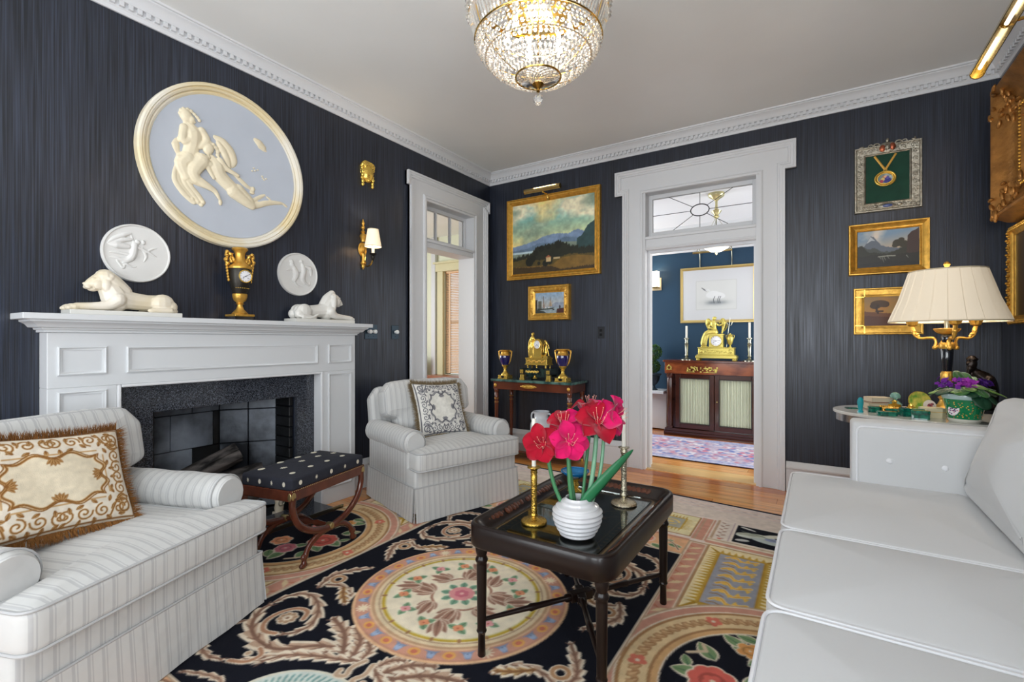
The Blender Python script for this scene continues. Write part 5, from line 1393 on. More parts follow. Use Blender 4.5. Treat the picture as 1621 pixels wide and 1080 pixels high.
def acanthus(c, P, W, cols, n, sd):
    """serrated leaf along a polyline: dark gap, pale edge, tan body, brown vein"""
    k = len(P)
    V = [Vector(p) for p in P]
    for lvl, (add, col) in enumerate(((.0, cols[1]), (-.30, cols[2]))):
        up = []; dn = []
        for i in range(k):
            t = i / (k - 1)
            d = (V[min(i + 1, k - 1)] - V[max(i - 1, 0)]); d = d.normalized() if d.length else Vector((1, 0))
            nn = Vector((-d.y, d.x))
            env = W * (math.sin(PI * min(1, (t * .9 + .08))) ** .6) * (1.0 if t < .85 else (1 - t) / .15 * .8 + .2)
            s1 = (t * n) % 1.0; s2 = (t * n + .5) % 1.0
            a = env * (.42 + .58 * s1); b = env * (.42 + .58 * s2)
            if lvl: a = max(.2 * env, a - .30 * W); b = max(.2 * env, b - .30 * W)
            sh = d * (env * .35)
            up.append(V[i] + nn * a + sh * s1); dn.append(V[i] - nn * b + sh * s2)
        c.poly([tuple(v) for v in up] + [tuple(v) for v in dn[::-1]], col)
    c.line(P[:int(k * .93)], [W * .13] * max(2, int(k * .93)), cols[3])
    for j in range(n):
        i = int((j + .2) / n * (k - 1)); i2 = min(k - 1, int((j + .75) / n * (k - 1)))
        if i2 <= i: continue
        d = (V[i2] - V[i]); 
        if d.length < 1e-6: continue
        d.normalize(); nn = Vector((-d.y, d.x))
        for s_ in (-1, 1): c.line([tuple(V[i]), tuple(V[i2] + nn * s_ * W * .42)], [W * .09, W * .04], cols[3])
rug()

# ================================================================ ARMCHAIRS
CA, CB = (198, 198, 196), (180, 180, 180)
FX = stripe_mat('striped_damask_x', 0, CA, CB, .042)
FY_ = stripe_mat('striped_damask_y', 1, CA, CB, .042)
FZ = stripe_mat('striped_damask_depth', 1, CA, CB, .042)
PIPE = mat('chair_piping', (178, 179, 180), .8)
def ring_pts(O, N, ins, z, M=None):
    P = [(O[i][0] - N[i].x * ins, O[i][1] - N[i].y * ins, z) for i in range(len(O))]
    return [tuple(M @ Vector(p)) for p in P] if M is not None else P
def armchair(label, loc, rz, seed=1):
    o = thing('armchair', label, 'armchair', loc, rz, 'striped armchairs by the fireplace')
    # base box and skirt with kick pleats
    pad_ = MB(); pad(pad_, roundpoly(rect(-.45, .45, .015, .80), .03, 3), .05, .345, .02, .0); pad_.build('base', FX, o)
    def skirt(p, q, nx, ny, name, m):
        mb = MB(); n = 14
        def f(u, v):
            x = p[0] + (q[0] - p[0]) * u; y = p[1] + (q[1] - p[1]) * u
            fl = .004 + .016 * (1 - v) + .004 * math.sin(u * 17 + seed) * (1 - v)
            return (x + nx * fl, y + ny * fl, .225 * v + .004)
        mb.grid(f, n, 6)
        mb.grid(lambda u, v: tuple(a - b for a, b in zip(f(1 - u, v), (nx * .006, ny * .006, 0))), n, 6)
        return mb.build(name, m, o)
    skirt((-.452, .012), (.452, .012), 0, -1, 'skirt', FX); skirt((.452, .03), (.452, .80), 1, 0, 'skirt', FY_)
    skirt((-.452, .80), (-.452, .03), -1, 0, 'skirt', FY_); skirt((.45, .80), (-.45, .80), 0, 1, 'skirt', FX)
    for sx in (-1, 1):
        MB().add([(sx * .458, .012, .228), (sx * .468, -.004, .008), (sx * .455, .015, .008), (sx * .47, .010, .008)], [(0, 1, 2), (0, 3, 1), (0, 2, 3), (1, 3, 2)]).build('kick_pleat', FX, o, ang=0)
    MB().tube([(-.455, .010, .228), (.455, .010, .228)], .005, 6).tube([(.457, .010, .228), (.457, .80, .228)], .005, 6).tube([(-.457, .010, .228), (-.457, .80, .228)], .005, 6).build('skirt_welt', PIPE, o)
    # T-shaped seat cushion
    out = roundpoly([(-.455, -.035), (.455, -.035), (.455, .105), (.305, .125), (.305, .62), (-.305, .62), (-.305, .125), (-.455, .105)], [.05, .05, .02, .02, .03, .03, .02, .02], 6)
    cu = MB(); O, N = pad(cu, out, .335, .462, .024, .028, c=(0, .15), step=.03, rings=8, wr=.004, seed=seed)
    sc_ = cu.build('seat_cushion', FX, o)
    MB().tube(ring_pts(O, N, .004, .456), .0055, 6, True).tube(ring_pts(O, N, .004, .341), .0055, 6, True).build('piping', PIPE, sc_)
    # rolled arms
    for sx in (-1, 1):
        m = MB()
        pr_ = MB(); pad(pr_, roundpoly(rect(sx * .385 - .066, sx * .385 + .066, .125, .80), .03, 4), .22, .52, .012, 0); m.v += pr_.v; m.f += pr_.f
        n = 22; L0, L1 = .115, .80
        def f(u, v):
            y = L0 + (L1 - L0) * u
            e = min(1.0, math.sqrt(max(0, 1 - (1 - min(1, u * 26)) ** 2)))
            r = .088 * (.80 + .20 * e) * (1 + .02 * math.sin(u * 20 + seed))
            a = 2 * PI * v
            return (sx * (.392 + r * math.cos(a) * .98), y, .500 + r * .98 * math.sin(a))
        k0 = len(m.v)
        m.grid(f, n, 20, cv=True)
        m.f.append(tuple(range(k0, k0 + 20)) if sx > 0 else tuple(range(k0, k0 + 20))[::-1])
        a_ = m.build('arm', FY_, o); recalc(a_)
        MB().tube([(sx * (.392 + .087 * math.cos(t)), .140, .500 + .086 * math.sin(t)) for t in [2 * PI * i / 24 for i in range(24)]], .0035, 6, True).build('arm_welt', PIPE, a_)
    # back frame and T-shaped back cushion
    MBK = T(0, .72, .30) @ RX(math.radians(-11)) @ RX(PI / 2)
    bk = MB(); pad(bk, roundpoly([(-.43, -.10), (.43, -.10), (.43, .46), (.36, .545), (-.36, .545), (-.43, .46)], [.02, .02, .06, .06, .06, .06], 4), -.10, .0, .03, .01, M=MBK, step=.05); bk.build('back_frame', FX, o)
    MC = T(0, .665, .43) @ RX(math.radians(-12)) @ RX(PI / 2)
    o2 = roundpoly([(-.30, .0), (.30, .0), (.305, .155), (.40, .185), (.405, .36), (.34, .44), (.20, .452), (-.20, .452), (-.34, .44), (-.405, .36), (-.40, .185), (-.305, .155)], [.03, .03, .02, .05, .06, .05, .03, .03, .05, .06, .05, .02], 5)
    bc = MB(); O, N = pad(bc, o2, -.02, .135, .045, .035, c=(0, .24), M=MC, step=.03, rings=8, wr=.010, seed=seed + 3)
    b_ = bc.build('back_cushion', FX, o)
    MB().tube(ring_pts(O, N, .012, .115, MC), .005, 6, True).build('piping', PIPE, b_)
    return o
ac1 = armchair('white striped skirted armchair at the left front with the brown-fringed cushion', (1.164, -3.611, .011), math.radians(110), 1)
ac2 = armchair('white striped skirted armchair near the corner with the grey scroll cushion', (1.075, -1.715, .011), math.radians(72), 5)
ac2.scale = (.94, .97, .985); ac2.location = (1.075, -1.738, .011)

def scroll_cushion(name, label, M, w, h, base, cols, fr, mid, seed):
    o = thing(name, label, 'cushion', tuple(M.translation))
    ML = T(*(-M.translation)) @ M
    c = Cv(w, h, .0022, base)
    dk, lt = cols
    # border bands
    def mir(pts):
        for sx in (0, 1):
            for sy in (0, 1): yield [((w - x) if sx else x, (h - y) if sy else y) for x, y in pts]
    b = .17 * min(w, h) / .4
    rs = np.random.RandomState(seed)
    def curl(x, y, r, a0, dr, n=18, turns=1.4):
        return [(x + r * (1 - .85 * i / n) * math.cos(a0 + dr * turns * 2 * PI * i / n), y + r * (1 - .85 * i / n) * math.sin(a0 + dr * turns * 2 * PI * i / n)) for i in range(n + 1)]
    sets = []
    for i in range(4):
        x = w * (.14 + i * .115); sets.append((curl(x, .045, .026, 1.5 * i, (-1) ** i), .0030))
    for i in range(3):
        y = h * (.20 + i * .125); sets.append((curl(.045, y, .027, i * 2.0, (-1) ** i), .0030))
    sets.append((curl(.05, .05, .034, .7, 1), .0040)); sets.append((spline([(.02, .085), (.05, .09), (.075, .07), (.09, .045), (.10, .02)], 6), .0034))
    for pts, wd_ in sets:
        for q in mir(pts): c.line(q, wd_ * 1.15, lt); c.line(q, wd_ * .60, dk)
    for i in range(5):
        x = w * (.12 + .085 * i)
        for (xx, yy, a) in ((x, .075, 1.2 * i), (x + .01, .022, -.6 * i)):
            for sx in (0, 1):
                for sy in (0, 1): leaf2(c, (w - xx if sx else xx, h - yy if sy else yy), .026, a, lt, dk, dk, .007)
    for i in range(4):
        y = h * (.2 + .085 * i)
        for sx in (0, 1):
            for sy in (0, 1): leaf2(c, (w - .078 if sx else .078, h - y if sy else y), .024, 2.1 * i, lt, dk, dk, .007)
    # inner beaded rules
    i0 = .093
    for q in mir([(i0, i0 + .02), (i0, h / 2)]): c.line(q, .0028, lt)
    for q in mir([(i0 + .02, i0), (w / 2, i0)]): c.line(q, .0028, lt)
    for q in mir([(.008, .008), (w / 2, .008)]): c.line(q, .0025, dk)
    for q in mir([(.008, .008), (.008, h / 2)]): c.line(q, .0025, dk)
    # wavy inner frame round the plain centre
    x0, y0 = .118, .112; per = []
    for (xa, ya, xb, yb) in ((x0, y0, w - x0, y0), (w - x0, y0, w - x0, h - y0), (w - x0, h - y0, x0, h - y0), (x0, h - y0, x0, y0)):
        n = 26
        for i in range(n):
            t = i / n; nx, ny = (yb - ya), -(xb - xa); l = math.hypot(nx, ny); am = .011 * math.sin(t * 2 * PI * 2.5) - .012 * math.sin(PI * t) ** .5
            per.append((xa + (xb - xa) * t + nx / l * am * -1, ya + (yb - ya) * t + ny / l * am * -1))
    c.poly(per, mid)
    per.append(per[0])
    c.line(per, .0048, lt); c.line(per, .0024, dk)
    c.line([(w / 2 + (x - w / 2) * 1.07, h / 2 + (y - h / 2) * 1.08) for x, y in per], .0020, dk)
    for (xx, yy, a0) in ((w / 2, y0 - .008, PI / 2), (w / 2, h - y0 + .008, -PI / 2), (x0 - .008, h / 2, 0), (w - x0 + .008, h / 2, PI)):
        for d in (-.8, -.4, 0, .4, .8): leaf2(c, (xx, yy), .034, a0 + d, lt, dk, dk, .007)
    c.a = c.a * (.94 + .12 * c.noise(60, 2, 2)[..., None])
    th = .058
    def shape(x, y, sgn):
        u = 2 * x / w - 1; v = 2 * y / h - 1
        X = w / 2 * u * (1 - .07 * (1 - v * v) * u * u); Y = h / 2 * v * (1 - .08 * (1 - u * u) * v * v)
        Z = sgn * th * np.power(np.clip((1 - u ** 4) * (1 - v ** 4), 0, 1), .42) + .004 * sgn * np.sin(7 * u + 3 * v) * (1 - u * u) * (1 - v * v)
        return X, Y, Z
    A = np.array(ML)
    def mk(sgn):
        def fn(x, y):
            X, Y, Z = shape(x, y, sgn)
            return tuple(A[i, 0] * X + A[i, 1] * Y + A[i, 2] * Z + A[i, 3] for i in range(3))
        return fn
    c.mesh('embroidered_face', vcol_mat('embroidered_linen', .9, .2, .4, 350, bdist=.002), o, mk(1))
    c2 = Cv(w, h, .02, tuple(int(v * .95) for v in mid)); c2.mesh('back_face', MATS['embroidered_linen'], o, mk(-1))
    # brush fringe
    rn = random.Random(seed); mb = MB(ML)
    N = int((w + h) * 2 / .0006)
    for i in range(N):
        s = rn.uniform(0, 2 * (w + h))
        if s < w: u, v, nx, ny = 2 * s / w - 1, -1, 0, -1
        elif s < w + h: u, v, nx, ny = 1, 2 * (s - w) / h - 1, 1, 0
        elif s < 2 * w + h: u, v, nx, ny = 1 - 2 * (s - w - h) / w, 1, 0, 1
        else: u, v, nx, ny = -1, 1 - 2 * (s - 2 * w - h) / h, -1, 0
        X = w / 2 * u * (1 - .07 * (1 - v * v) * u * u); Y = h / 2 * v * (1 - .08 * (1 - u * u) * v * v)
        cr = .5 if abs(u) > .93 or abs(v) > .93 else 0
        d = Vector((nx + rn.uniform(-.35, .35) + cr * u * .4, ny + rn.uniform(-.35, .35) + cr * v * .4, rn.uniform(-.6, .6))); d.normalize()
        L_ = rn.uniform(.034, .050); p = Vector((X, Y, rn.uniform(-.006, .006))) - d * .004
        a = d.cross(Vector((0, 0, 1))); a = a.normalized() * .0019 if a.length > .1 else Vector((.0019, 0, 0)); b_ = d.cross(a).normalized() * .0019
        q = p + d * L_
        mb.add([p + a, p - a * .5 + b_, p - a * .5 - b_, q], [(0, 1, 3), (1, 2, 3), (2, 0, 3)])
    stuff(mb.build('fringe', fr, o, ang=0))
    return o
def chair_to_world(loc, rz): return T(*loc) @ RZ(rz)
M1 = chair_to_world((1.164, -3.611, .011), math.radians(110)) @ T(-.12, .40, .675) @ RZ(math.radians(-4)) @ RX(math.radians(-26)) @ RX(PI / 2) @ RZ(math.radians(-6))
scroll_cushion('scroll_cushion', 'cream lumbar cushion with brown scroll embroidery and brown fringe on the front armchair', M1, .50, .37, (214, 204, 188), ((126, 84, 40), (182, 146, 100)), mat('brown_fringe', (128, 84, 38), .9, var=.35, vscale=90), (212, 200, 176), 2)
M2 = chair_to_world((1.075, -1.715, .011), math.radians(72)) @ T(-.02, .425, .655) @ RZ(math.radians(3)) @ RX(math.radians(-24)) @ RX(PI / 2) @ RZ(math.radians(-3))
scroll_cushion('scroll_cushion', 'square cream cushion with dark grey scroll pattern and taupe fringe on the corner armchair', M2, .42, .42, (214, 212, 206), ((72, 72, 82), (172, 172, 172)), mat('taupe_fringe', (140, 122, 92), .9, var=.4, vscale=90), (218, 216, 208), 5)

# ================================================================ CURULE STOOL
st = thing('curule_stool', 'dark wooden X-frame stool with navy star-embroidered seat before the fireplace', 'stool', (.668, -2.738, .011), math.radians(102))
st.scale = (.93, .74, 1.075)
NAVF = mat('navy_wool', (36, 38, 48), .95, bump=.3, bscale=60, var=.12, vscale=40)
m = MB(); pad(m, roundpoly(rect(-.305, .305, -.235, .235), .03, 4), .395, .452, .012, .020, step=.03); m.build('seat_pad', NAVF, st)
m = MB()
rn = random.Random(5); spots = []
for i in range(4):
    for j in range(3): spots.append((-.21 + i * .135 + (.03 if j % 2 else -.02), -.15 + j * .145))
def star(mb, M, r, kind):
    n = 7 if kind else 12
    P = [(r * (1 if k % 2 == 0 else (.35 if kind else .85)) * math.cos(k * PI / n), r * (1 if k % 2 == 0 else (.35 if kind else .85)) * math.sin(k * PI / n)) for k in range(2 * n)]
    mb.prism(P, 0, .0015, M)
for k, (x, y) in enumerate(spots):
    sf = max(abs(x) / .293, abs(y) / .223); z = .452 + .020 * (1 - sf ** 2.4)
    q = MB(); star(q, T(x, y, z + .0005) @ RX(-y * .12) @ RY(x * .10), .022 if k % 3 else .018, k % 3 == 1)
    q.build('embroidered_star', mat('cream_thread', (214, 208, 190), .9), st, ang=0)
for k in range(5):
    for s_ in (-1, 1):
        q = MB(); star(q, T(-.24 + k * .12, s_ * .2355, .425) @ RX(s_ * -PI / 2), .012, k % 2); q.build('embroidered_star', MATS['cream_thread'], st, ang=0)
for k in range(4):
    for s_ in (-1, 1):
        q = MB(); star(q, T(s_ * .3055, -.17 + k * .11, .425) @ RY(s_ * PI / 2), .012, k % 2); q.build('embroidered_star', MATS['cream_thread'], st, ang=0)
MB().box(-.305, .305, -.238, -.212, .345, .397).box(-.305, .305, .212, .238, .345, .397).box(-.305, -.279, -.212, .212, .345, .397).box(.279, .305, -.212, .212, .345, .397).build('seat_rail', WALNUT, st, ang=0, bevel=.004)
NAIL = mat('gilt_nail', (190, 170, 120), .3, .9)
m = MB()
for k in range(46):
    for s_ in (-1, 1): m.ell((-.30 + k * .0133, s_ * .239, .394), (.003, .002, .003), 6, 4)
stuff(m.build('nail_heads', NAIL, st))
for s_ in (-1, 1):
    y = s_ * .222
    for q in (-1, 1):
        P = spline([(-.285 * q, y, .36), (-.285 * q, y, .30), (-.245 * q, y, .225), (-.15 * q, y, .165), (-.03 * q, y, .138), (.08 * q, y, .130), (.155 * q, y, .100), (.195 * q, y, .055), (.205 * q, y, .012)], 6)
        k = len(P); R = [float(np.interp(i / (k - 1), [0, .2, .5, .62, .8, .88, .92, .97, 1], [.024, .022, .021, .020, .017, .020, .015, .022, .020])) for i in range(k)]
        MB().tube(P, R, 10, flat=.85).ell((.203 * q, y, .052), (.022, .020, .018)).ell((.212 * q, y, .014), (.026, .019, .014)).build('leg', WALNUT, st, ang=60)
    MB(T(0, y - s_ * .0, .145) @ RX(PI / 2)).lathe([(0, -.028), (.014, -.026), (.016, -.02), (.016, .02), (.014, .026), (0, .028)], 16).build('boss', NAIL, st)
for sx in (-1, 1):
    for sy in (-1, 1): MB().ell((sx * .290, sy * .240, .368), (.016, .004, .020)).ell((sx * .307, sy * .222, .368), (.004, .016, .020)).build('corner_rosette', NAIL, st)
MB().lathe([(.010, -.20), (.013, -.15), (.018, -.10), (.011, -.06), (.024, 0), (.011, .06), (.018, .10), (.013, .15), (.010, .20)], 16, T(0, 0, .145) @ RX(PI / 2)).build('stretcher', WALNUT, st)

# ================================================================ SOFA
so = thing('sofa', 'white three-seat sofa with loose cushions along the right wall', 'sofa', (3.6, -2.62, .0))
def sofaB(): return MB(T(-3.6, 2.62, 0))
m = sofaB(); pad(m, roundpoly(rect(3.035, 4.09, -3.82, -1.44), .04, 4), .04, .345, .02, 0, step=.12); m.build('base', WHITEF, so)
YS = [(-2.295, -1.385), (-2.935, -2.305), (-3.86, -2.945)]
PW = mat('sofa_piping', (226, 227, 230), .85)
for i, (a, b) in enumerate(YS):
    m = sofaB(); O, N = pad(m, roundpoly(rect(2.995, 3.72, a, b), [.06, .02, .02, .06], 6), .345, .488, .028, .026, step=.035, rings=9, wr=.006, seed=i)
    q = m.build('seat_cushion', WHITEF, so)
    k = [(x - 3.6, y + 2.62, z) for x, y, z in ring_pts(O, N, .004, .482)]; k2 = [(x - 3.6, y + 2.62, z) for x, y, z in ring_pts(O, N, .004, .352)]
    MB().tube(k, .0055, 6, True).tube(k2, .0055, 6, True).build('piping', PW, q)
for (a, b) in ((-1.44, -1.29), (-3.98, -3.83)):
    m = sofaB(); pad(m, roundpoly(rect(3.26, 4.09, a, b), .025, 4), .0, .79, .020, .004, step=.06); q = m.build('arm', WHITEF, so)
    fc = a if a > -2 else b; sg = -1 if a > -2 else 1
    MP = T(-3.6, 2.62, 0) @ Matrix(((1,0,0,0),(0,0,sg,fc),(0,1,0,0),(0,0,0,1)))
    m = MB(); o_ = roundpoly(rect(3.285, 3.98, .40, .765), .03, 4)
    if sg > 0: o_ = o_
    O, N = pad(m, o_, -.01, .016, .012, .008, M=MP, step=.04); p_ = m.build('arm_panel', WHITEF, so); recalc(p_)
    MB().tube(ring_pts(O, N, -.003, .004, MP), .005, 6, True).build('piping', PW, p_)
    for (x, z) in ((3.410, .612), (3.612, .606), (3.81, .60)): MB(MP).ell((x, z, .022), (.014, .014, .007), 12, 6).build('button', PW, p_)
m = sofaB(); pad(m, roundpoly(rect(3.97, 4.095, -3.83, -1.43), .03, 4), .3, .86, .03, 0, step=.12); m.build('back_frame', WHITEF, so)
for i, (a, b) in enumerate(((-2.285, -1.46), (-2.925, -2.30), (-3.81, -2.94))):
    cy_ = (a + b) / 2; hw = (b - a) / 2
    MC = T(-3.6 + 3.73, 2.62 + cy_, .475) @ RY(math.radians(16)) @ Matrix(((0,0,-1,0),(-1,0,0,0),(0,1,0,0),(0,0,0,1)))
    m = MB(); O, N = pad(m, roundpoly(rect(-hw, hw, .0, .49), .07, 5), -.12, .085, .07, .055, M=MC, step=.035, rings=9, wr=.018, seed=20 + i)
    q = m.build('back_cushion', WHITEF, so)
    MB().tube(ring_pts(O, N, .002, -.015, MC), .0055, 6, True).build('piping', PW, q)
for x in (3.09, 4.03):
    for y in (-3.76, -1.50): sofaB().lathe([(.018, .012 if x < 3.2 else 0), (.024, .05)], 12, T(x, y, 0)).build('foot', WALNUT, so)
# ================================================================ COFFEE TABLE
TX0, TX1, TY0, TY1 = 2.005, 2.580, -2.995, -2.165
ct = thing('tray_table', 'dark lacquered tray table with gilt-painted rim and glass inset on turned legs', 'coffee table', ((TX0 + TX1) / 2, (TY0 + TY1) / 2, .011))
tw, tl = (TX1 - TX0) / 2, (TY1 - TY0) / 2
def tray_ring(ins): return roundpoly(rect(-tw + ins, tw - ins, -tl + ins, tl - ins), max(.01, .085 - ins), 8)
m = MB()
LV = [(.012, .420), (.004, .424), (.0, .432), (.0, .500), (.006, .508), (.016, .509), (.026, .500), (.052, .478), (.060, .466), (.066, .464)]
rings = [tray_ring(i) for i, z in LV]; k = len(rings[0]); vs = []
for r, (i, z) in zip(rings, LV): vs += [(x, y, z) for x, y in r]
fs = [(a * k + b, a * k + (b + 1) % k, (a + 1) * k + (b + 1) % k, (a + 1) * k + b) for a in range(len(LV) - 1) for b in range(k)]
m.add(vs, fs); m.f.append(tuple(range(k))[::-1])
m.build('tray', LACQ, ct, ang=50)
# painted tray bed with gilt lines and flowers
c = Cv(2 * tw - .12, 2 * tl - .12, .005, (30, 21, 16)); w_, h_ = c.w, c.h
c.mix((c.noise(12, 3, 4) - .55) * 3, (52, 36, 22))
for ins, wd_ in ((.016, .0028), (.030, .0014), (.060, .0016)):
    P_ = roundpoly(rect(ins, w_ - ins, ins, h_ - ins), .04, 5); P_.append(P_[0]); c.line(P_, wd_, (150, 118, 62))
for i in range(22):
    for xx in (.042, w_ - .042):
        c.disc(xx, .06 + i * .030, .008, (140, 104, 52), .004, i); 
for (x, y) in ((.24, .36), (.28, .42), (.20, .45), (.26, .30), (.31, .36)):
    for q in range(6): c.disc(x + .018 * math.cos(q), y + .018 * math.sin(q), .009, (128, 84, 44))
    c.disc(x, y, .009, (190, 120, 70)); c.line([(x, y), (x + .06, y + .05)], .002, (120, 92, 50))
c.mesh('painted_bed', vcol_mat('japanned_paint', .3, .5, .05, 200, coat=.5), ct, lambda x, y: (x - w_ / 2, y - h_ / 2, np.full_like(x, .4655)))
GLT = mat('table_glass', (225, 235, 230), 0.0, trans=1.0, ior=1.35)
MB().prism(roundpoly(rect(-tw + .085, tw - .085, -tl + .085, tl - .085), .03, 5), .4668, .4708).build('glass_inset', GLT, ct, ang=30)
# gilt-brown flowers on the sloping rim
m = MB(); rn = random.Random(2)
RIMG = mat('rim_gilt_flowers', (84, 44, 26), .35, .3, var=.4, vscale=60)
for i in range(26):
    for s_ in (-1, 1):
        y = -tl + .12 + i * (2 * tl - .24) / 25; x = s_ * (tw - .039 + rn.uniform(-.004, .004))
        m.ell((x, y, .4895), (.016, .013, .0022), 8, 5, rot=RY(s_ * -.7) @ RZ(rn.uniform(0, 3)))
for i in range(16):
    for s_ in (-1, 1):
        x = -tw + .12 + i * (2 * tw - .24) / 15
        m.ell((x, s_ * (tl - .039), .4895), (.016, .013, .0022), 8, 5, rot=RX(s_ * .7) @ RZ(rn.uniform(0, 3)))
stuff(m.build('rim_flowers', RIMG, ct))
legp = [(.013, 0), (.015, .004), (.0135, .05), (.0135, .085), (.017, .09), (.0195, .096), (.017, .102), (.0165, .106), (.0195, .345), (.019, .352), (.023, .358), (.0245, .364), (.021, .372), (.018, .378), (.022, .392), (.024, .405), (.021, .42)]
LX, LY = tw - .048, tl - .052
for sx in (-1, 1):
    for sy in (-1, 1):
        MB(T(sx * LX, sy * LY, 0)).lathe(legp, 20).build('leg', LACQ, ct, ang=40)
ln = math.hypot(LX, LY)
for sx in (-1, 1):
    for sy in (-1, 1):
        an = math.atan2(sy * LY, sx * LX)
        MB(T(0, 0, .135) @ RZ(an) @ RY(PI / 2)).lathe([(.012, .03), (.016, .05), (.016, .07), (.010, .078), (.012, .20), (.015, .23), (.0105, .24), (.008, ln - .015)], 12).build('stretcher', LACQ, ct, ang=40)
MB(T(0, 0, .135)).box(-.05, .05, -.018, .018, -.018, .018, RZ(math.atan2(LY, LX))).box(-.05, .05, -.018, .018, -.016, .016, RZ(-math.atan2(LY, LX))).build('stretcher_block', LACQ, ct, ang=0, bevel=.003)
TZ = .011 + .4712
def tabz(): return TZ
# --- ribbed white vase
va = thing('ribbed_vase', 'round ribbed white vase holding the red and pink amaryllis', 'vase', (2.375, -2.790, TZ))
prof = [(0, .0), (.048, .0), (.052, .004)]
for i in range(0, 61):
    t = i / 60; z = .006 + .126 * t
    r = .054 + .031 * math.sin(PI * min(1, t * .80 + .02)) ** 1.0 * (1.0) + (.004 if t < .8 else 0)
    if t > .70: r -= .024 * ((t - .70) / .30) ** 2
    prof.append((r + .0036 * math.sin(t * 2 * PI * 7.5), z))
prof += [(.045, .136), (.043, .141), (.039, .140), (.038, .12), (.060, .07), (.045, .012), (0, .010)]
MB().lathe(prof, 48).build('body', PORC, va, ang=60)
# --- amaryllis
CRIM = mat('crimson_petal', (158, 2, 34), .75, spec=.15, bump=.2, bscale=30, var=.12, vscale=20, sheen=.3)
MAGN = mat('magenta_petal', (196, 10, 88), .75, spec=.15, bump=.2, bscale=30, var=.12, vscale=20, sheen=.3)
STEM = mat('flower_stem', (62, 120, 78), .45, var=.1, vscale=10)
STEML = mat('pale_flower_stem', (112, 160, 128), .45)
STAM = mat('stamen', (236, 170, 150), .6)
camR = Vector((.8415, .540, 0)); camF = Vector((-.540, .8415, 0)); UPV = Vector((0, 0, 1))
def amaryllis(label, c_, face, size, mats, base, bend, sm):
    """c_ flower throat position relative to the vase centre, face = direction it looks"""
    o = thing('amaryllis', label, 'flower', (2.375, -2.790, TZ), 0, 'artificial amaryllis in the white vase')
    C_ = camR * c_[0] + camF * c_[1] + UPV * c_[2]
    n = (camR * face[0] + camF * face[1] + UPV * face[2]).normalized()
    a = n.cross(UPV).normalized(); b = a.cross(n).normalized()
    Mf = Matrix(((a.x, b.x, n.x, C_.x), (a.y, b.y, n.y, C_.y), (a.z, b.z, n.z, C_.z), (0, 0, 0, 1)))
    rn = random.Random(int(abs(c_[0]) * 1000) + 3)
    for k in range(6):
        inner = k % 2
        an = k * PI / 3 + rn.uniform(-.1, .1) + .2; L_ = size * rn.uniform(.92, 1.08); W = size * (.45 if inner else .52); rc = rn.uniform(.25, .60); tw_ = rn.uniform(-.15, .15)
        def f(u, v, th=0.0):
            t = u; s = 2 * v - 1
            w = W * (math.sin(PI * min(1, (t * .97 + .02) ** 1.0)) ** .72)
            rho = L_ * (.10 + 1.0 * t ** 1.05)
            ax = -size * .50 * (1 - t) ** 1.7 + size * .16 - size * rc * 1.1 * max(0, t - .45) ** 1.6 * 2.0
            cup = .30 * size * (s * s) * (1 - t * .3) + .05 * size * math.exp(-(s * 5) ** 2) - .05 * size * math.exp(-(s * 6) ** 2) * 0
            wav = .05 * size * math.sin(8 * t + k * 2 + s * 2) * s * s
            x = rho; y = w * s
            z = ax + cup * .7 + wav + tw_ * y + (.003 if inner else 0) + th
            ca, sa = math.cos(an), math.sin(an)
            return (x * ca - y * sa, x * sa + y * ca, z)
        mb = MB(Mf); mb.grid(f, 12, 9).grid(lambda u, v: f(1 - u, v, -.0012), 12, 9)
        mb.build('petal', mats[(k // (1 if len(mats) > 2 else 2)) % len(mats)], o)
    mb = MB(Mf)
    for k in range(6):
        an = k * 1.05; P = spline([(.004 * math.cos(an), .004 * math.sin(an), -.3 * size), (.02 * math.cos(an) * size * 10, .02 * math.sin(an) * size * 10 - .004, .15 * size), (.035 * math.cos(an) * size * 9, .03 * math.sin(an) * size * 9 + .01, .52 * size)], 5)
        mb.tube(P, .0007, 5).ell(P[-1], (.002, .0014, .0014), 6, 4)
    mb.build('stamens', STAM, o)
    back = C_ - n * size * .38
    MB().tube(spline([tuple(back - n * .02), tuple(back + n * size * .10), tuple(back + n * size * .25)], 5), [.008, .009, .010, .011, .012, .012, .013, .014, .014, .014, .015], 10).build('throat', mats[0], o)
    P = spline([tuple(base), tuple(Vector(base) * .5 + back * .5 + Vector(bend)), tuple(back - n * .018 + UPV * -.0)], 8)
    MB().tube(P, sm[1], 10).build('stem', sm[0], o)
    return o
amaryllis('crimson amaryllis bloom lowest at the left of the bouquet above the brass candlestick', (-.128, .0, .335), (-.30, -.85, .15), .068, [CRIM], (-.012, .0, .02), (-.02, 0, .0), (STEM, .0075))
amaryllis('magenta amaryllis bloom facing forward in the centre of the bouquet', (-.030, -.03, .352), (.05, -.9, .18), .068, [MAGN], (.0, -.01, .02), (-.01, -.0, 0), (STEM, .008))
amaryllis('crimson amaryllis bloom tucked behind the central magenta one', (-.045, .05, .405), (-.1, -.5, .65), .066, [CRIM, MAGN], (.0, .01, .02), (-.0, 0, 0), (STEM, .007))
amaryllis('largest crimson and magenta amaryllis bloom at the top of the bouquet', (.078, -.01, .425), (.0, -.75, .55), .080, [CRIM, CRIM, MAGN, MAGN], (.012, .0, .02), (.012, 0, 0), (STEML, .0085))
amaryllis('magenta amaryllis bloom at the right of the bouquet beside the white candle', (.150, .03, .435), (.85, -.5, .05), .072, [MAGN], (.02, .005, .02), (.015, 0, 0), (STEML, .0065))
amaryllis('magenta amaryllis bloom at the back top of the bouquet', (.060, .06, .470), (.0, .25, .8), .064, [MAGN, CRIM], (.004, .012, .02), (.0, 0, .0), (STEM, .006))
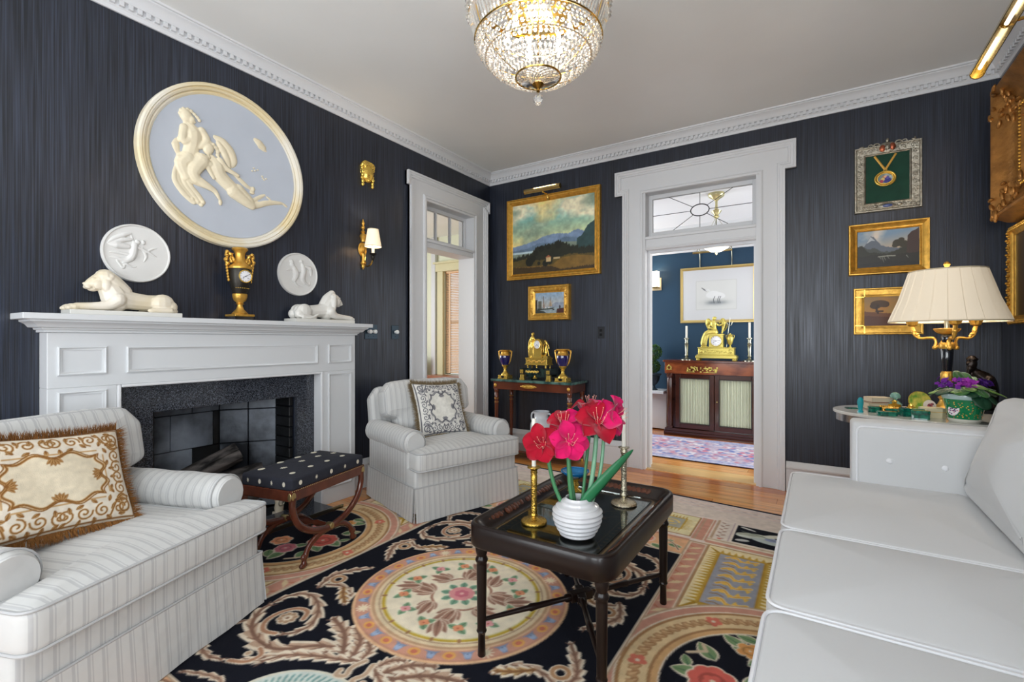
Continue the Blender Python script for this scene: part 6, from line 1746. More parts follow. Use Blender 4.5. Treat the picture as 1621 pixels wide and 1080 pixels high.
lf = thing('amaryllis_leaf', 'long green strap leaf arching right out of the white vase', 'leaf', (2.375, -2.790, TZ))
LEAF = mat('strap_leaf', (34, 106, 66), .4, var=.12, vscale=16)
def strap(P, W, parent, m_=LEAF):
    Q = spline(P, 8); k = len(Q); mb = MB(); vs = []; fs = []
    for i, p in enumerate(Q):
        t = i / (k - 1); d = (Vector(Q[min(i + 1, k - 1)]) - Vector(Q[max(i - 1, 0)])).normalized()
        s_ = d.cross(Vector((-.540, .8415, .3))).normalized(); w = W * (math.sin(PI * min(1, t * .82 + .18)) ** .7) * (1 if t < .97 else .4)
        nn = d.cross(s_).normalized()
        for j in (-1, -.5, 0, .5, 1): vs.append(Vector(p) + s_ * w * j + nn * .35 * w * (1 - j * j))
    for i in range(k - 1):
        for j in range(4): fs.append((i * 5 + j, i * 5 + j + 1, i * 5 + j + 6, i * 5 + j + 5))
    mb.add(vs, fs); o_ = mb.build('blade', m_, parent)
    sd = o_.modifiers.new('thickness', 'SOLIDIFY'); sd.thickness = .0012
    return o_
def cv(r, f, z): return tuple(camR * r + camF * f + UPV * z)
strap([cv(.0, -.01, .03), cv(.02, -.02, .12), cv(.08, -.03, .20), cv(.15, -.02, .27), cv(.205, .0, .315)], .021, lf)

# --- candlesticks
def candlestick(label, loc, prof, ch, cr, m, cat='candlestick', cand='candle', lab2=None, grp=None):
    o = thing('candlestick', label, cat, loc, 0)
    MB().lathe(prof, 32).build('stick', m, o, ang=50)
    zt = prof[-1][1]
    cnd = thing('candle', lab2, 'candle', (loc[0], loc[1], loc[2] + zt - .012))
    MB().lathe([(0, 0), (cr, 0), (cr, ch - .004), (cr * .7, ch), (0, ch - .002)], 16).build('wax', CANDLE, cnd, ang=50)
    MB().tube([(0, 0, ch - .004), (.001, 0, ch + .008)], .0012, 5).build('wick', BLACKM, cnd)
    return o
brs = [(0, 0), (.050, 0), (.052, .004), (.050, .010), (.044, .014), (.030, .016), (.016, .020), (.011, .026), (.016, .032), (.012, .038), (.0135, .044), (.0145, .05), (.0125, .056), (.0115, .09), (.0125, .15), (.0135, .185), (.0115, .190), (.014, .196), (.0125, .205), (.017, .212), (.026, .216), (.026, .220), (.016, .222), (.010, .2225)]
candlestick('short gilt brass candlestick at the left of the tray table', (2.180, -2.770, TZ), brs, .198, .0085, mat('gilt_brass_stick', (196, 160, 74), .26, 1.0, bump=.8, bscale=160), lab2='white candle in the gilt brass candlestick behind the crimson bloom')
slv = [(0, 0), (.054, 0), (.056, .004), (.052, .011), (.034, .016), (.018, .020), (.011, .028), (.016, .036), (.018, .044), (.013, .052), (.0155, .06), (.0145, .068), (.0125, .075), (.0115, .12), (.0135, .19), (.0165, .205), (.011, .212), (.0135, .220), (.016, .232), (.0135, .240), (.024, .246), (.024, .250), (.013, .252), (.010, .2525)]
candlestick('tall silvered candlestick with chased base at the right back of the tray table', (2.405, -2.375, TZ), slv, .165, .0095, mat('silvered_stick', (190, 182, 160), .26, 1.0, bump=.8, bscale=160), lab2='tall white candle in the silvered candlestick')
# --- blue glass bowl on gilt dolphin foot
bb_ = thing('blue_glass_bowl', 'turquoise glass bowl on a small gilt foot behind the white vase', 'bowl', (2.150, -2.33, TZ))
BLUEG = mat('turquoise_glass', (36, 140, 206), .06, trans=.45, ior=1.4, coat=.5)
MB().lathe([(0, .060), (.02, .062), (.045, .075), (.062, .088), (.066, .096), (.063, .096), (.045, .082), (.02, .068), (0, .066)], 36).build('bowl', BLUEG, bb_)
MB().tube([(.065 * math.cos(a), .065 * math.sin(a), .097) for a in [2 * PI * i / 40 for i in range(40)]], .003, 6, True).build('rim', BLUEG, bb_)
MB().lathe([(0, 0), (.030, 0), (.032, .006), (.022, .010), (.012, .016), (.016, .026), (.020, .034), (.012, .046), (.018, .056), (.022, .062), (0, .062)], 20, flute=.15, nf=5).build('foot', GOLDP, bb_)

# ================================================================ CONSOLE TABLE AND ITS PIECES
co = thing('console_table', 'mahogany console table with green marble top and gilt mounts against the back wall', 'console table', (.745, -.205, 0))
GMARB = mat('green_marble', (34, 62, 60), .1, coat=.5, col2=(86, 120, 112), vscale=14)
MB().box(-.46, .46, -.18, .175, .775, .800).build('marble_top', GMARB, co, ang=0, bevel=.004)
MB().box(-.44, .44, -.158, -.135, .695, .775).box(-.44, .44, .145, .168, .695, .775).box(-.44, -.418, -.135, .145, .695, .775).box(.418, .44, -.135, .145, .695, .775).box(-.418, .418, -.135, .145, .76, .775).build('apron', MAHOG, co, ang=0, bevel=.003)
for sx in (-1, 1):
    for sy in (-1, 1):
        l_ = MB(T(sx * .415, sy * .14 + .005, 0)).lathe([(.010, 0), (.013, .03), (.012, .05), (.017, .30), (.021, .60), (.022, .655), (.018, .66), (.024, .668), (.024, .690), (.022, .70)], 18).build('leg', MAHOG, co, ang=40)
        MB(T(sx * .415, sy * .14 + .005, 0)).tube([(.0225 * math.cos(a), .0225 * math.sin(a), .60) for a in [2 * PI * i / 20 for i in range(20)]], .003, 6, True).tube([(.0215 * math.cos(a), .0215 * math.sin(a), .56) for a in [2 * PI * i / 20 for i in range(20)]], .002, 6, True).lathe([(.015, 0), (.015, .02), (.012, .03)], 14).build('brass_collar', GOLD, l_)
        if sy < 0:
            MB(T(sx * .415, -.160, .735)).ell((0, 0, 0), (.016, .005, .018), 14, 7).ell((0, -.005, 0), (.007, .005, .008)).build('rosette', GOLD, co)
m = MB(T(-.02, -.160, .737))
m.ell((0, 0, 0), (.085, .003, .020), 20, 7)
for i in range(11): m.ell((-.07 + i * .014, -.004, .004 * math.sin(i * 2)), (.009, .004, .009), 8, 5); 
for s_ in (-1, 1): m.ell((s_ * .075, -.003, 0), (.02, .004, .007))
m.build('gilt_mount', GOLD, co)
MB().box(-.43, .43, -.15, .16, .075, .095).build('lower_shelf', MAHOG, co, ang=0, bevel=.003)
KZ = .800
COB = mat('cobalt_porcelain', (22, 18, 84), .08, coat=.8)
def gurn(label, x, y, s):
    o = thing('gilt_urn', label, 'urn', (x, y, KZ), 0)
    S_ = S3(s, s, s)
    MB(S_).box(-.046, .046, -.046, .046, 0, .030).box(-.05, .05, -.05, .05, 0, .006).build('plinth', GOLDP, o, ang=0, bevel=.010, seg=2)
    MB(S_).ell((0, -.046, .016), (.018, .002, .010)).build('medallion', BLACKM, o)
    MB(S_).lathe([(.040, .030), (.038, .040), (.026, .052), (.013, .066), (.011, .080), (.018, .088), (.014, .094), (.024, .104), (.034, .118), (.036, .122), (0, .122)], 28).build('foot', GOLDP, o)
    MB(S_).lathe([(.034, .120), (.044, .140), (.050, .165), (.052, .190), (.050, .206), (0, .206)], 32).build('body', COB, o)
    MB(S_).lathe([(.050, .204), (.053, .207), (.048, .212), (.040, .222), (.038, .235), (.046, .246), (.050, .250), (.048, .254), (.040, .250), (0, .238)], 32).build('neck', GOLD, o)
    for q in (-1, 1):
        MB(S_).tube(spline([(q * .046, 0, .244), (q * .060, 0, .246), (q * .068, 0, .232), (q * .064, 0, .205), (q * .058, 0, .175), (q * .050, 0, .150), (q * .036, 0, .128)], 5), .0052, 8).ell((q * .066, 0, .238), .009).build('handle', GOLD, o)
    return o
gurn('cobalt blue and gilt urn at the left end of the console table', .39, -.27, 1.16)
gurn('cobalt blue and gilt urn at the right end of the console table', 1.07, -.30, 1.22)
# black marble plinth with gilt mounts
bx = thing('marble_plinth', 'black marble plinth box with gilt mounts under the gilt clock on the console', 'plinth', (.765, -.22, KZ))
BMARB = mat('black_veined_marble', (14, 18, 20), .1, coat=.5, col2=(40, 60, 56), vscale=20)
MB().box(-.165, .165, -.085, .10, .055, .110).box(-.175, .175, -.095, .105, .106, .118).box(-.13, .13, -.06, .09, .03, .055).build('box', BMARB, bx, ang=0, bevel=.002)
for xx in (-.15, .15):
    for yy in (-.075, .085): MB().box(xx - .020, xx + .020, yy - .014, yy + .014, 0, .052).box(xx - .024, xx + .024, yy - .018, yy + .018, .010, .016).box(xx - .024, xx + .024, yy - .018, yy + .018, .0, .006).build('foot_block', GOLDP if yy < 0 else BMARB, bx, ang=0, bevel=.002)
m = MB()
for i in range(9): m.tube([(-.095 + i * .016 + .009 * math.cos(t), -.088, .082 + .012 * math.sin(t) * (-1) ** i) for t in [k * .5 for k in range(9)]], .0022, 6); m.ell((-.095 + i * .016, -.088, .082), (.004, .003, .006), 8, 5)
for xx in (-.15, .15):
    m.box(xx - .018, xx + .018, -.0975, -.088, .064, .100)
    for a in range(6): m.ell((xx + .009 * math.cos(a * 1.05), -.099, .082 + .009 * math.sin(a * 1.05)), (.004, .003, .004), 6, 4)
m.lathe([(0, -.004), (.022, -.002), (.024, .004), (.018, .01), (.008, .016), (.006, .024), (.014, .030), (0, .032)], 12, T(0, -.085, .018))
m.build('gilt_mounts', GOLDP, bx)
# gilt figural clock on the console
def draped_figure(m, base, hgt, lean=0, seated=False):
    bx_, by_, bz = base; s = hgt / 1.0
    def P(x, y, z): return (bx_ + x * s, by_ + y * s, bz + z * s)
    def t(pts, rs):
        Q_ = spline([P(*p) for p in pts], 5) if len(pts) > 2 else [P(*p) for p in pts]; k = len(Q_)
        R = [float(np.interp(i / (k - 1), np.linspace(0, 1, len(rs)), rs)) * s for i in range(k)]
        m.tube(Q_, R, 10); m.ell(Q_[0], R[0], 8, 6); m.ell(Q_[-1], R[-1], 8, 6)
    if not seated:
        t([(0, 0, .04), (.01, 0, .25), (-.02, 0, .48)], [.13, .10, .11]); t([(-.02, 0, .46), (.0, 0, .60), (.02, 0, .76)], [.11, .085, .115])
        t([(.02, 0, .76), (.03, -.01, .85)], [.06, .045]); m.ell(P(.035, -.02, .92), (.062 * s, .068 * s, .080 * s)); m.ell(P(.05, .02, .94), (.068 * s, .066 * s, .066 * s))
        t([(-.08, 0, .74), (-.16, 0, .60), (-.18, 0, .44), (-.17, -.02, .34)], [.045, .038, .03, .03]); t([(.12, 0, .74), (.20, -.04, .66), (.14, -.08, .78)], [.045, .036, .026])
        for i in range(6): t([(-.10 + i * .04, -.07, .42), (-.12 + i * .045, -.10, .22), (-.13 + i * .05, -.08, .03)], [.02, .028, .030])
        t([(-.16, .02, .62), (-.2, .02, .35), (-.19, .02, .10)], [.03, .045, .03])
    return t, P
gc = thing('gilt_clock', 'gilt figural mantel clock with standing draped figure on the console plinth', 'clock', (.765, -.225, KZ + .118))
gc.scale = (1.08, 1.05, 1.28)
MB().box(-.112, .112, -.055, .055, .022, .078).box(-.118, .118, -.060, .060, .070, .080).box(-.120, .120, -.062, .062, .022, .032).build('base', GOLDP, gc, ang=0, bevel=.006, seg=3)
m = MB()
for i in range(13): m.ell((-.09 + i * .015, -.057, .052 + .006 * math.sin(i * 1.7)), (.008, .004, .007), 8, 5)
m.build('relief_frieze', GOLD, gc)
for xx in (-.095, 0, .095): MB(T(xx, -.04, 0)).lathe([(0, 0), (.007, .002), (.006, .008), (.010, .014), (.008, .022), (0, .022)], 12).build('foot', GOLDP, gc)
for xx in (-.095, .095): MB(T(xx, .04, 0)).lathe([(0, 0), (.007, .002), (.006, .008), (.010, .014), (.008, .022), (0, .022)], 12).build('foot', GOLDP, gc)
MB().box(-.040, .045, -.035, .035, .078, .170).lathe([(0, -.036), (.047, -.036), (.047, .036), (0, .036)], 28, T(.002, 0, .180) @ RX(PI / 2)).box(-.048, .052, -.040, .040, .078, .088).build('case', GOLDP, gc, ang=40, bevel=.002)
dial(gc, T(.002, -.038, .182) @ RX(PI / 2), .034, (2.4, -2.2))
m = MB(); t_, P_ = draped_figure(m, (-.072, .0, .078), .200)
organic(m, 'figure', GOLDP, gc, voxel=.0032, smooth=2)
m = MB()
m.tube(spline([(.05, 0, .085), (.075, 0, .11), (.070, 0, .15), (.082, 0, .19), (.060, 0, .215)], 5), [.016, .014, .012, .011, .011, .012, .013, .013, .012, .011, .010, .010, .009, .008, .008, .009, .010, .010, .009, .008, .006], 8)
m.box(.062, .108, -.035, .035, .078, .094); m.tube([(.105, 0, .095), (.068, 0, .215)], .004, 6); m.tube(arc_ := [(.075 + .03 * math.cos(a), 0, .150 + .045 * math.sin(a)) for a in [i * .35 for i in range(12)]], .0035, 6)
m.build('lyre_and_stool', GOLDP, gc)
# white two-handled jar on the floor shelf under the console, seen behind the flowers
jr = thing('white_jar', 'white two-handled porcelain jar under the console table', 'jar', (.80, -.24, .095))
GREYW = mat('white_glaze', (208, 212, 218), .18, coat=.5)
MB().lathe([(0, 0), (.075, 0), (.085, .01), (.105, .12), (.112, .20), (.108, .27), (.092, .31), (.072, .330), (.070, .365), (.082, .385), (.086, .392), (.080, .394), (.066, .375), (.064, .33), (0, .32)], 40).build('body', GREYW, jr, ang=60)
for s_ in (-1, 1): MB().tube(spline([(s_ * .072, 0, .372), (s_ * .100, 0, .370), (s_ * .112, 0, .340), (s_ * .108, 0, .300), (s_ * .098, 0, .280)], 5), .009, 8).build('handle', GREYW, jr)
# thin electric cord hanging from the clock
cd = MB().tube(spline([(.86, -.03, .80), (.865, -.02, .62), (.88, -.015, .40), (.90, -.02, .25), (.93, -.03, .02)], 6), .0025, 6).build('electric_cord', mat('dark_cord', (60, 66, 78), .5), None)
tag(cd, 'thin grey cord hanging down the wall beneath the console table', 'cord')
cd = MB().tube([(.845, -.006, 1.42), (.850, -.006, 1.20), (.848, -.006, 1.04)], .0018, 6).build('electric_cord', mat('grey_cord', (96, 100, 110), .5), None)
tag(cd, 'thin cord on the wall between harbour painting and gilt clock', 'cord')
# ================================================================ SIDE TABLE IN THE CORNER
SX, SYY, SZ = 3.665, -.845, .780
sd_ = thing('side_table', 'oval white marble side table with metal rim behind the sofa arm', 'side table', (SX, SYY, 0))
def oval(a, b, n=64): return [(a * math.cos(2 * PI * i / n), b * math.sin(2 * PI * i / n)) for i in range(n)]
MB().prism(oval(.470, .335), SZ - .018, SZ).build('marble_top', mat('table_marble', (206, 204, 198), .14, coat=.4, var=.06, vscale=6), sd_, ang=40, bevel=.004)
MB().prism(oval(.455, .32), SZ - .062, SZ - .018).build('metal_apron', mat('polished_steel_band', (170, 172, 176), .2, 1.0), sd_, ang=40)
MB().lathe([(0, 0), (.20, 0), (.20, .02), (.06, .05), (.035, .10), (.03, .40), (.045, .60), (.10, SZ - .07), (.10, SZ - .062), (0, SZ - .062)], 32, S3(1.2, 1, 1)).build('pedestal', BLACKM, sd_)
# --- three-arm lamp
la = thing('table_lamp', 'gilt and black candelabra table lamp with large pleated cream shade, lit', 'lamp', (3.74, -.75, SZ))
MB().box(-.07, .07, -.07, .07, 0, .02).build('plinth', BLACKM, la, ang=0, bevel=.003)
MB().lathe([(.060, .02), (.062, .03), (.040, .05), (.030, .075), (.040, .09), (.026, .10), (.018, .108)], 24, flute=.04, nf=16).build('base', GOLD, la, ang=50)
MB().lathe([(.024, .175), (.028, .18), (.027, .225), (.024, .235), (.020, .240)], 24, flute=.05, nf=12).build('gilt_collar', GOLD, la, ang=50)
MB().lathe([(.022, .105), (.020, .175)], 20).lathe([(.021, .238), (.026, .300), (.030, .365), (.028, .370)], 28).lathe([(.018, .400), (.022, .410), (.026, .440), (.018, .452)], 20).build('black_column', mat('black_lacquer', (12, 14, 22), .12, coat=.7), la, ang=50)
MB().lathe([(.031, .368), (.034, .374), (.034, .400), (.030, .404), (.020, .406)], 24, flute=.05, nf=14).lathe([(.020, .448), (.034, .454), (.048, .464), (.058, .478), (.058, .484), (.030, .486), (.012, .487)], 28, flute=.04, nf=18).build('gilt_collar', GOLD, la, ang=50)
MB().lathe([(.012, .484), (.013, .56), (.013, .60)], 16).build('stem', PEWTER, la)
MB().lathe([(0, .835), (.008, .835), (.012, .842), (.016, .852), (.012, .862), (.004, .868), (0, .870)], 16).tube([(0, 0, .60), (0, 0, .836)], .004, 6).build('finial', GOLD, la)
for k, a in enumerate((math.radians(32.7), math.radians(150), math.radians(272))):
    R_ = RZ(a)
    m = MB(R_); P = spline([(.020, 0, .415), (.035, 0, .385), (.055, 0, .378), (.050, 0, .405), (.060, 0, .428), (.090, 0, .430), (.125, 0, .428), (.150, 0, .446), (.160, 0, .478), (.166, 0, .50)], 5)
    n_ = len(P); m.tube(P, [float(np.interp(i / (n_ - 1), [0, .2, .35, .5, .7, .85, 1], [.006, .009, .007, .008, .007, .011, .010])) for i in range(n_)], 8)
    m.ell((.055, 0, .374), (.014, .012, .012)); m.ell((.145, 0, .452), (.014, .010, .010)); m.ell((.158, 0, .470), (.012, .012, .016)); m.ell((.135, 0, .438), (.010, .007, .012))
    a_ = m.build('arm', GOLD, la)
    MB(R_ @ T(.166, 0, 0)).lathe([(.010, .498), (.022, .506), (.026, .520), (.030, .532), (.028, .536), (.010, .534), (0, .534)], 20, flute=.06, nf=10).build('candle_cup', GOLD, a_)
    MB(R_ @ T(.166, 0, 0)).lathe([(.016, .534), (.016, .60), (0, .60)], 16).build('candle_sleeve', CANDLE, a_)
    MB(R_ @ T(.166, 0, 0)).ell((0, 0, .622), (.012, .012, .022)).build('bulb', BULB, a_)
PL = mat('pleated_silk_shade', (222, 212, 194), .75, emit=.22, ecol=(255, 232, 196))
n = 264; vs = []; fs = []
for j, (r, z) in enumerate(((.262, .522), (.262, .530), (.215, .652), (.170, .808), (.168, .815))):
    for i in range(n):
        a = 2 * PI * i / n; ph = (i % 12) / 12.0
        rr = r + (.0055 * ph if 0 < j < 4 else .003) * (1 if j < 3 else .8)
        vs.append((rr * math.cos(a), rr * math.sin(a), z))
for j in range(4):
    for i in range(n): fs.append((j * n + i, j * n + (i + 1) % n, (j + 1) * n + (i + 1) % n, (j + 1) * n + i))
sh_ = MB().add(vs, fs).build('shade', PL, la, ang=25)
m_ = MB()
for a in [k * PI / 3 for k in range(3)]: m_.tube([(.168 * math.cos(a), .168 * math.sin(a), .812), (-.168 * math.cos(a), -.168 * math.sin(a), .812)], .002, 5)
m_.build('spider', BRASS, la)
for r_, z_ in ((.265, .524), (.170, .814)): MB().tube([(r_ * math.cos(a), r_ * math.sin(a), z_) for a in [2 * PI * i / 64 for i in range(64)]], .004, 6, True).build('shade_trim', mat('lamp_shade_trim', (206, 192, 164), .7), la)

# --- planter with african violets
po = thing('painted_planter', 'green porcelain planter with gilt speckles and floral roundel on the side table', 'planter', (3.750, -1.085, SZ))
c = Cv(1.0, .30, .01); 
def planter():
    me = MB(); n = 72; prof = [(.058, 0), (.062, .004), (.064, .010), (.064, .018), (.072, .060), (.083, .108), (.086, .118), (.088, .122), (.088, .138), (.090, .142), (.086, .144), (.082, .140), (.078, .10), (0, .09)]
    MB().lathe(prof[:4], 48).build('foot_ring', mat('crackle_white', (210, 208, 196), .3), po)
    MB().lathe([(.064, .018), (.072, .060), (.083, .108), (.086, .120)], 48).build('body', mat('green_gilt_porcelain', (18, 116, 70), .14, coat=.7, col2=(30, 134, 84), vscale=20), po)
    MB().lathe([(.086, .118), (.089, .122), (.090, .138), (.088, .144), (.083, .142), (.080, .10), (0, .095)], 48).build('rim', mat('pale_celadon', (176, 200, 196), .2, coat=.5), po)
    rn = random.Random(4); m = MB(); m2 = MB()
    for i in range(150):
        a = rn.uniform(0, 2 * PI); z = rn.uniform(.024, .112); r = float(np.interp(z, [.018, .060, .108], [.064, .072, .083])) + .0003
        (m if i % 3 else m2).ell((0, 0, 0), (rn.uniform(.0016, .004), .0006, rn.uniform(.0014, .003)), 6, 4, M=RZ(a) @ T(0, -r, z) @ RY(rn.uniform(0, 3)))
    m.build('gilt_speckles', GOLD, po); m2.build('russet_speckles', mat('russet_enamel', (150, 96, 60), .4), po)
    a0 = math.radians(-32); Mr = RZ(a0 - math.radians(12)) @ T(0, -.0735, .066) @ RX(math.radians(-14))
    MB(Mr).ell((0, 0, 0), (.026, .0022, .032), 24, 8).build('roundel', mat('roundel_white', (226, 222, 222), .25, coat=.4), po)
    m = MB(Mr); cols = [(98, 30, 110), (30, 30, 80), (190, 90, 130)]
    for k_, cc in enumerate(cols):
        m = MB(Mr)
        for i in range(7):
            a = i * .9 + k_ * .35; r = .006 + .0065 * ((i + k_) % 3)
            m.ell((r * math.cos(a), -.0022, r * 1.25 * math.sin(a)), (.0038, .001, .0034), 6, 4)
        m.build('roundel_flower', mat('roundel_ink_%d' % k_ if False else ['roundel_violet', 'roundel_blue', 'roundel_pink'][k_], cc, .4), po)
    Mh = RZ(math.radians(22)) @ T(0, -.088, .104)
    MB(Mh).tube([(.012 * math.cos(a), -.004, .007 * math.sin(a)) for a in [2 * PI * i / 14 for i in range(14)]], .004, 6, True).build('lion_handle', mat('coral_gilt', (226, 170, 140), .4), po)
planter()
vi = thing('african_violet', 'african violets with purple blooms and round green leaves in the green planter', 'plant', (3.750, -1.085, SZ + .10))
VL = [mat('violet_leaf', (52, 104, 44), .5, var=.15, vscale=20, sheen=.3), mat('violet_leaf_light', (106, 140, 70), .5, var=.15, vscale=20), mat('violet_leaf_dark', (28, 66, 44), .5)]
def vleaf(az, L_, lift, sz, m_, rot=0):
    M = RZ(az) @ T(L_, 0, lift) @ RY(rot)
    def f(u, v):
        a = 2 * PI * v; r = u
        x = r * math.cos(a) * sz * 1.15; y = r * math.sin(a) * sz * .95
        return (x, y, .18 * sz * (1 - r * r) - .10 * sz * math.exp(-(y / sz * 5) ** 2))
    mb = MB(M); mb.grid(f, 6, 22, cv=True)
    q = mb.build('leaf', m_, vi); s_ = q.modifiers.new('thickness', 'SOLIDIFY'); s_.thickness = .0015
rn = random.Random(12)
for i in range(17):
    az = i * 2.4; L_ = .045 + .055 * ((i % 5) / 4); 
    vleaf(az, L_ + .01, .055 + .015 * rn.random() - .25 * max(0, L_ - .07), .030 + .008 * rn.random(), VL[i % 3], rn.uniform(-.1, .5) + L_ * 3)
AZC = math.radians(-57)
for (daz, L_, lf_, s_, k_, r_) in ((-.1, .10, .020, .044, 2, .95), (.55, .105, .022, .038, 2, .9), (1.0, .115, .050, .038, 1, .35), (-1.5, .115, .055, .034, 2, .4), (3.3, .02, .120, .040, 0, -1.1), (2.5, .035, .118, .036, 0, -1.0), (.2, .06, .085, .036, 1, .3), (1.3, .09, .07, .034, 0, .2)): vleaf(AZC + daz, L_, lf_, s_, VL[k_], r_)
VF = [mat('violet_bloom', (104, 34, 140), .6, spec=.2), mat('violet_bloom_light', (150, 50, 160), .6, spec=.2), mat('violet_bloom_deep', (66, 24, 112), .6, spec=.2)]
for (daz, L_, lf_, s_, k_, r_) in ((-.9, .095, .062, .034, 0, .45), (-.5, .075, .075, .030, 1, .25), (.0, .085, .060, .034, 0, .6), (.8, .075, .070, .034, 0, .3), (1.6, .085, .066, .032, 1, .35), (2.0, .05, .105, .034, 0, -.7)): vleaf(AZC + daz, L_, lf_, s_, VL[k_], r_)
for i in range(72):
    grp = i % 3; az0 = AZC + (-1.35, -.75, 1.15)[grp]; az = az0 + rn.uniform(-.45, .45); L_ = (.115, .085, .085)[grp] + rn.uniform(-.03, .02); z = .098 + rn.uniform(-.022, .026)
    M = RZ(az) @ T(L_, 0, z) @ RX(rn.uniform(-.8, .8)) @ RY(rn.uniform(.2, 1.2))
    mb = MB(M)
    for k in range(5):
        a = k * 2 * PI / 5; mb.ell((.0065 * math.cos(a), .0065 * math.sin(a), 0), (.0062, .0050, .0014), 8, 5, rot=RZ(a))
    mb.build('bloom', VF[i % 3], vi)
mb = MB()
for i in range(16):
    az = i * 2.4; mb.tube([(0, 0, 0), (.05 * math.cos(az), .05 * math.sin(az), .045), (.08 * math.cos(az), .08 * math.sin(az), .07)], .0018, 5)
mb.lathe([(0, -.02), (.074, -.01), (.07, .0), (0, .008)], 24)
mb.build('stems_and_soil', VL[2], vi)

# --- bronze seated figure
bf = thing('bronze_figure', 'dark bronze figure of a crouching bearded man behind the violet planter', 'sculpture', (3.91, -.62, SZ))
BRZ = mat('dark_bronze', (36, 28, 24), .3, .7, bump=.4, bscale=60, var=.5, vscale=20)
MB().box(-.06, .06, -.05, .05, 0, .02).build('base', BLACKM, bf, ang=0, bevel=.002)
m = MB(T(0, 0, .02))
def tt(pts, rs):
    P = spline(pts, 5) if len(pts) > 2 else pts; k = len(P); R = [float(np.interp(i / (k - 1), np.linspace(0, 1, len(rs)), rs)) for i in range(k)]
    m.tube(P, R, 10); m.ell(P[0], R[0], 10, 6); m.ell(P[-1], R[-1], 10, 6)
tt([(.02, 0, .02), (.025, 0, .10), (.015, -.005, .165), (-.02, -.01, .20)], [.048, .050, .046, .032]); tt([(-.02, -.01, .20), (-.04, -.02, .235)], [.020, .018])
m.ell((-.045, -.025, .262), (.026, .027, .034)); m.ell((-.055, -.038, .235), (.018, .016, .024)); m.ell((-.062, -.045, .215), (.012, .012, .022)); m.ell((-.066, -.042, .262), (.008, .007, .010))
m.ell((-.042, -.020, .288), (.030, .032, .010)); m.ell((-.042, -.020, .298), (.018, .02, .012))
tt([(.03, -.035, .175), (.0, -.06, .13), (-.05, -.06, .12)], [.024, .020, .014]); tt([(.02, .03, .175), (-.01, .05, .13), (-.05, .03, .12)], [.024, .020, .014])
tt([(.03, -.03, .04), (-.02, -.04, .09), (-.045, -.04, .03), (-.05, -.045, .005)], [.034, .028, .02, .02]); tt([(.03, .03, .04), (-.02, .04, .08), (-.045, .04, .03)], [.034, .028, .02])
organic(m, 'figure', BRZ, bf, voxel=.004, smooth=1)

# --- books, boxes, glass and trinkets
LTH = mat('pale_tooled_leather', (196, 178, 150), .5, bump=.3, bscale=90, var=.12, vscale=40)
PAGE = mat('book_pages', (206, 196, 172), .8, bump=.5, bscale=220, stretch=(1, 1, 12))
EDGE = mat('brown_gilt_edge', (120, 76, 50), .5)
def book(label, x, y, z, a, w, d, h, cov):
    o = thing('book', label, 'book', (x, y, z), a)
    MB().box(-w / 2, w / 2, -d / 2, d / 2, 0, .003).box(-w / 2, w / 2, -d / 2, d / 2, h - .003, h).box(-w / 2, -w / 2 + .003, -d / 2, d / 2, 0, h).build('cover', LTH, o, ang=0, bevel=.0015)
    MB().box(-w / 2 + .003, w / 2 - .004, -d / 2 + .003, d / 2 - .003, .003, h - .003).build('pages', PAGE, o, ang=0)
    MB().box(-w / 2 + .007, w / 2 - .007, -d / 2 + .007, d / 2 - .007, h, h + .001).build('tooled_panel', mat('tooled_calf', (210, 196, 170), .5, bump=.5, bscale=120, var=.15, vscale=60), o, ang=0)
    MB().box(-w / 2 - .001, w / 2 + .001, -d / 2 - .001, d / 2 + .001, .003, .007).build('brown_edge', EDGE, o, ang=0)
bkx, bky = 3.425, -.80
book('small pale leather-bound book, lower of the two on the side table', bkx, bky, SZ, .25, .13, .09, .042, LTH)
book('small pale leather-bound book with brown edge, upper of the two on the side table', bkx, bky, SZ + .0435, .42, .120, .088, .032, LTH)
MAL = mat('malachite', (6, 62, 52), .15, coat=.5, col2=(24, 116, 94), vscale=50)
def mbox(label, x, y, a, w, d, h, oct_=True, m=MAL, z=SZ):
    o = thing('stone_box', label, 'box', (x, y, z), a)
    P = roundpoly(rect(-w / 2, w / 2, -d / 2, d / 2), min(w, d) * .25, 1) if oct_ else rect(-w / 2, w / 2, -d / 2, d / 2)
    MB().prism(P, 0, h * .62).build('body', m, o, ang=20, bevel=.001, seg=1)
    MB().prism([(px * 1.04, py * 1.04) for px, py in P], h * .64, h).build('lid', m, o, ang=20, bevel=.0015, seg=1)
    MB().prism([(px * 1.02, py * 1.02) for px, py in P], h * .60, h * .66).build('hinge_line', GOLD if m is not MAL else mat('dark_malachite', (4, 40, 36), .3), o, ang=20)
mbox('flat malachite box nearest the front edge beside the turquoise obelisk', 3.440, -1.055, .2, .090, .045, .024)
mbox('malachite box with faceted lid at the front right of the group', 3.575, -1.105, -.1, .075, .040, .046)
mbox('long malachite box behind the faceted one', 3.560, -1.010, .25, .115, .05, .044, False)
mbox('speckled malachite box beside the books', 3.395, -.935, .1, .062, .045, .034)
mbox('thin malachite slab at the left end of the table', 3.290, -.83, .3, .060, .035, .008, False)
mbox('low malachite case behind the flat box', 3.485, -.95, -.2, .080, .05, .030)
mbox('octagonal cream box with lid beside the planter', 3.640, -.985, .1, .105, .085, .052, True, mat('cream_stone', (204, 192, 158), .4, bump=.4, bscale=60))
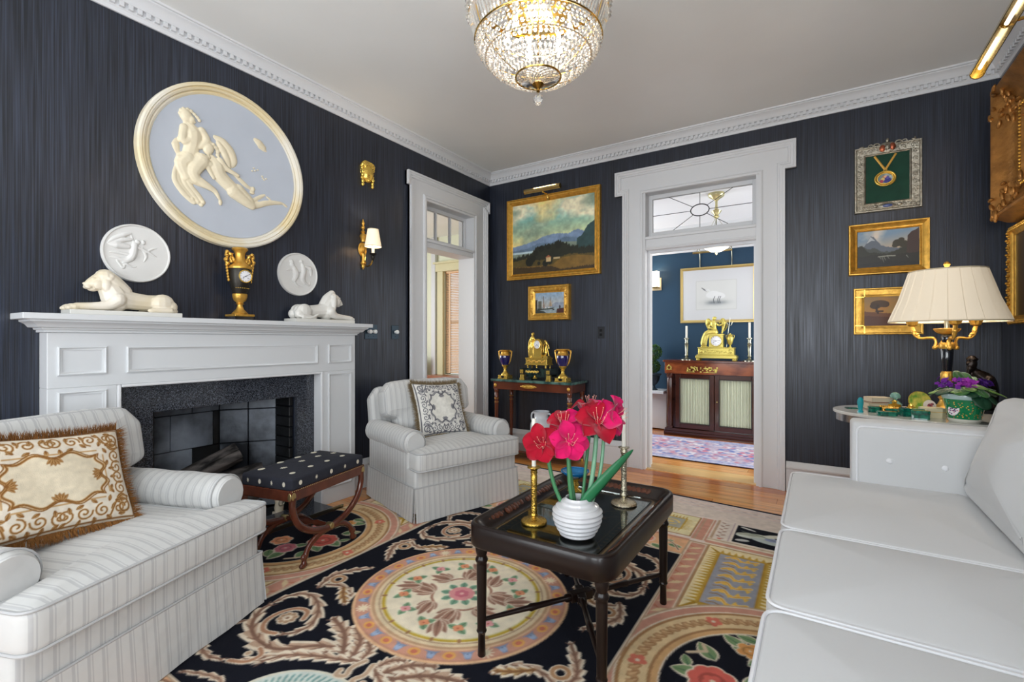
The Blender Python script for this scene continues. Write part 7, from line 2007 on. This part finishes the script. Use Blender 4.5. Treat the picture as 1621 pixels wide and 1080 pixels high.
# turquoise glass figure
TQ = mat('turquoise_crystal', (40, 178, 190), .05, trans=.35, ior=1.45, coat=.6)
tq = thing('turquoise_ornament', 'small turquoise glass ornament standing near the left end of the side table', 'ornament', (3.325, -.985, SZ))
tq.scale = (1.1, 1.1, 1.4)
MB().lathe([(0, 0), (.013, 0), (.013, .006), (.009, .010), (.011, .020), (.013, .034), (.012, .048), (.008, .056), (.004, .060), (0, .062)], 8).build('body', TQ, tq, ang=20)
MB().tube([(.011 * math.cos(a), .002, .040 + .020 * math.sin(a)) for a in [2 * PI * i / 16 for i in range(16)]], .0035, 6, True).build('loop', TQ, tq)
# plate on stand
pt = thing('display_plate', 'small green and gilt porcelain plate on a stand behind the trinkets', 'plate', (3.610, -.80, SZ), math.radians(20))
Mp = T(0, 0, .062) @ RX(math.radians(78)) @ S3(1, 1, 1)
MB(Mp).lathe([(0, .0), (.030, 0), (.056, .008), (.058, .010), (.056, .012), (.030, .004), (0, .004)], 40).build('plate', mat('green_plate_glaze', (96, 150, 60), .15, coat=.6, col2=(206, 190, 90), vscale=30), pt)
MB(Mp).tube([(.057 * math.cos(a), .057 * math.sin(a), .010) for a in [2 * PI * i / 40 for i in range(40)]], .0022, 6, True).build('gilt_rim', GOLDP, pt)
MB(T(.03, -.04, .045) @ RX(math.radians(80))).lathe([(0, 0), (.030, 0), (.032, .003), (0, .005)], 28).build('medallion', mat('medallion_white', (216, 206, 196), .4), pt)
MB(T(.03, -.046, .045) @ RX(math.radians(80))).ell((0, 0, 0), (.013, .013, .002)).ell((.012, .01, 0), (.008, .006, .002)).build('medallion_portrait', mat('portrait_ink', (60, 50, 66), .5, col2=(190, 90, 90), vscale=90), pt)
MB().tube([(-.03, -.01, .002), (-.03, .03, .0), (-.03, .02, .05)], .002, 6).tube([(.03, -.01, .002), (.03, .03, .0), (.03, .02, .05)], .002, 6).build('stand', BRASS, pt)
# perfume bottles and gilt pieces
def bottle(label, x, y, prof, m1, stopper, m2, n=8):
    o = thing('scent_bottle', label, 'bottle', (x, y, SZ))
    MB().lathe(prof, n).build('bottle', m1, o, ang=30)
    MB(T(0, 0, prof[-1][1])).lathe(stopper, 12).build('stopper', m2, o)
AMB = mat('amber_glass', (206, 150, 40), .06, trans=.4, ior=1.45, coat=.5)
CLR = mat('pale_green_crystal', (150, 206, 190), .05, trans=.6, ior=1.45, coat=.5)
bottle('pale green cut-glass scent bottle with domed stopper', 3.500, -.83, [(0, 0), (.030, 0), (.032, .045), (.020, .060), (.012, .068)], CLR, [(.008, 0), (.010, .008), (.026, .012), (.027, .026), (.018, .040), (0, .046)], CLR, 10)
bottle('square amber and gilt scent bottle in front of the green one', 3.490, -.885, [(0, 0), (.030, 0), (.030, .045), (.014, .050), (.010, .054)], AMB, [(.006, 0), (.012, .004), (.014, .012), (0, .020)], GOLDP, 4)
bottle('small amber glass jar with gilt lid beside the plate', 3.560, -.90, [(0, 0), (.020, 0), (.026, .02), (.024, .036), (.012, .042)], AMB, [(.012, 0), (.014, .006), (.006, .012), (0, .018)], GOLDP, 16)
gd = thing('gilt_creature', 'low gilt animal ornament lying in front of the books', 'ornament', (3.43, -.985 + .06, SZ + .022))
gd.location = (3.455, -.905, SZ)
m = MB(); m.tube(spline([(-.06, 0, .014), (-.03, .008, .018), (0, 0, .022), (.03, -.006, .020), (.055, 0, .026)], 5), [.006, .008, .010, .011, .012, .013, .014, .014, .014, .014, .015, .015, .014, .013, .012, .011, .012, .013, .012, .011, .008], 8)
for i in range(8): m.ell((-.03 + i * .009, .004 * (-1) ** i, .034), (.006, .004, .006), 8, 5)
for s_ in (-1, 1):
    for xx in (-.02, .03): m.tube([(xx, s_ * .008, .016), (xx + .004, s_ * .020, .002)], .005, 6)
m.build('body', GOLD, gd)
gd2 = thing('gilt_dish', 'small gilt shell dish among the malachite boxes', 'dish', (3.535, -.965, SZ))
MB().lathe([(0, 0), (.014, 0), (.012, .006), (.036, .014), (.046, .022), (.044, .024), (.030, .016), (0, .010)], 28, flute=.06, nf=12).build('dish', GOLD, gd2)
rk = thing('amber_stone', 'brown orange polished mineral specimen next to the planter', 'ornament', (3.675, -.925, SZ))
m = MB()
for i in range(9):
    a = i * 1.3; m.ell((.018 * math.cos(a), .014 * math.sin(a), .012 + .006 * (i % 4)), (.014, .011, .012), 7, 5)
m.build('stone', mat('carnelian', (176, 96, 44), .3, coat=.4, col2=(110, 56, 34), vscale=60), rk, ang=20)
sm = thing('black_case', 'small black case with silver clasps at the right of the side table', 'box', (3.985, -1.02, SZ), -.3)
MB().box(-.05, .05, -.03, .03, 0, .02).build('case', BLACKM, sm, ang=0, bevel=.003)
for xx in (-.02, .02): MB().box(xx - .007, xx + .007, -.032, -.029, .006, .014).build('clasp', SILVER, sm, ang=0)

# ================================================================ CHANDELIER
ch = thing('crystal_chandelier', 'round crystal basket chandelier with brass rings and hanging glass ball, lit', 'chandelier', (2.144, -2.673, 0))
ch.scale = (.95, .95, .96); ch.location.z = .122
CRY = mat('cut_crystal', (255, 252, 246), .05, trans=.80, ior=1.5, spec=.8, coat=.6)
def rb(z):   # basket radius at height z
    return .300 * math.sqrt(max(0.0, 1 - ((2.520 - z) / .285) ** 2)) if z < 2.52 else .300
def hoop(r, z, t, name='ring'): MB().tube([(r * math.cos(a), r * math.sin(a), z) for a in [2 * PI * i / 72 for i in range(72)]], t, 8, True, M=None).build(name, BRASS, ch)
hoop(.302, 2.625, .009); hoop(.302, 2.610, .004); hoop(.300, 2.520, .003); hoop(rb(2.405) + .001, 2.405, .0035); hoop(rb(2.335), 2.335, .0025); hoop(.098, 2.252, .004); hoop(.15, 2.62, .006); hoop(.085, 2.96, .008)
m = MB()
for k in range(6):
    a = k * PI / 3
    m.tube(spline([(.30 * math.cos(a), .30 * math.sin(a), 2.62), (.16 * math.cos(a), .16 * math.sin(a), 2.66), (.03 * math.cos(a), .03 * math.sin(a), 2.64)], 5), .005, 6)
    m.tube([(rb(z) * math.cos(a) * .985, rb(z) * math.sin(a) * .985, z) for z in np.linspace(2.60, 2.255, 14)], .0022, 5)
m.tube([(0, 0, 2.55), (0, 0, 3.0)], .012, 10)
m.build('armature', BRASS, ch)
MB().lathe([(0, 2.985), (.02, 2.99), (.05, 3.01), (.075, 3.03), (.08, 3.05)], 32).build('canopy', BRASS, ch)
def faceted(rx, rz, n=8):
    mb = MB(); mb.lathe([(0, -rz), (rx * .62, -rz * .62), (rx, -.12 * rz), (rx, .12 * rz), (rx * .62, rz * .62), (0, rz)], n); return mb
pb = faceted(.0098, .0098, 7); pp = MB().lathe([(0, -.055), (.0052, -.046), (.0082, -.03), (.0072, .03), (.004, .05), (0, .054)], 6)
b0 = pb.build('crystal_bead', CRY, ch, ang=0); p0 = pp.build('crystal_prism', CRY, ch, ang=0)
first = True; nbead = 1; rest = MB(); npr = 1
def bead(r, a, z, s=1.0):
    global nbead
    if nbead < 296:
        if nbead == 1: b0.location = (r * math.cos(a), r * math.sin(a), z); b0.scale = (s, s, s)
        else: inst(b0, ch, (r * math.cos(a), r * math.sin(a), z), (0, 0, a), (s, s, s))
    else:
        rest.add(pb.v, pb.f, T(r * math.cos(a), r * math.sin(a), z) @ RZ(a) @ S3(s, s, s))
    nbead += 1
for z, s in ((2.335, 1.0), (2.322, .9), (2.305, 1.0), (2.290, .95), (2.276, .95), (2.262, .9)):
    r = rb(z); n = max(20, int(2 * PI * r / .0215))
    for i in range(n): bead(r, 2 * PI * (i + (z * 37 % 1)) / n, z, s)
for z, s in ((2.390, 1.0), (2.372, 1.05), (2.352, 1.0)):
    r = rb(z); n = int(2 * PI * r / .0225)
    for i in range(n): bead(r, 2 * PI * i / n, z, s)
# garlands of larger beads outside the upper tier
for k in range(18):
    a0 = 2 * PI * k / 18; a1 = 2 * PI * (k + 1) / 18
    for j in range(9):
        t = j / 8; bead(.305, a0 + (a1 - a0) * t, 2.60 - .085 * math.sin(PI * t) - .004, 1.15)
    for j in range(3): bead(.306, a0, 2.58 - j * .024, 1.3)
for k in range(90):
    a = 2 * PI * k / 90
    M_loc = (.262 + .017, 2.462)
    if k == 0:
        p0.location = (.281, 0, 2.462); p0.rotation_euler = (0, math.radians(-20), 0)
    else:
        q = inst(p0, ch, (.281 * math.cos(a), .281 * math.sin(a), 2.462), (0, math.radians(20), a))
        q.rotation_euler = (0, math.radians(20), a)
p0.rotation_euler = (0, math.radians(20), 0)
for k in range(80):
    a = 2 * PI * k / 80
    inst(p0, ch, (.296 * math.cos(a), .296 * math.sin(a), 2.560), (0, 0, a), (1, 1, .78))
# inner tent of strings up to the crown
for k in range(24):
    a = 2 * PI * k / 24
    for j in range(14):
        t = j / 13; rest.add(pb.v, pb.f, T((.29 - .205 * t ** .8) * math.cos(a), (.29 - .205 * t ** .8) * math.sin(a), 2.63 + .32 * t) @ S3(.85, .85, .85))
stuff(rest.build('crystal_strings', CRY, ch, ang=0))
# bottom plate of cut glass with net, finial and ball
MB().lathe([(.096, 2.252), (.07, 2.242), (.035, 2.236), (0, 2.234)], 36).build('cut_glass_dish', mat('dish_glass', (255, 252, 246), .12, trans=.92, ior=1.1, spec=.6), ch, ang=20)
m = MB()
for k in range(20):
    for s_ in (-1, 1):
        P = [(.092 * (1 - t * .85) * math.cos(k * PI / 10 + s_ * t * 1.2), .092 * (1 - t * .85) * math.sin(k * PI / 10 + s_ * t * 1.2), 2.2495 - .016 * t) for t in [i / 8 for i in range(9)]]
        m.tube(P, .0016, 5)
m.build('dish_cutting', CRY, ch)
MB().lathe([(0, 2.236), (.018, 2.233), (.026, 2.224), (.020, 2.214), (.008, 2.206), (.005, 2.198), (.008, 2.192), (0, 2.188)], 24, flute=.06, nf=12).build('finial', mat('dark_brass', (140, 104, 44), .3, 1.0), ch)
MB().ell((0, 0, 2.158), (.022, .022, .024), 12, 9).build('glass_ball', CRY, ch, ang=0)
MB().tube([(0, 0, 2.19), (0, 0, 2.178)], .0015, 5).build('hook', BRASS, ch)
m = MB().lathe([(0, 2.50), (.10, 2.50), (.14, 2.53), (.145, 2.56), (.02, 2.58), (0, 2.58)], 32); m.build('inner_pan', BRASS, ch)
for k in range(6):
    a = k * PI / 3 + .3
    q = MB(T(.14 * math.cos(a), .14 * math.sin(a), 0)).lathe([(.010, 2.45), (.010, 2.50), (.014, 2.505)], 10).build('socket', CANDLE, ch)
    MB(T(.14 * math.cos(a), .14 * math.sin(a), 0)).ell((0, 0, 2.425), (.015, .015, .026)).build('bulb', BULB, ch)

# ================================================================ HALL PIECES
HG = .012
hr = thing('hall_rug', 'faded pink and blue patterned hall rug beyond the back doorway', 'rug', (0, 0, 0))
c = Cv(2.9, 1.10, .011, (176, 158, 176)); n1 = c.noise(14, 3, 3); n2 = c.noise(18, 7, 3); n3 = c.noise(22, 9, 2)
c.mix((n1 - .52) * 9, (190, 122, 138)); c.mix((n2 - .54) * 9, (110, 124, 176)); c.mix((n3 - .60) * 10, (216, 208, 212)); 
for y0 in (.02, .98): c.rect(0, 2.9, y0, y0 + .10, (140, 150, 190)); c.rect(0, 2.9, y0 + .012, y0 + .02, (216, 210, 216)); c.rect(0, 2.9, y0 + .085, y0 + .092, (216, 210, 216))
for i in range(48):
    for y0 in (.07, 1.03): c.disc(.03 + i * .06, y0, .020, (206, 190, 200), .014); c.disc(.03 + i * .06, y0, .009, (84, 92, 140), .008)
c.mix((c.noise(34, 12, 2) - .5) * 3, (200, 196, 206))
for k in range(6):
    for q in range(8): c.disc(.4 + k * .45 + .07 * math.cos(q * .785), .55 + .09 * math.sin(q * .785), .025, (196, 110, 130) if q % 2 else (96, 106, 160))
c.mesh('pile', MATS['wool_pile'], hr, lambda x, y: (x + .75, y + .52 , np.full_like(x, .0095)))
MB().box(.75, 3.65, .52, 1.62, .001, .009).build('backing', MATS['rug_backing'], hr, ang=0)
# cabinet
cb = thing('hall_cabinet', 'mahogany side cabinet with pale pleated silk doors and gilt mounts in the hall', 'cabinet', (2.07, 1.75, 0))
W_ = .585
SILK = mat('pleated_silk', (206, 212, 184), .5, sheen=.3, var=.10, vscale=30, stretch=(3, 1, .1))
MB().box(-W_ + .02, W_ - .02, .04, .375, .09, .78).build('carcass', MAHOGD, cb, ang=0)
MB().box(-W_ - .01, W_ + .01, -.02, .38, 0, .055).box(-W_, W_, -.01, .38, .055, .09).build('plinth', MAHOGD, cb, ang=0, bevel=.004)
MB().box(-W_ - .02, W_ + .02, -.035, .385, .920, .945).build('top', MAHOG, cb, ang=0, bevel=.004)
MB().box(-W_, W_, -.012, .38, .775, .920).build('frieze', mat('flame_mahogany', (104, 50, 30), .18, coat=.5, col2=(156, 84, 46), vscale=5, stretch=(1, 1, 2)), cb, ang=0, bevel=.003)
for s_ in (-1, 1):
    MB(T(s_ * (W_ - .055), .012, 0)).lathe([(.040, .09), (.040, .11), (.032, .115), (.030, .14), (.034, .15), (.033, .70), (.028, .72), (.036, .735), (.040, .745), (.040, .775)], 24, flute=.03, nf=12).build('column', MAHOGD, cb, ang=40)
    MB(T(s_ * (W_ - .055), -.016, .848) @ RX(PI / 2)).tube([(.024 * math.cos(a), .024 * math.sin(a), 0) for a in [2 * PI * i / 24 for i in range(24)]], .007, 6, True).ell((0, .030, 0), (.010, .010, .006)).ell((-.024, -.022, 0), (.010, .006, .005)).ell((.024, -.022, 0), (.010, .006, .005)).build('gilt_wreath', GOLDL, cb)
for (xa, xb) in ((-.455, -.004), (.004, .455)):
    d_ = MB().box(xa, xa + .055, -.0, .03, .10, .77).box(xb - .055, xb, -.0, .03, .10, .77).box(xa + .055, xb - .055, 0, .03, .10, .165).box(xa + .055, xb - .055, 0, .03, .715, .77).build('door', MAHOGD, cb, ang=0, bevel=.003)
    m = MB(); n = 110
    m.grid(lambda u, v: (xa + .056 + (xb - xa - .112) * u, .022 + .005 * math.sin(u * 2 * PI * 17 + .5 * math.sin(v * 3)) + .002 * math.sin(u * 61), .166 + .548 * v), n, 6)
    m.build('pleated_silk', SILK, d_)
    m = MB()
    m.sweep([(0, -.001), (.006, -.004), (.010, -.001)], [(xa + .055, .165), (xb - .055, .165), (xb - .055, .715), (xa + .055, .715)], closed=True, M=Matrix(((1,0,0,0),(0,0,1,0),(0,1,0,0),(0,0,0,1)))); 
    m.build('door_bead', mat('dark_bead', (36, 30, 28), .4), d_)
MB().lathe([(0, 0), (.006, .001), (.005, .004), (0, .004)], 10, T(.03, -.001, .45) @ RX(PI / 2)).build('keyhole', GOLDL, cb)
m = MB(T(-.12, -.016, .835)); rn = random.Random(3)
for i in range(46):
    x = rn.uniform(-.19, .19); m.ell((x, rn.uniform(-.003, .002), rn.uniform(-.032, .035) * (1 - abs(x) * 1.5)), (rn.uniform(.006, .016), .005, rn.uniform(.004, .011)), 7, 5, rot=RY(rn.uniform(0, 3)))
m.box(-.20, -.10, -.003, .003, -.035, -.028); m.box(.0, .15, -.003, .003, -.036, -.030)
m.build('gilt_frieze_mount', GOLDL, cb)
CZT = .945
# gilt clock with winged figure
hc = thing('gilt_clock', 'gilt figural clock with seated winged figure and small urn on the hall cabinet', 'clock', (2.07, 1.905, CZT))
for s_ in (-1, 1):
    for y in (-.05, .05): MB(T(s_ * .205, y, 0)).lathe([(0, 0), (.020, .0), (.026, .010), (.022, .020), (.03, .026), (0, .026)], 16).build('foot', GOLDL, hc)
MB().box(-.235, .235, -.075, .075, .026, .058).box(-.222, .222, -.068, .068, .058, .070).box(-.205, .205, -.060, .060, .070, .155).box(-.212, .212, -.066, .066, .150, .160).build('base', GOLDL, hc, ang=0, bevel=.004)
m = MB()
for s_ in (-1, 1): m.tube([(s_ * .165 + .028 * math.cos(a), -.062, .110 + .028 * math.sin(a)) for a in [2 * PI * i / 24 for i in range(24)]], .004, 6, True).ell((s_ * .165, -.062, .11), (.018, .005, .020))
for i in range(14): m.ell((-.11 + i * .017, -.062, .112 + .014 * math.sin(i * 1.9)), (.011, .005, .008), 7, 5, rot=RY(i))
m.build('relief_frieze', GOLDL, hc)
MB().box(-.078, .082, -.055, .055, .160, .320).box(-.086, .090, -.060, .060, .312, .326).box(-.084, .088, -.060, .060, .160, .170).build('case', GOLDL, hc, ang=0, bevel=.003)
dial(hc, T(.002, -.057, .240) @ RX(PI / 2), .066, (1.57, -1.5), GOLDL)
m = MB()
def th(pts, rs):
    P = spline(pts, 5) if len(pts) > 2 else pts; k = len(P); R = [float(np.interp(i / (k - 1), np.linspace(0, 1, len(rs)), rs)) for i in range(k)]
    m.tube(P, R, 10); m.ell(P[0], R[0], 10, 6); m.ell(P[-1], R[-1], 10, 6)
th([(-.02, 0, .345), (-.03, 0, .40), (-.035, 0, .455)], [.040, .030, .036]); th([(-.035, 0, .46), (-.03, -.005, .49)], [.016, .014]); m.ell((-.028, -.010, .515), (.020, .021, .026)); m.ell((-.022, .004, .522), (.023, .022, .020))
th([(-.02, -.01, .345), (-.09, -.03, .340), (-.125, -.03, .30), (-.145, -.03, .215)], [.042, .036, .036, .040]); th([(-.135, -.03, .22), (-.140, -.03, .175)], [.03, .018]); m.ell((-.155, -.045, .168), (.024, .012, .009)); m.ell((-.110, -.045, .168), (.022, .012, .009))
for i in range(5): th([(-.06 - i * .014, -.045, .355 - i * .004), (-.10 - i * .010, -.052, .27), (-.115 - i * .012, -.05, .19)], [.010, .012, .012])
th([(-.065, 0, .450), (-.085, -.03, .41), (-.05, -.045, .395)], [.014, .012, .010]); th([(.0, 0, .450), (.035, -.02, .43), (.065, -.02, .445)], [.014, .012, .009])
for s_, x0 in ((-1, -.065), (1, .03)):
    P = [(x0, .02, .46), (x0 + s_ * .035, .03, .50), (x0 + s_ * .045, .03, .455), (x0 + s_ * .03, .03, .38)]
    th(P, [.010, .024, .026, .008])
m.tube([(.058, .0, .33), (.100, .0, .475)], .012, 8); 
organic(m, 'figure', GOLDL, hc, voxel=.0045, smooth=2)
for s_, x0 in ((1, .075), (1, .10)): MB().tube(spline([(x0 - .02, .02, .36), (x0 + .015, .02, .42), (x0, .02, .48), (x0 - .03, .02, .525)], 5), [.018, .019, .02, .02, .02, .02, .02, .018, .016, .014, .012, .01, .008, .006, .004, .002], 8, flat=.4).build('wing', GOLDL, hc)
MB().tube([(.112, -.01, .16), (.150, .0, .52)], .004, 8).tube(spline([(.138, 0, .44), (.165, 0, .43), (.178, 0, .47)], 5), .004, 6).tube(spline([(.140, 0, .44), (.125, 0, .44), (.118, 0, .46)], 5), .004, 6).build('staff', PEWTER, hc)
MB(T(.155, -.01, .160)).lathe([(0, 0), (.020, 0), (.018, .008), (.008, .016), (.008, .026), (.024, .045), (.034, .085), (.036, .120), (.028, .135), (.020, .142), (.034, .150), (.030, .156), (.012, .160), (.008, .172), (0, .176)], 24).tube(spline([(-.020, 0, .145), (-.044, 0, .150), (-.042, 0, .115), (-.034, 0, .10)], 5), .004, 6).tube(spline([(.020, 0, .145), (.044, 0, .150), (.042, 0, .115), (.034, 0, .10)], 5), .004, 6).build('urn', GOLDL, hc)
hcs = [(0, 0), (.074, 0), (.074, .006), (.050, .018), (.026, .030), (.014, .040), (.018, .052), (.024, .058), (.022, .066), (.016, .074), (.022, .18), (.026, .195), (.018, .202), (.024, .212), (.018, .232), (.022, .262), (.034, .268), (.034, .274), (.014, .276), (.012, .278)]
candlestick('pewter-coloured fluted candlestick at the left end of the hall cabinet', (1.715, 1.905, CZT), hcs, .165, .013, PEWTER, lab2='white candle in the left hall candlestick')
candlestick('pewter-coloured fluted candlestick at the right end of the hall cabinet', (2.435, 1.905, CZT), hcs, .195, .013, PEWTER, lab2='white candle in the right hall candlestick')
# framed bird print
c = Cv(.90 - .07, .72 - .07, .005, (196, 196, 198)); w_, h_ = c.w, c.h
c.rect(.19 * w_, .78 * w_, .20 * h_, .78 * h_, (184, 184, 182)); c.rect(.20 * w_, .77 * w_, .21 * h_, .77 * h_, (198, 198, 196))
m_n = c.noise(9, 3, 4)
w0 = (np.exp(-((c.x - .47 * w_) / (.17 * w_)) ** 2 - ((c.y - .34 * h_) / (.045 * h_)) ** 2)); c.mix(w0 * (m_n * 1.1), (96, 102, 108))
c.disc(.44 * w_, .50 * h_, .10 * w_, (210, 210, 210), .07 * h_, .1); c.disc(.53 * w_, .48 * h_, .09 * w_, (212, 212, 212), .06 * h_, -.2)
c.line([(.28 * w_, .64 * h_), (.345 * w_, .575 * h_)], [.004, .006], (50, 50, 56)); c.line(spline([(.34 * w_, .58 * h_), (.38 * w_, .60 * h_), (.40 * w_, .54 * h_)], 5), .006, (206, 208, 208))
for q in (.47, .53, .555): c.line([(q * w_, .46 * h_), ((q - .02) * w_, .40 * h_), ((q - .01) * w_, .33 * h_)], .003, (40, 44, 50))
c.line([(.40 * w_, .15 * h_), (.58 * w_, .15 * h_)], .0012, (190, 190, 190))
bpz, _W = picture('bird_print', 'white-matted engraving of a wading bird in slim gilt frame above the hall cabinet', 'hall', 1.585, 1.42, .90, .72, .035, [(0, .008), (0, .014), (.008, .018), (.022, .024), (.035, .022), (.035, 0)], mat('pale_gilt', (206, 180, 116), .35, .7), c, 'print')
hl = thing('picture_light', 'slim gilt picture light on two curved arms above the bird print', 'picture light', (2.0, HY, 2.14))
MB().tube([(-.22, -.20, .16), (.24, -.20, .16)], .012, 12).build('hood', BRASSA, hl)
for xx in (-.17, .21): MB().tube(spline([(xx, -.01, .0), (xx, -.01, .14), (xx, -.06, .235), (xx, -.14, .235), (xx, -.195, .165)], 5), .006, 8).build('arm', PEWTER, hl)
# wall sconce in the hall
hs = thing('hall_sconce', 'small gilt hall sconce with bright white glass shade', 'sconce', (1.275, HY, 1.90))
MB().box(-.06, .06, -.025, 0, -.03, .14).build('backplate', mat('sconce_plate', (206, 186, 150), .4, .4), hs, ang=0, bevel=.004)
MB().box(-.045, .045, -.13, -.02, -.005, .01).build('arm', BRASS, hs, ang=0, bevel=.002)
MB(T(0, -.09, 0)).lathe([(.055, .01), (.052, .22), (.048, .22), (.050, .012)], 24).build('shade', mat('lit_frosted_glass', (255, 250, 240), .5, emit=2.2, ecol=(255, 240, 215)), hs)
# topiary in dark urn
tp = thing('boxwood_topiary', 'small double-ball boxwood topiary in a dark urn on the hall shelf', 'plant', (1.29, 1.93, .535))
MB().box(-.22, .16, -.12, .2, -.035, 0).box(-.2, .14, .1, .2, -.52, -.035).build('shelf', WHITE, tp, ang=0, bevel=.003)
MB().lathe([(0, 0), (.05, 0), (.05, .012), (.022, .03), (.018, .06), (.05, .09), (.075, .14), (.08, .19), (.10, .205), (.10, .215), (.07, .215), (0, .20)], 24).build('urn', mat('dark_slate_urn', (38, 52, 62), .5), tp)
MB().tube([(0, 0, .2), (0, 0, .5)], .006, 6).build('trunk', WALNUT, tp)
def ballf(zc, r, n, seed):
    rn = random.Random(seed); mb = MB()
    for i in range(n):
        v = Vector((rn.gauss(0, 1), rn.gauss(0, 1), rn.gauss(0, 1))).normalized() * r * rn.uniform(.75, 1.05)
        d = Vector((rn.gauss(0, 1), rn.gauss(0, 1), rn.gauss(0, 1))).normalized(); e = d.cross(Vector((rn.random(), rn.random(), 1))).normalized()
        p = v + Vector((0, 0, zc)); mb.add([p - d * .011, p + e * .007, p + d * .011, p - e * .007], [(0, 1, 2, 3)])
    return stuff(mb.build('foliage', mat('boxwood_leaf' if seed % 2 else 'boxwood_leaf_light', (60, 96, 44) if seed % 2 else (96, 126, 66), .5), tp, ang=0))
ballf(.31, .085, 900, 1); ballf(.31, .080, 300, 2); ballf(.50, .105, 1100, 3); ballf(.50, .10, 400, 4)
# hanging bowl light
fl_ = thing('hall_pendant', 'frosted glass bowl ceiling light hanging on a stem in the hall', 'ceiling light', (2.255, .78, 0))
MB().lathe([(0, 2.085), (.05, 2.092), (.11, 2.125), (.150, 2.175), (.175, 2.205), (.178, 2.212), (.170, 2.212), (.14, 2.185), (.0, 2.11)], 40).build('bowl', mat('lit_bowl_glass', (250, 248, 238), .4, emit=1.1, ecol=(255, 246, 226)), fl_)
MB().tube([(.172 * math.cos(a), .172 * math.sin(a), 2.213) for a in [2 * PI * i / 40 for i in range(40)]], .005, 6, True).tube([(0, 0, 2.12), (0, 0, 2.45)], .005, 8).build('rim_and_stem', PEWTER, fl_)
MB().lathe([(0, 2.055), (.008, 2.062), (.014, 2.072), (.010, 2.082), (.018, 2.088)], 16).lathe([(.006, 2.42), (.016, 2.43), (.030, 2.445), (.018, 2.46), (.036, 2.48), (.05, 2.50), (.018, 2.52), (.012, 2.56), (.012, 2.60), (.03, 2.62), (.070, 2.645), (.078, 2.66), (.078, 2.68), (0, 2.68)], 24).build('canopy', mat('pale_gilt_metal', (206, 196, 150), .3, .8), fl_)
for a in (.5, 2.6, 4.7): MB().tube([(.172 * math.cos(a), .172 * math.sin(a), 2.213), (.012 * math.cos(a), .012 * math.sin(a), 2.43)], .0025, 6).ell((.176 * math.cos(a), .176 * math.sin(a), 2.218), .009).build('rod', PEWTER, fl_)

# ================================================================ groups of alike things
GR = {'relief_roundel': 'white relief roundels on the left wall', 'lion_sculpture': 'reclining lions on the mantel', 'dimmer_switch': 'dimmer switches by the left doorway',
      'picture_light': 'picture lights', 'firewood_log': 'logs in the firebox', 'scroll_cushion': 'scroll cushions on the armchairs', 'candlestick': 'candlesticks', 'candle': 'white candles',
      'gilt_urn': 'cobalt urns on the console table', 'gilt_clock': 'gilt figural clocks', 'book': 'books on the side table', 'stone_box': 'small boxes on the side table', 'scent_bottle': 'scent bottles on the side table'}
for o in bpy.data.objects:
    if o.parent is None and 'category' in o and 'group' not in o:
        k = o.name.split('.')[0]
        if k in GR: o['group'] = GR[k]
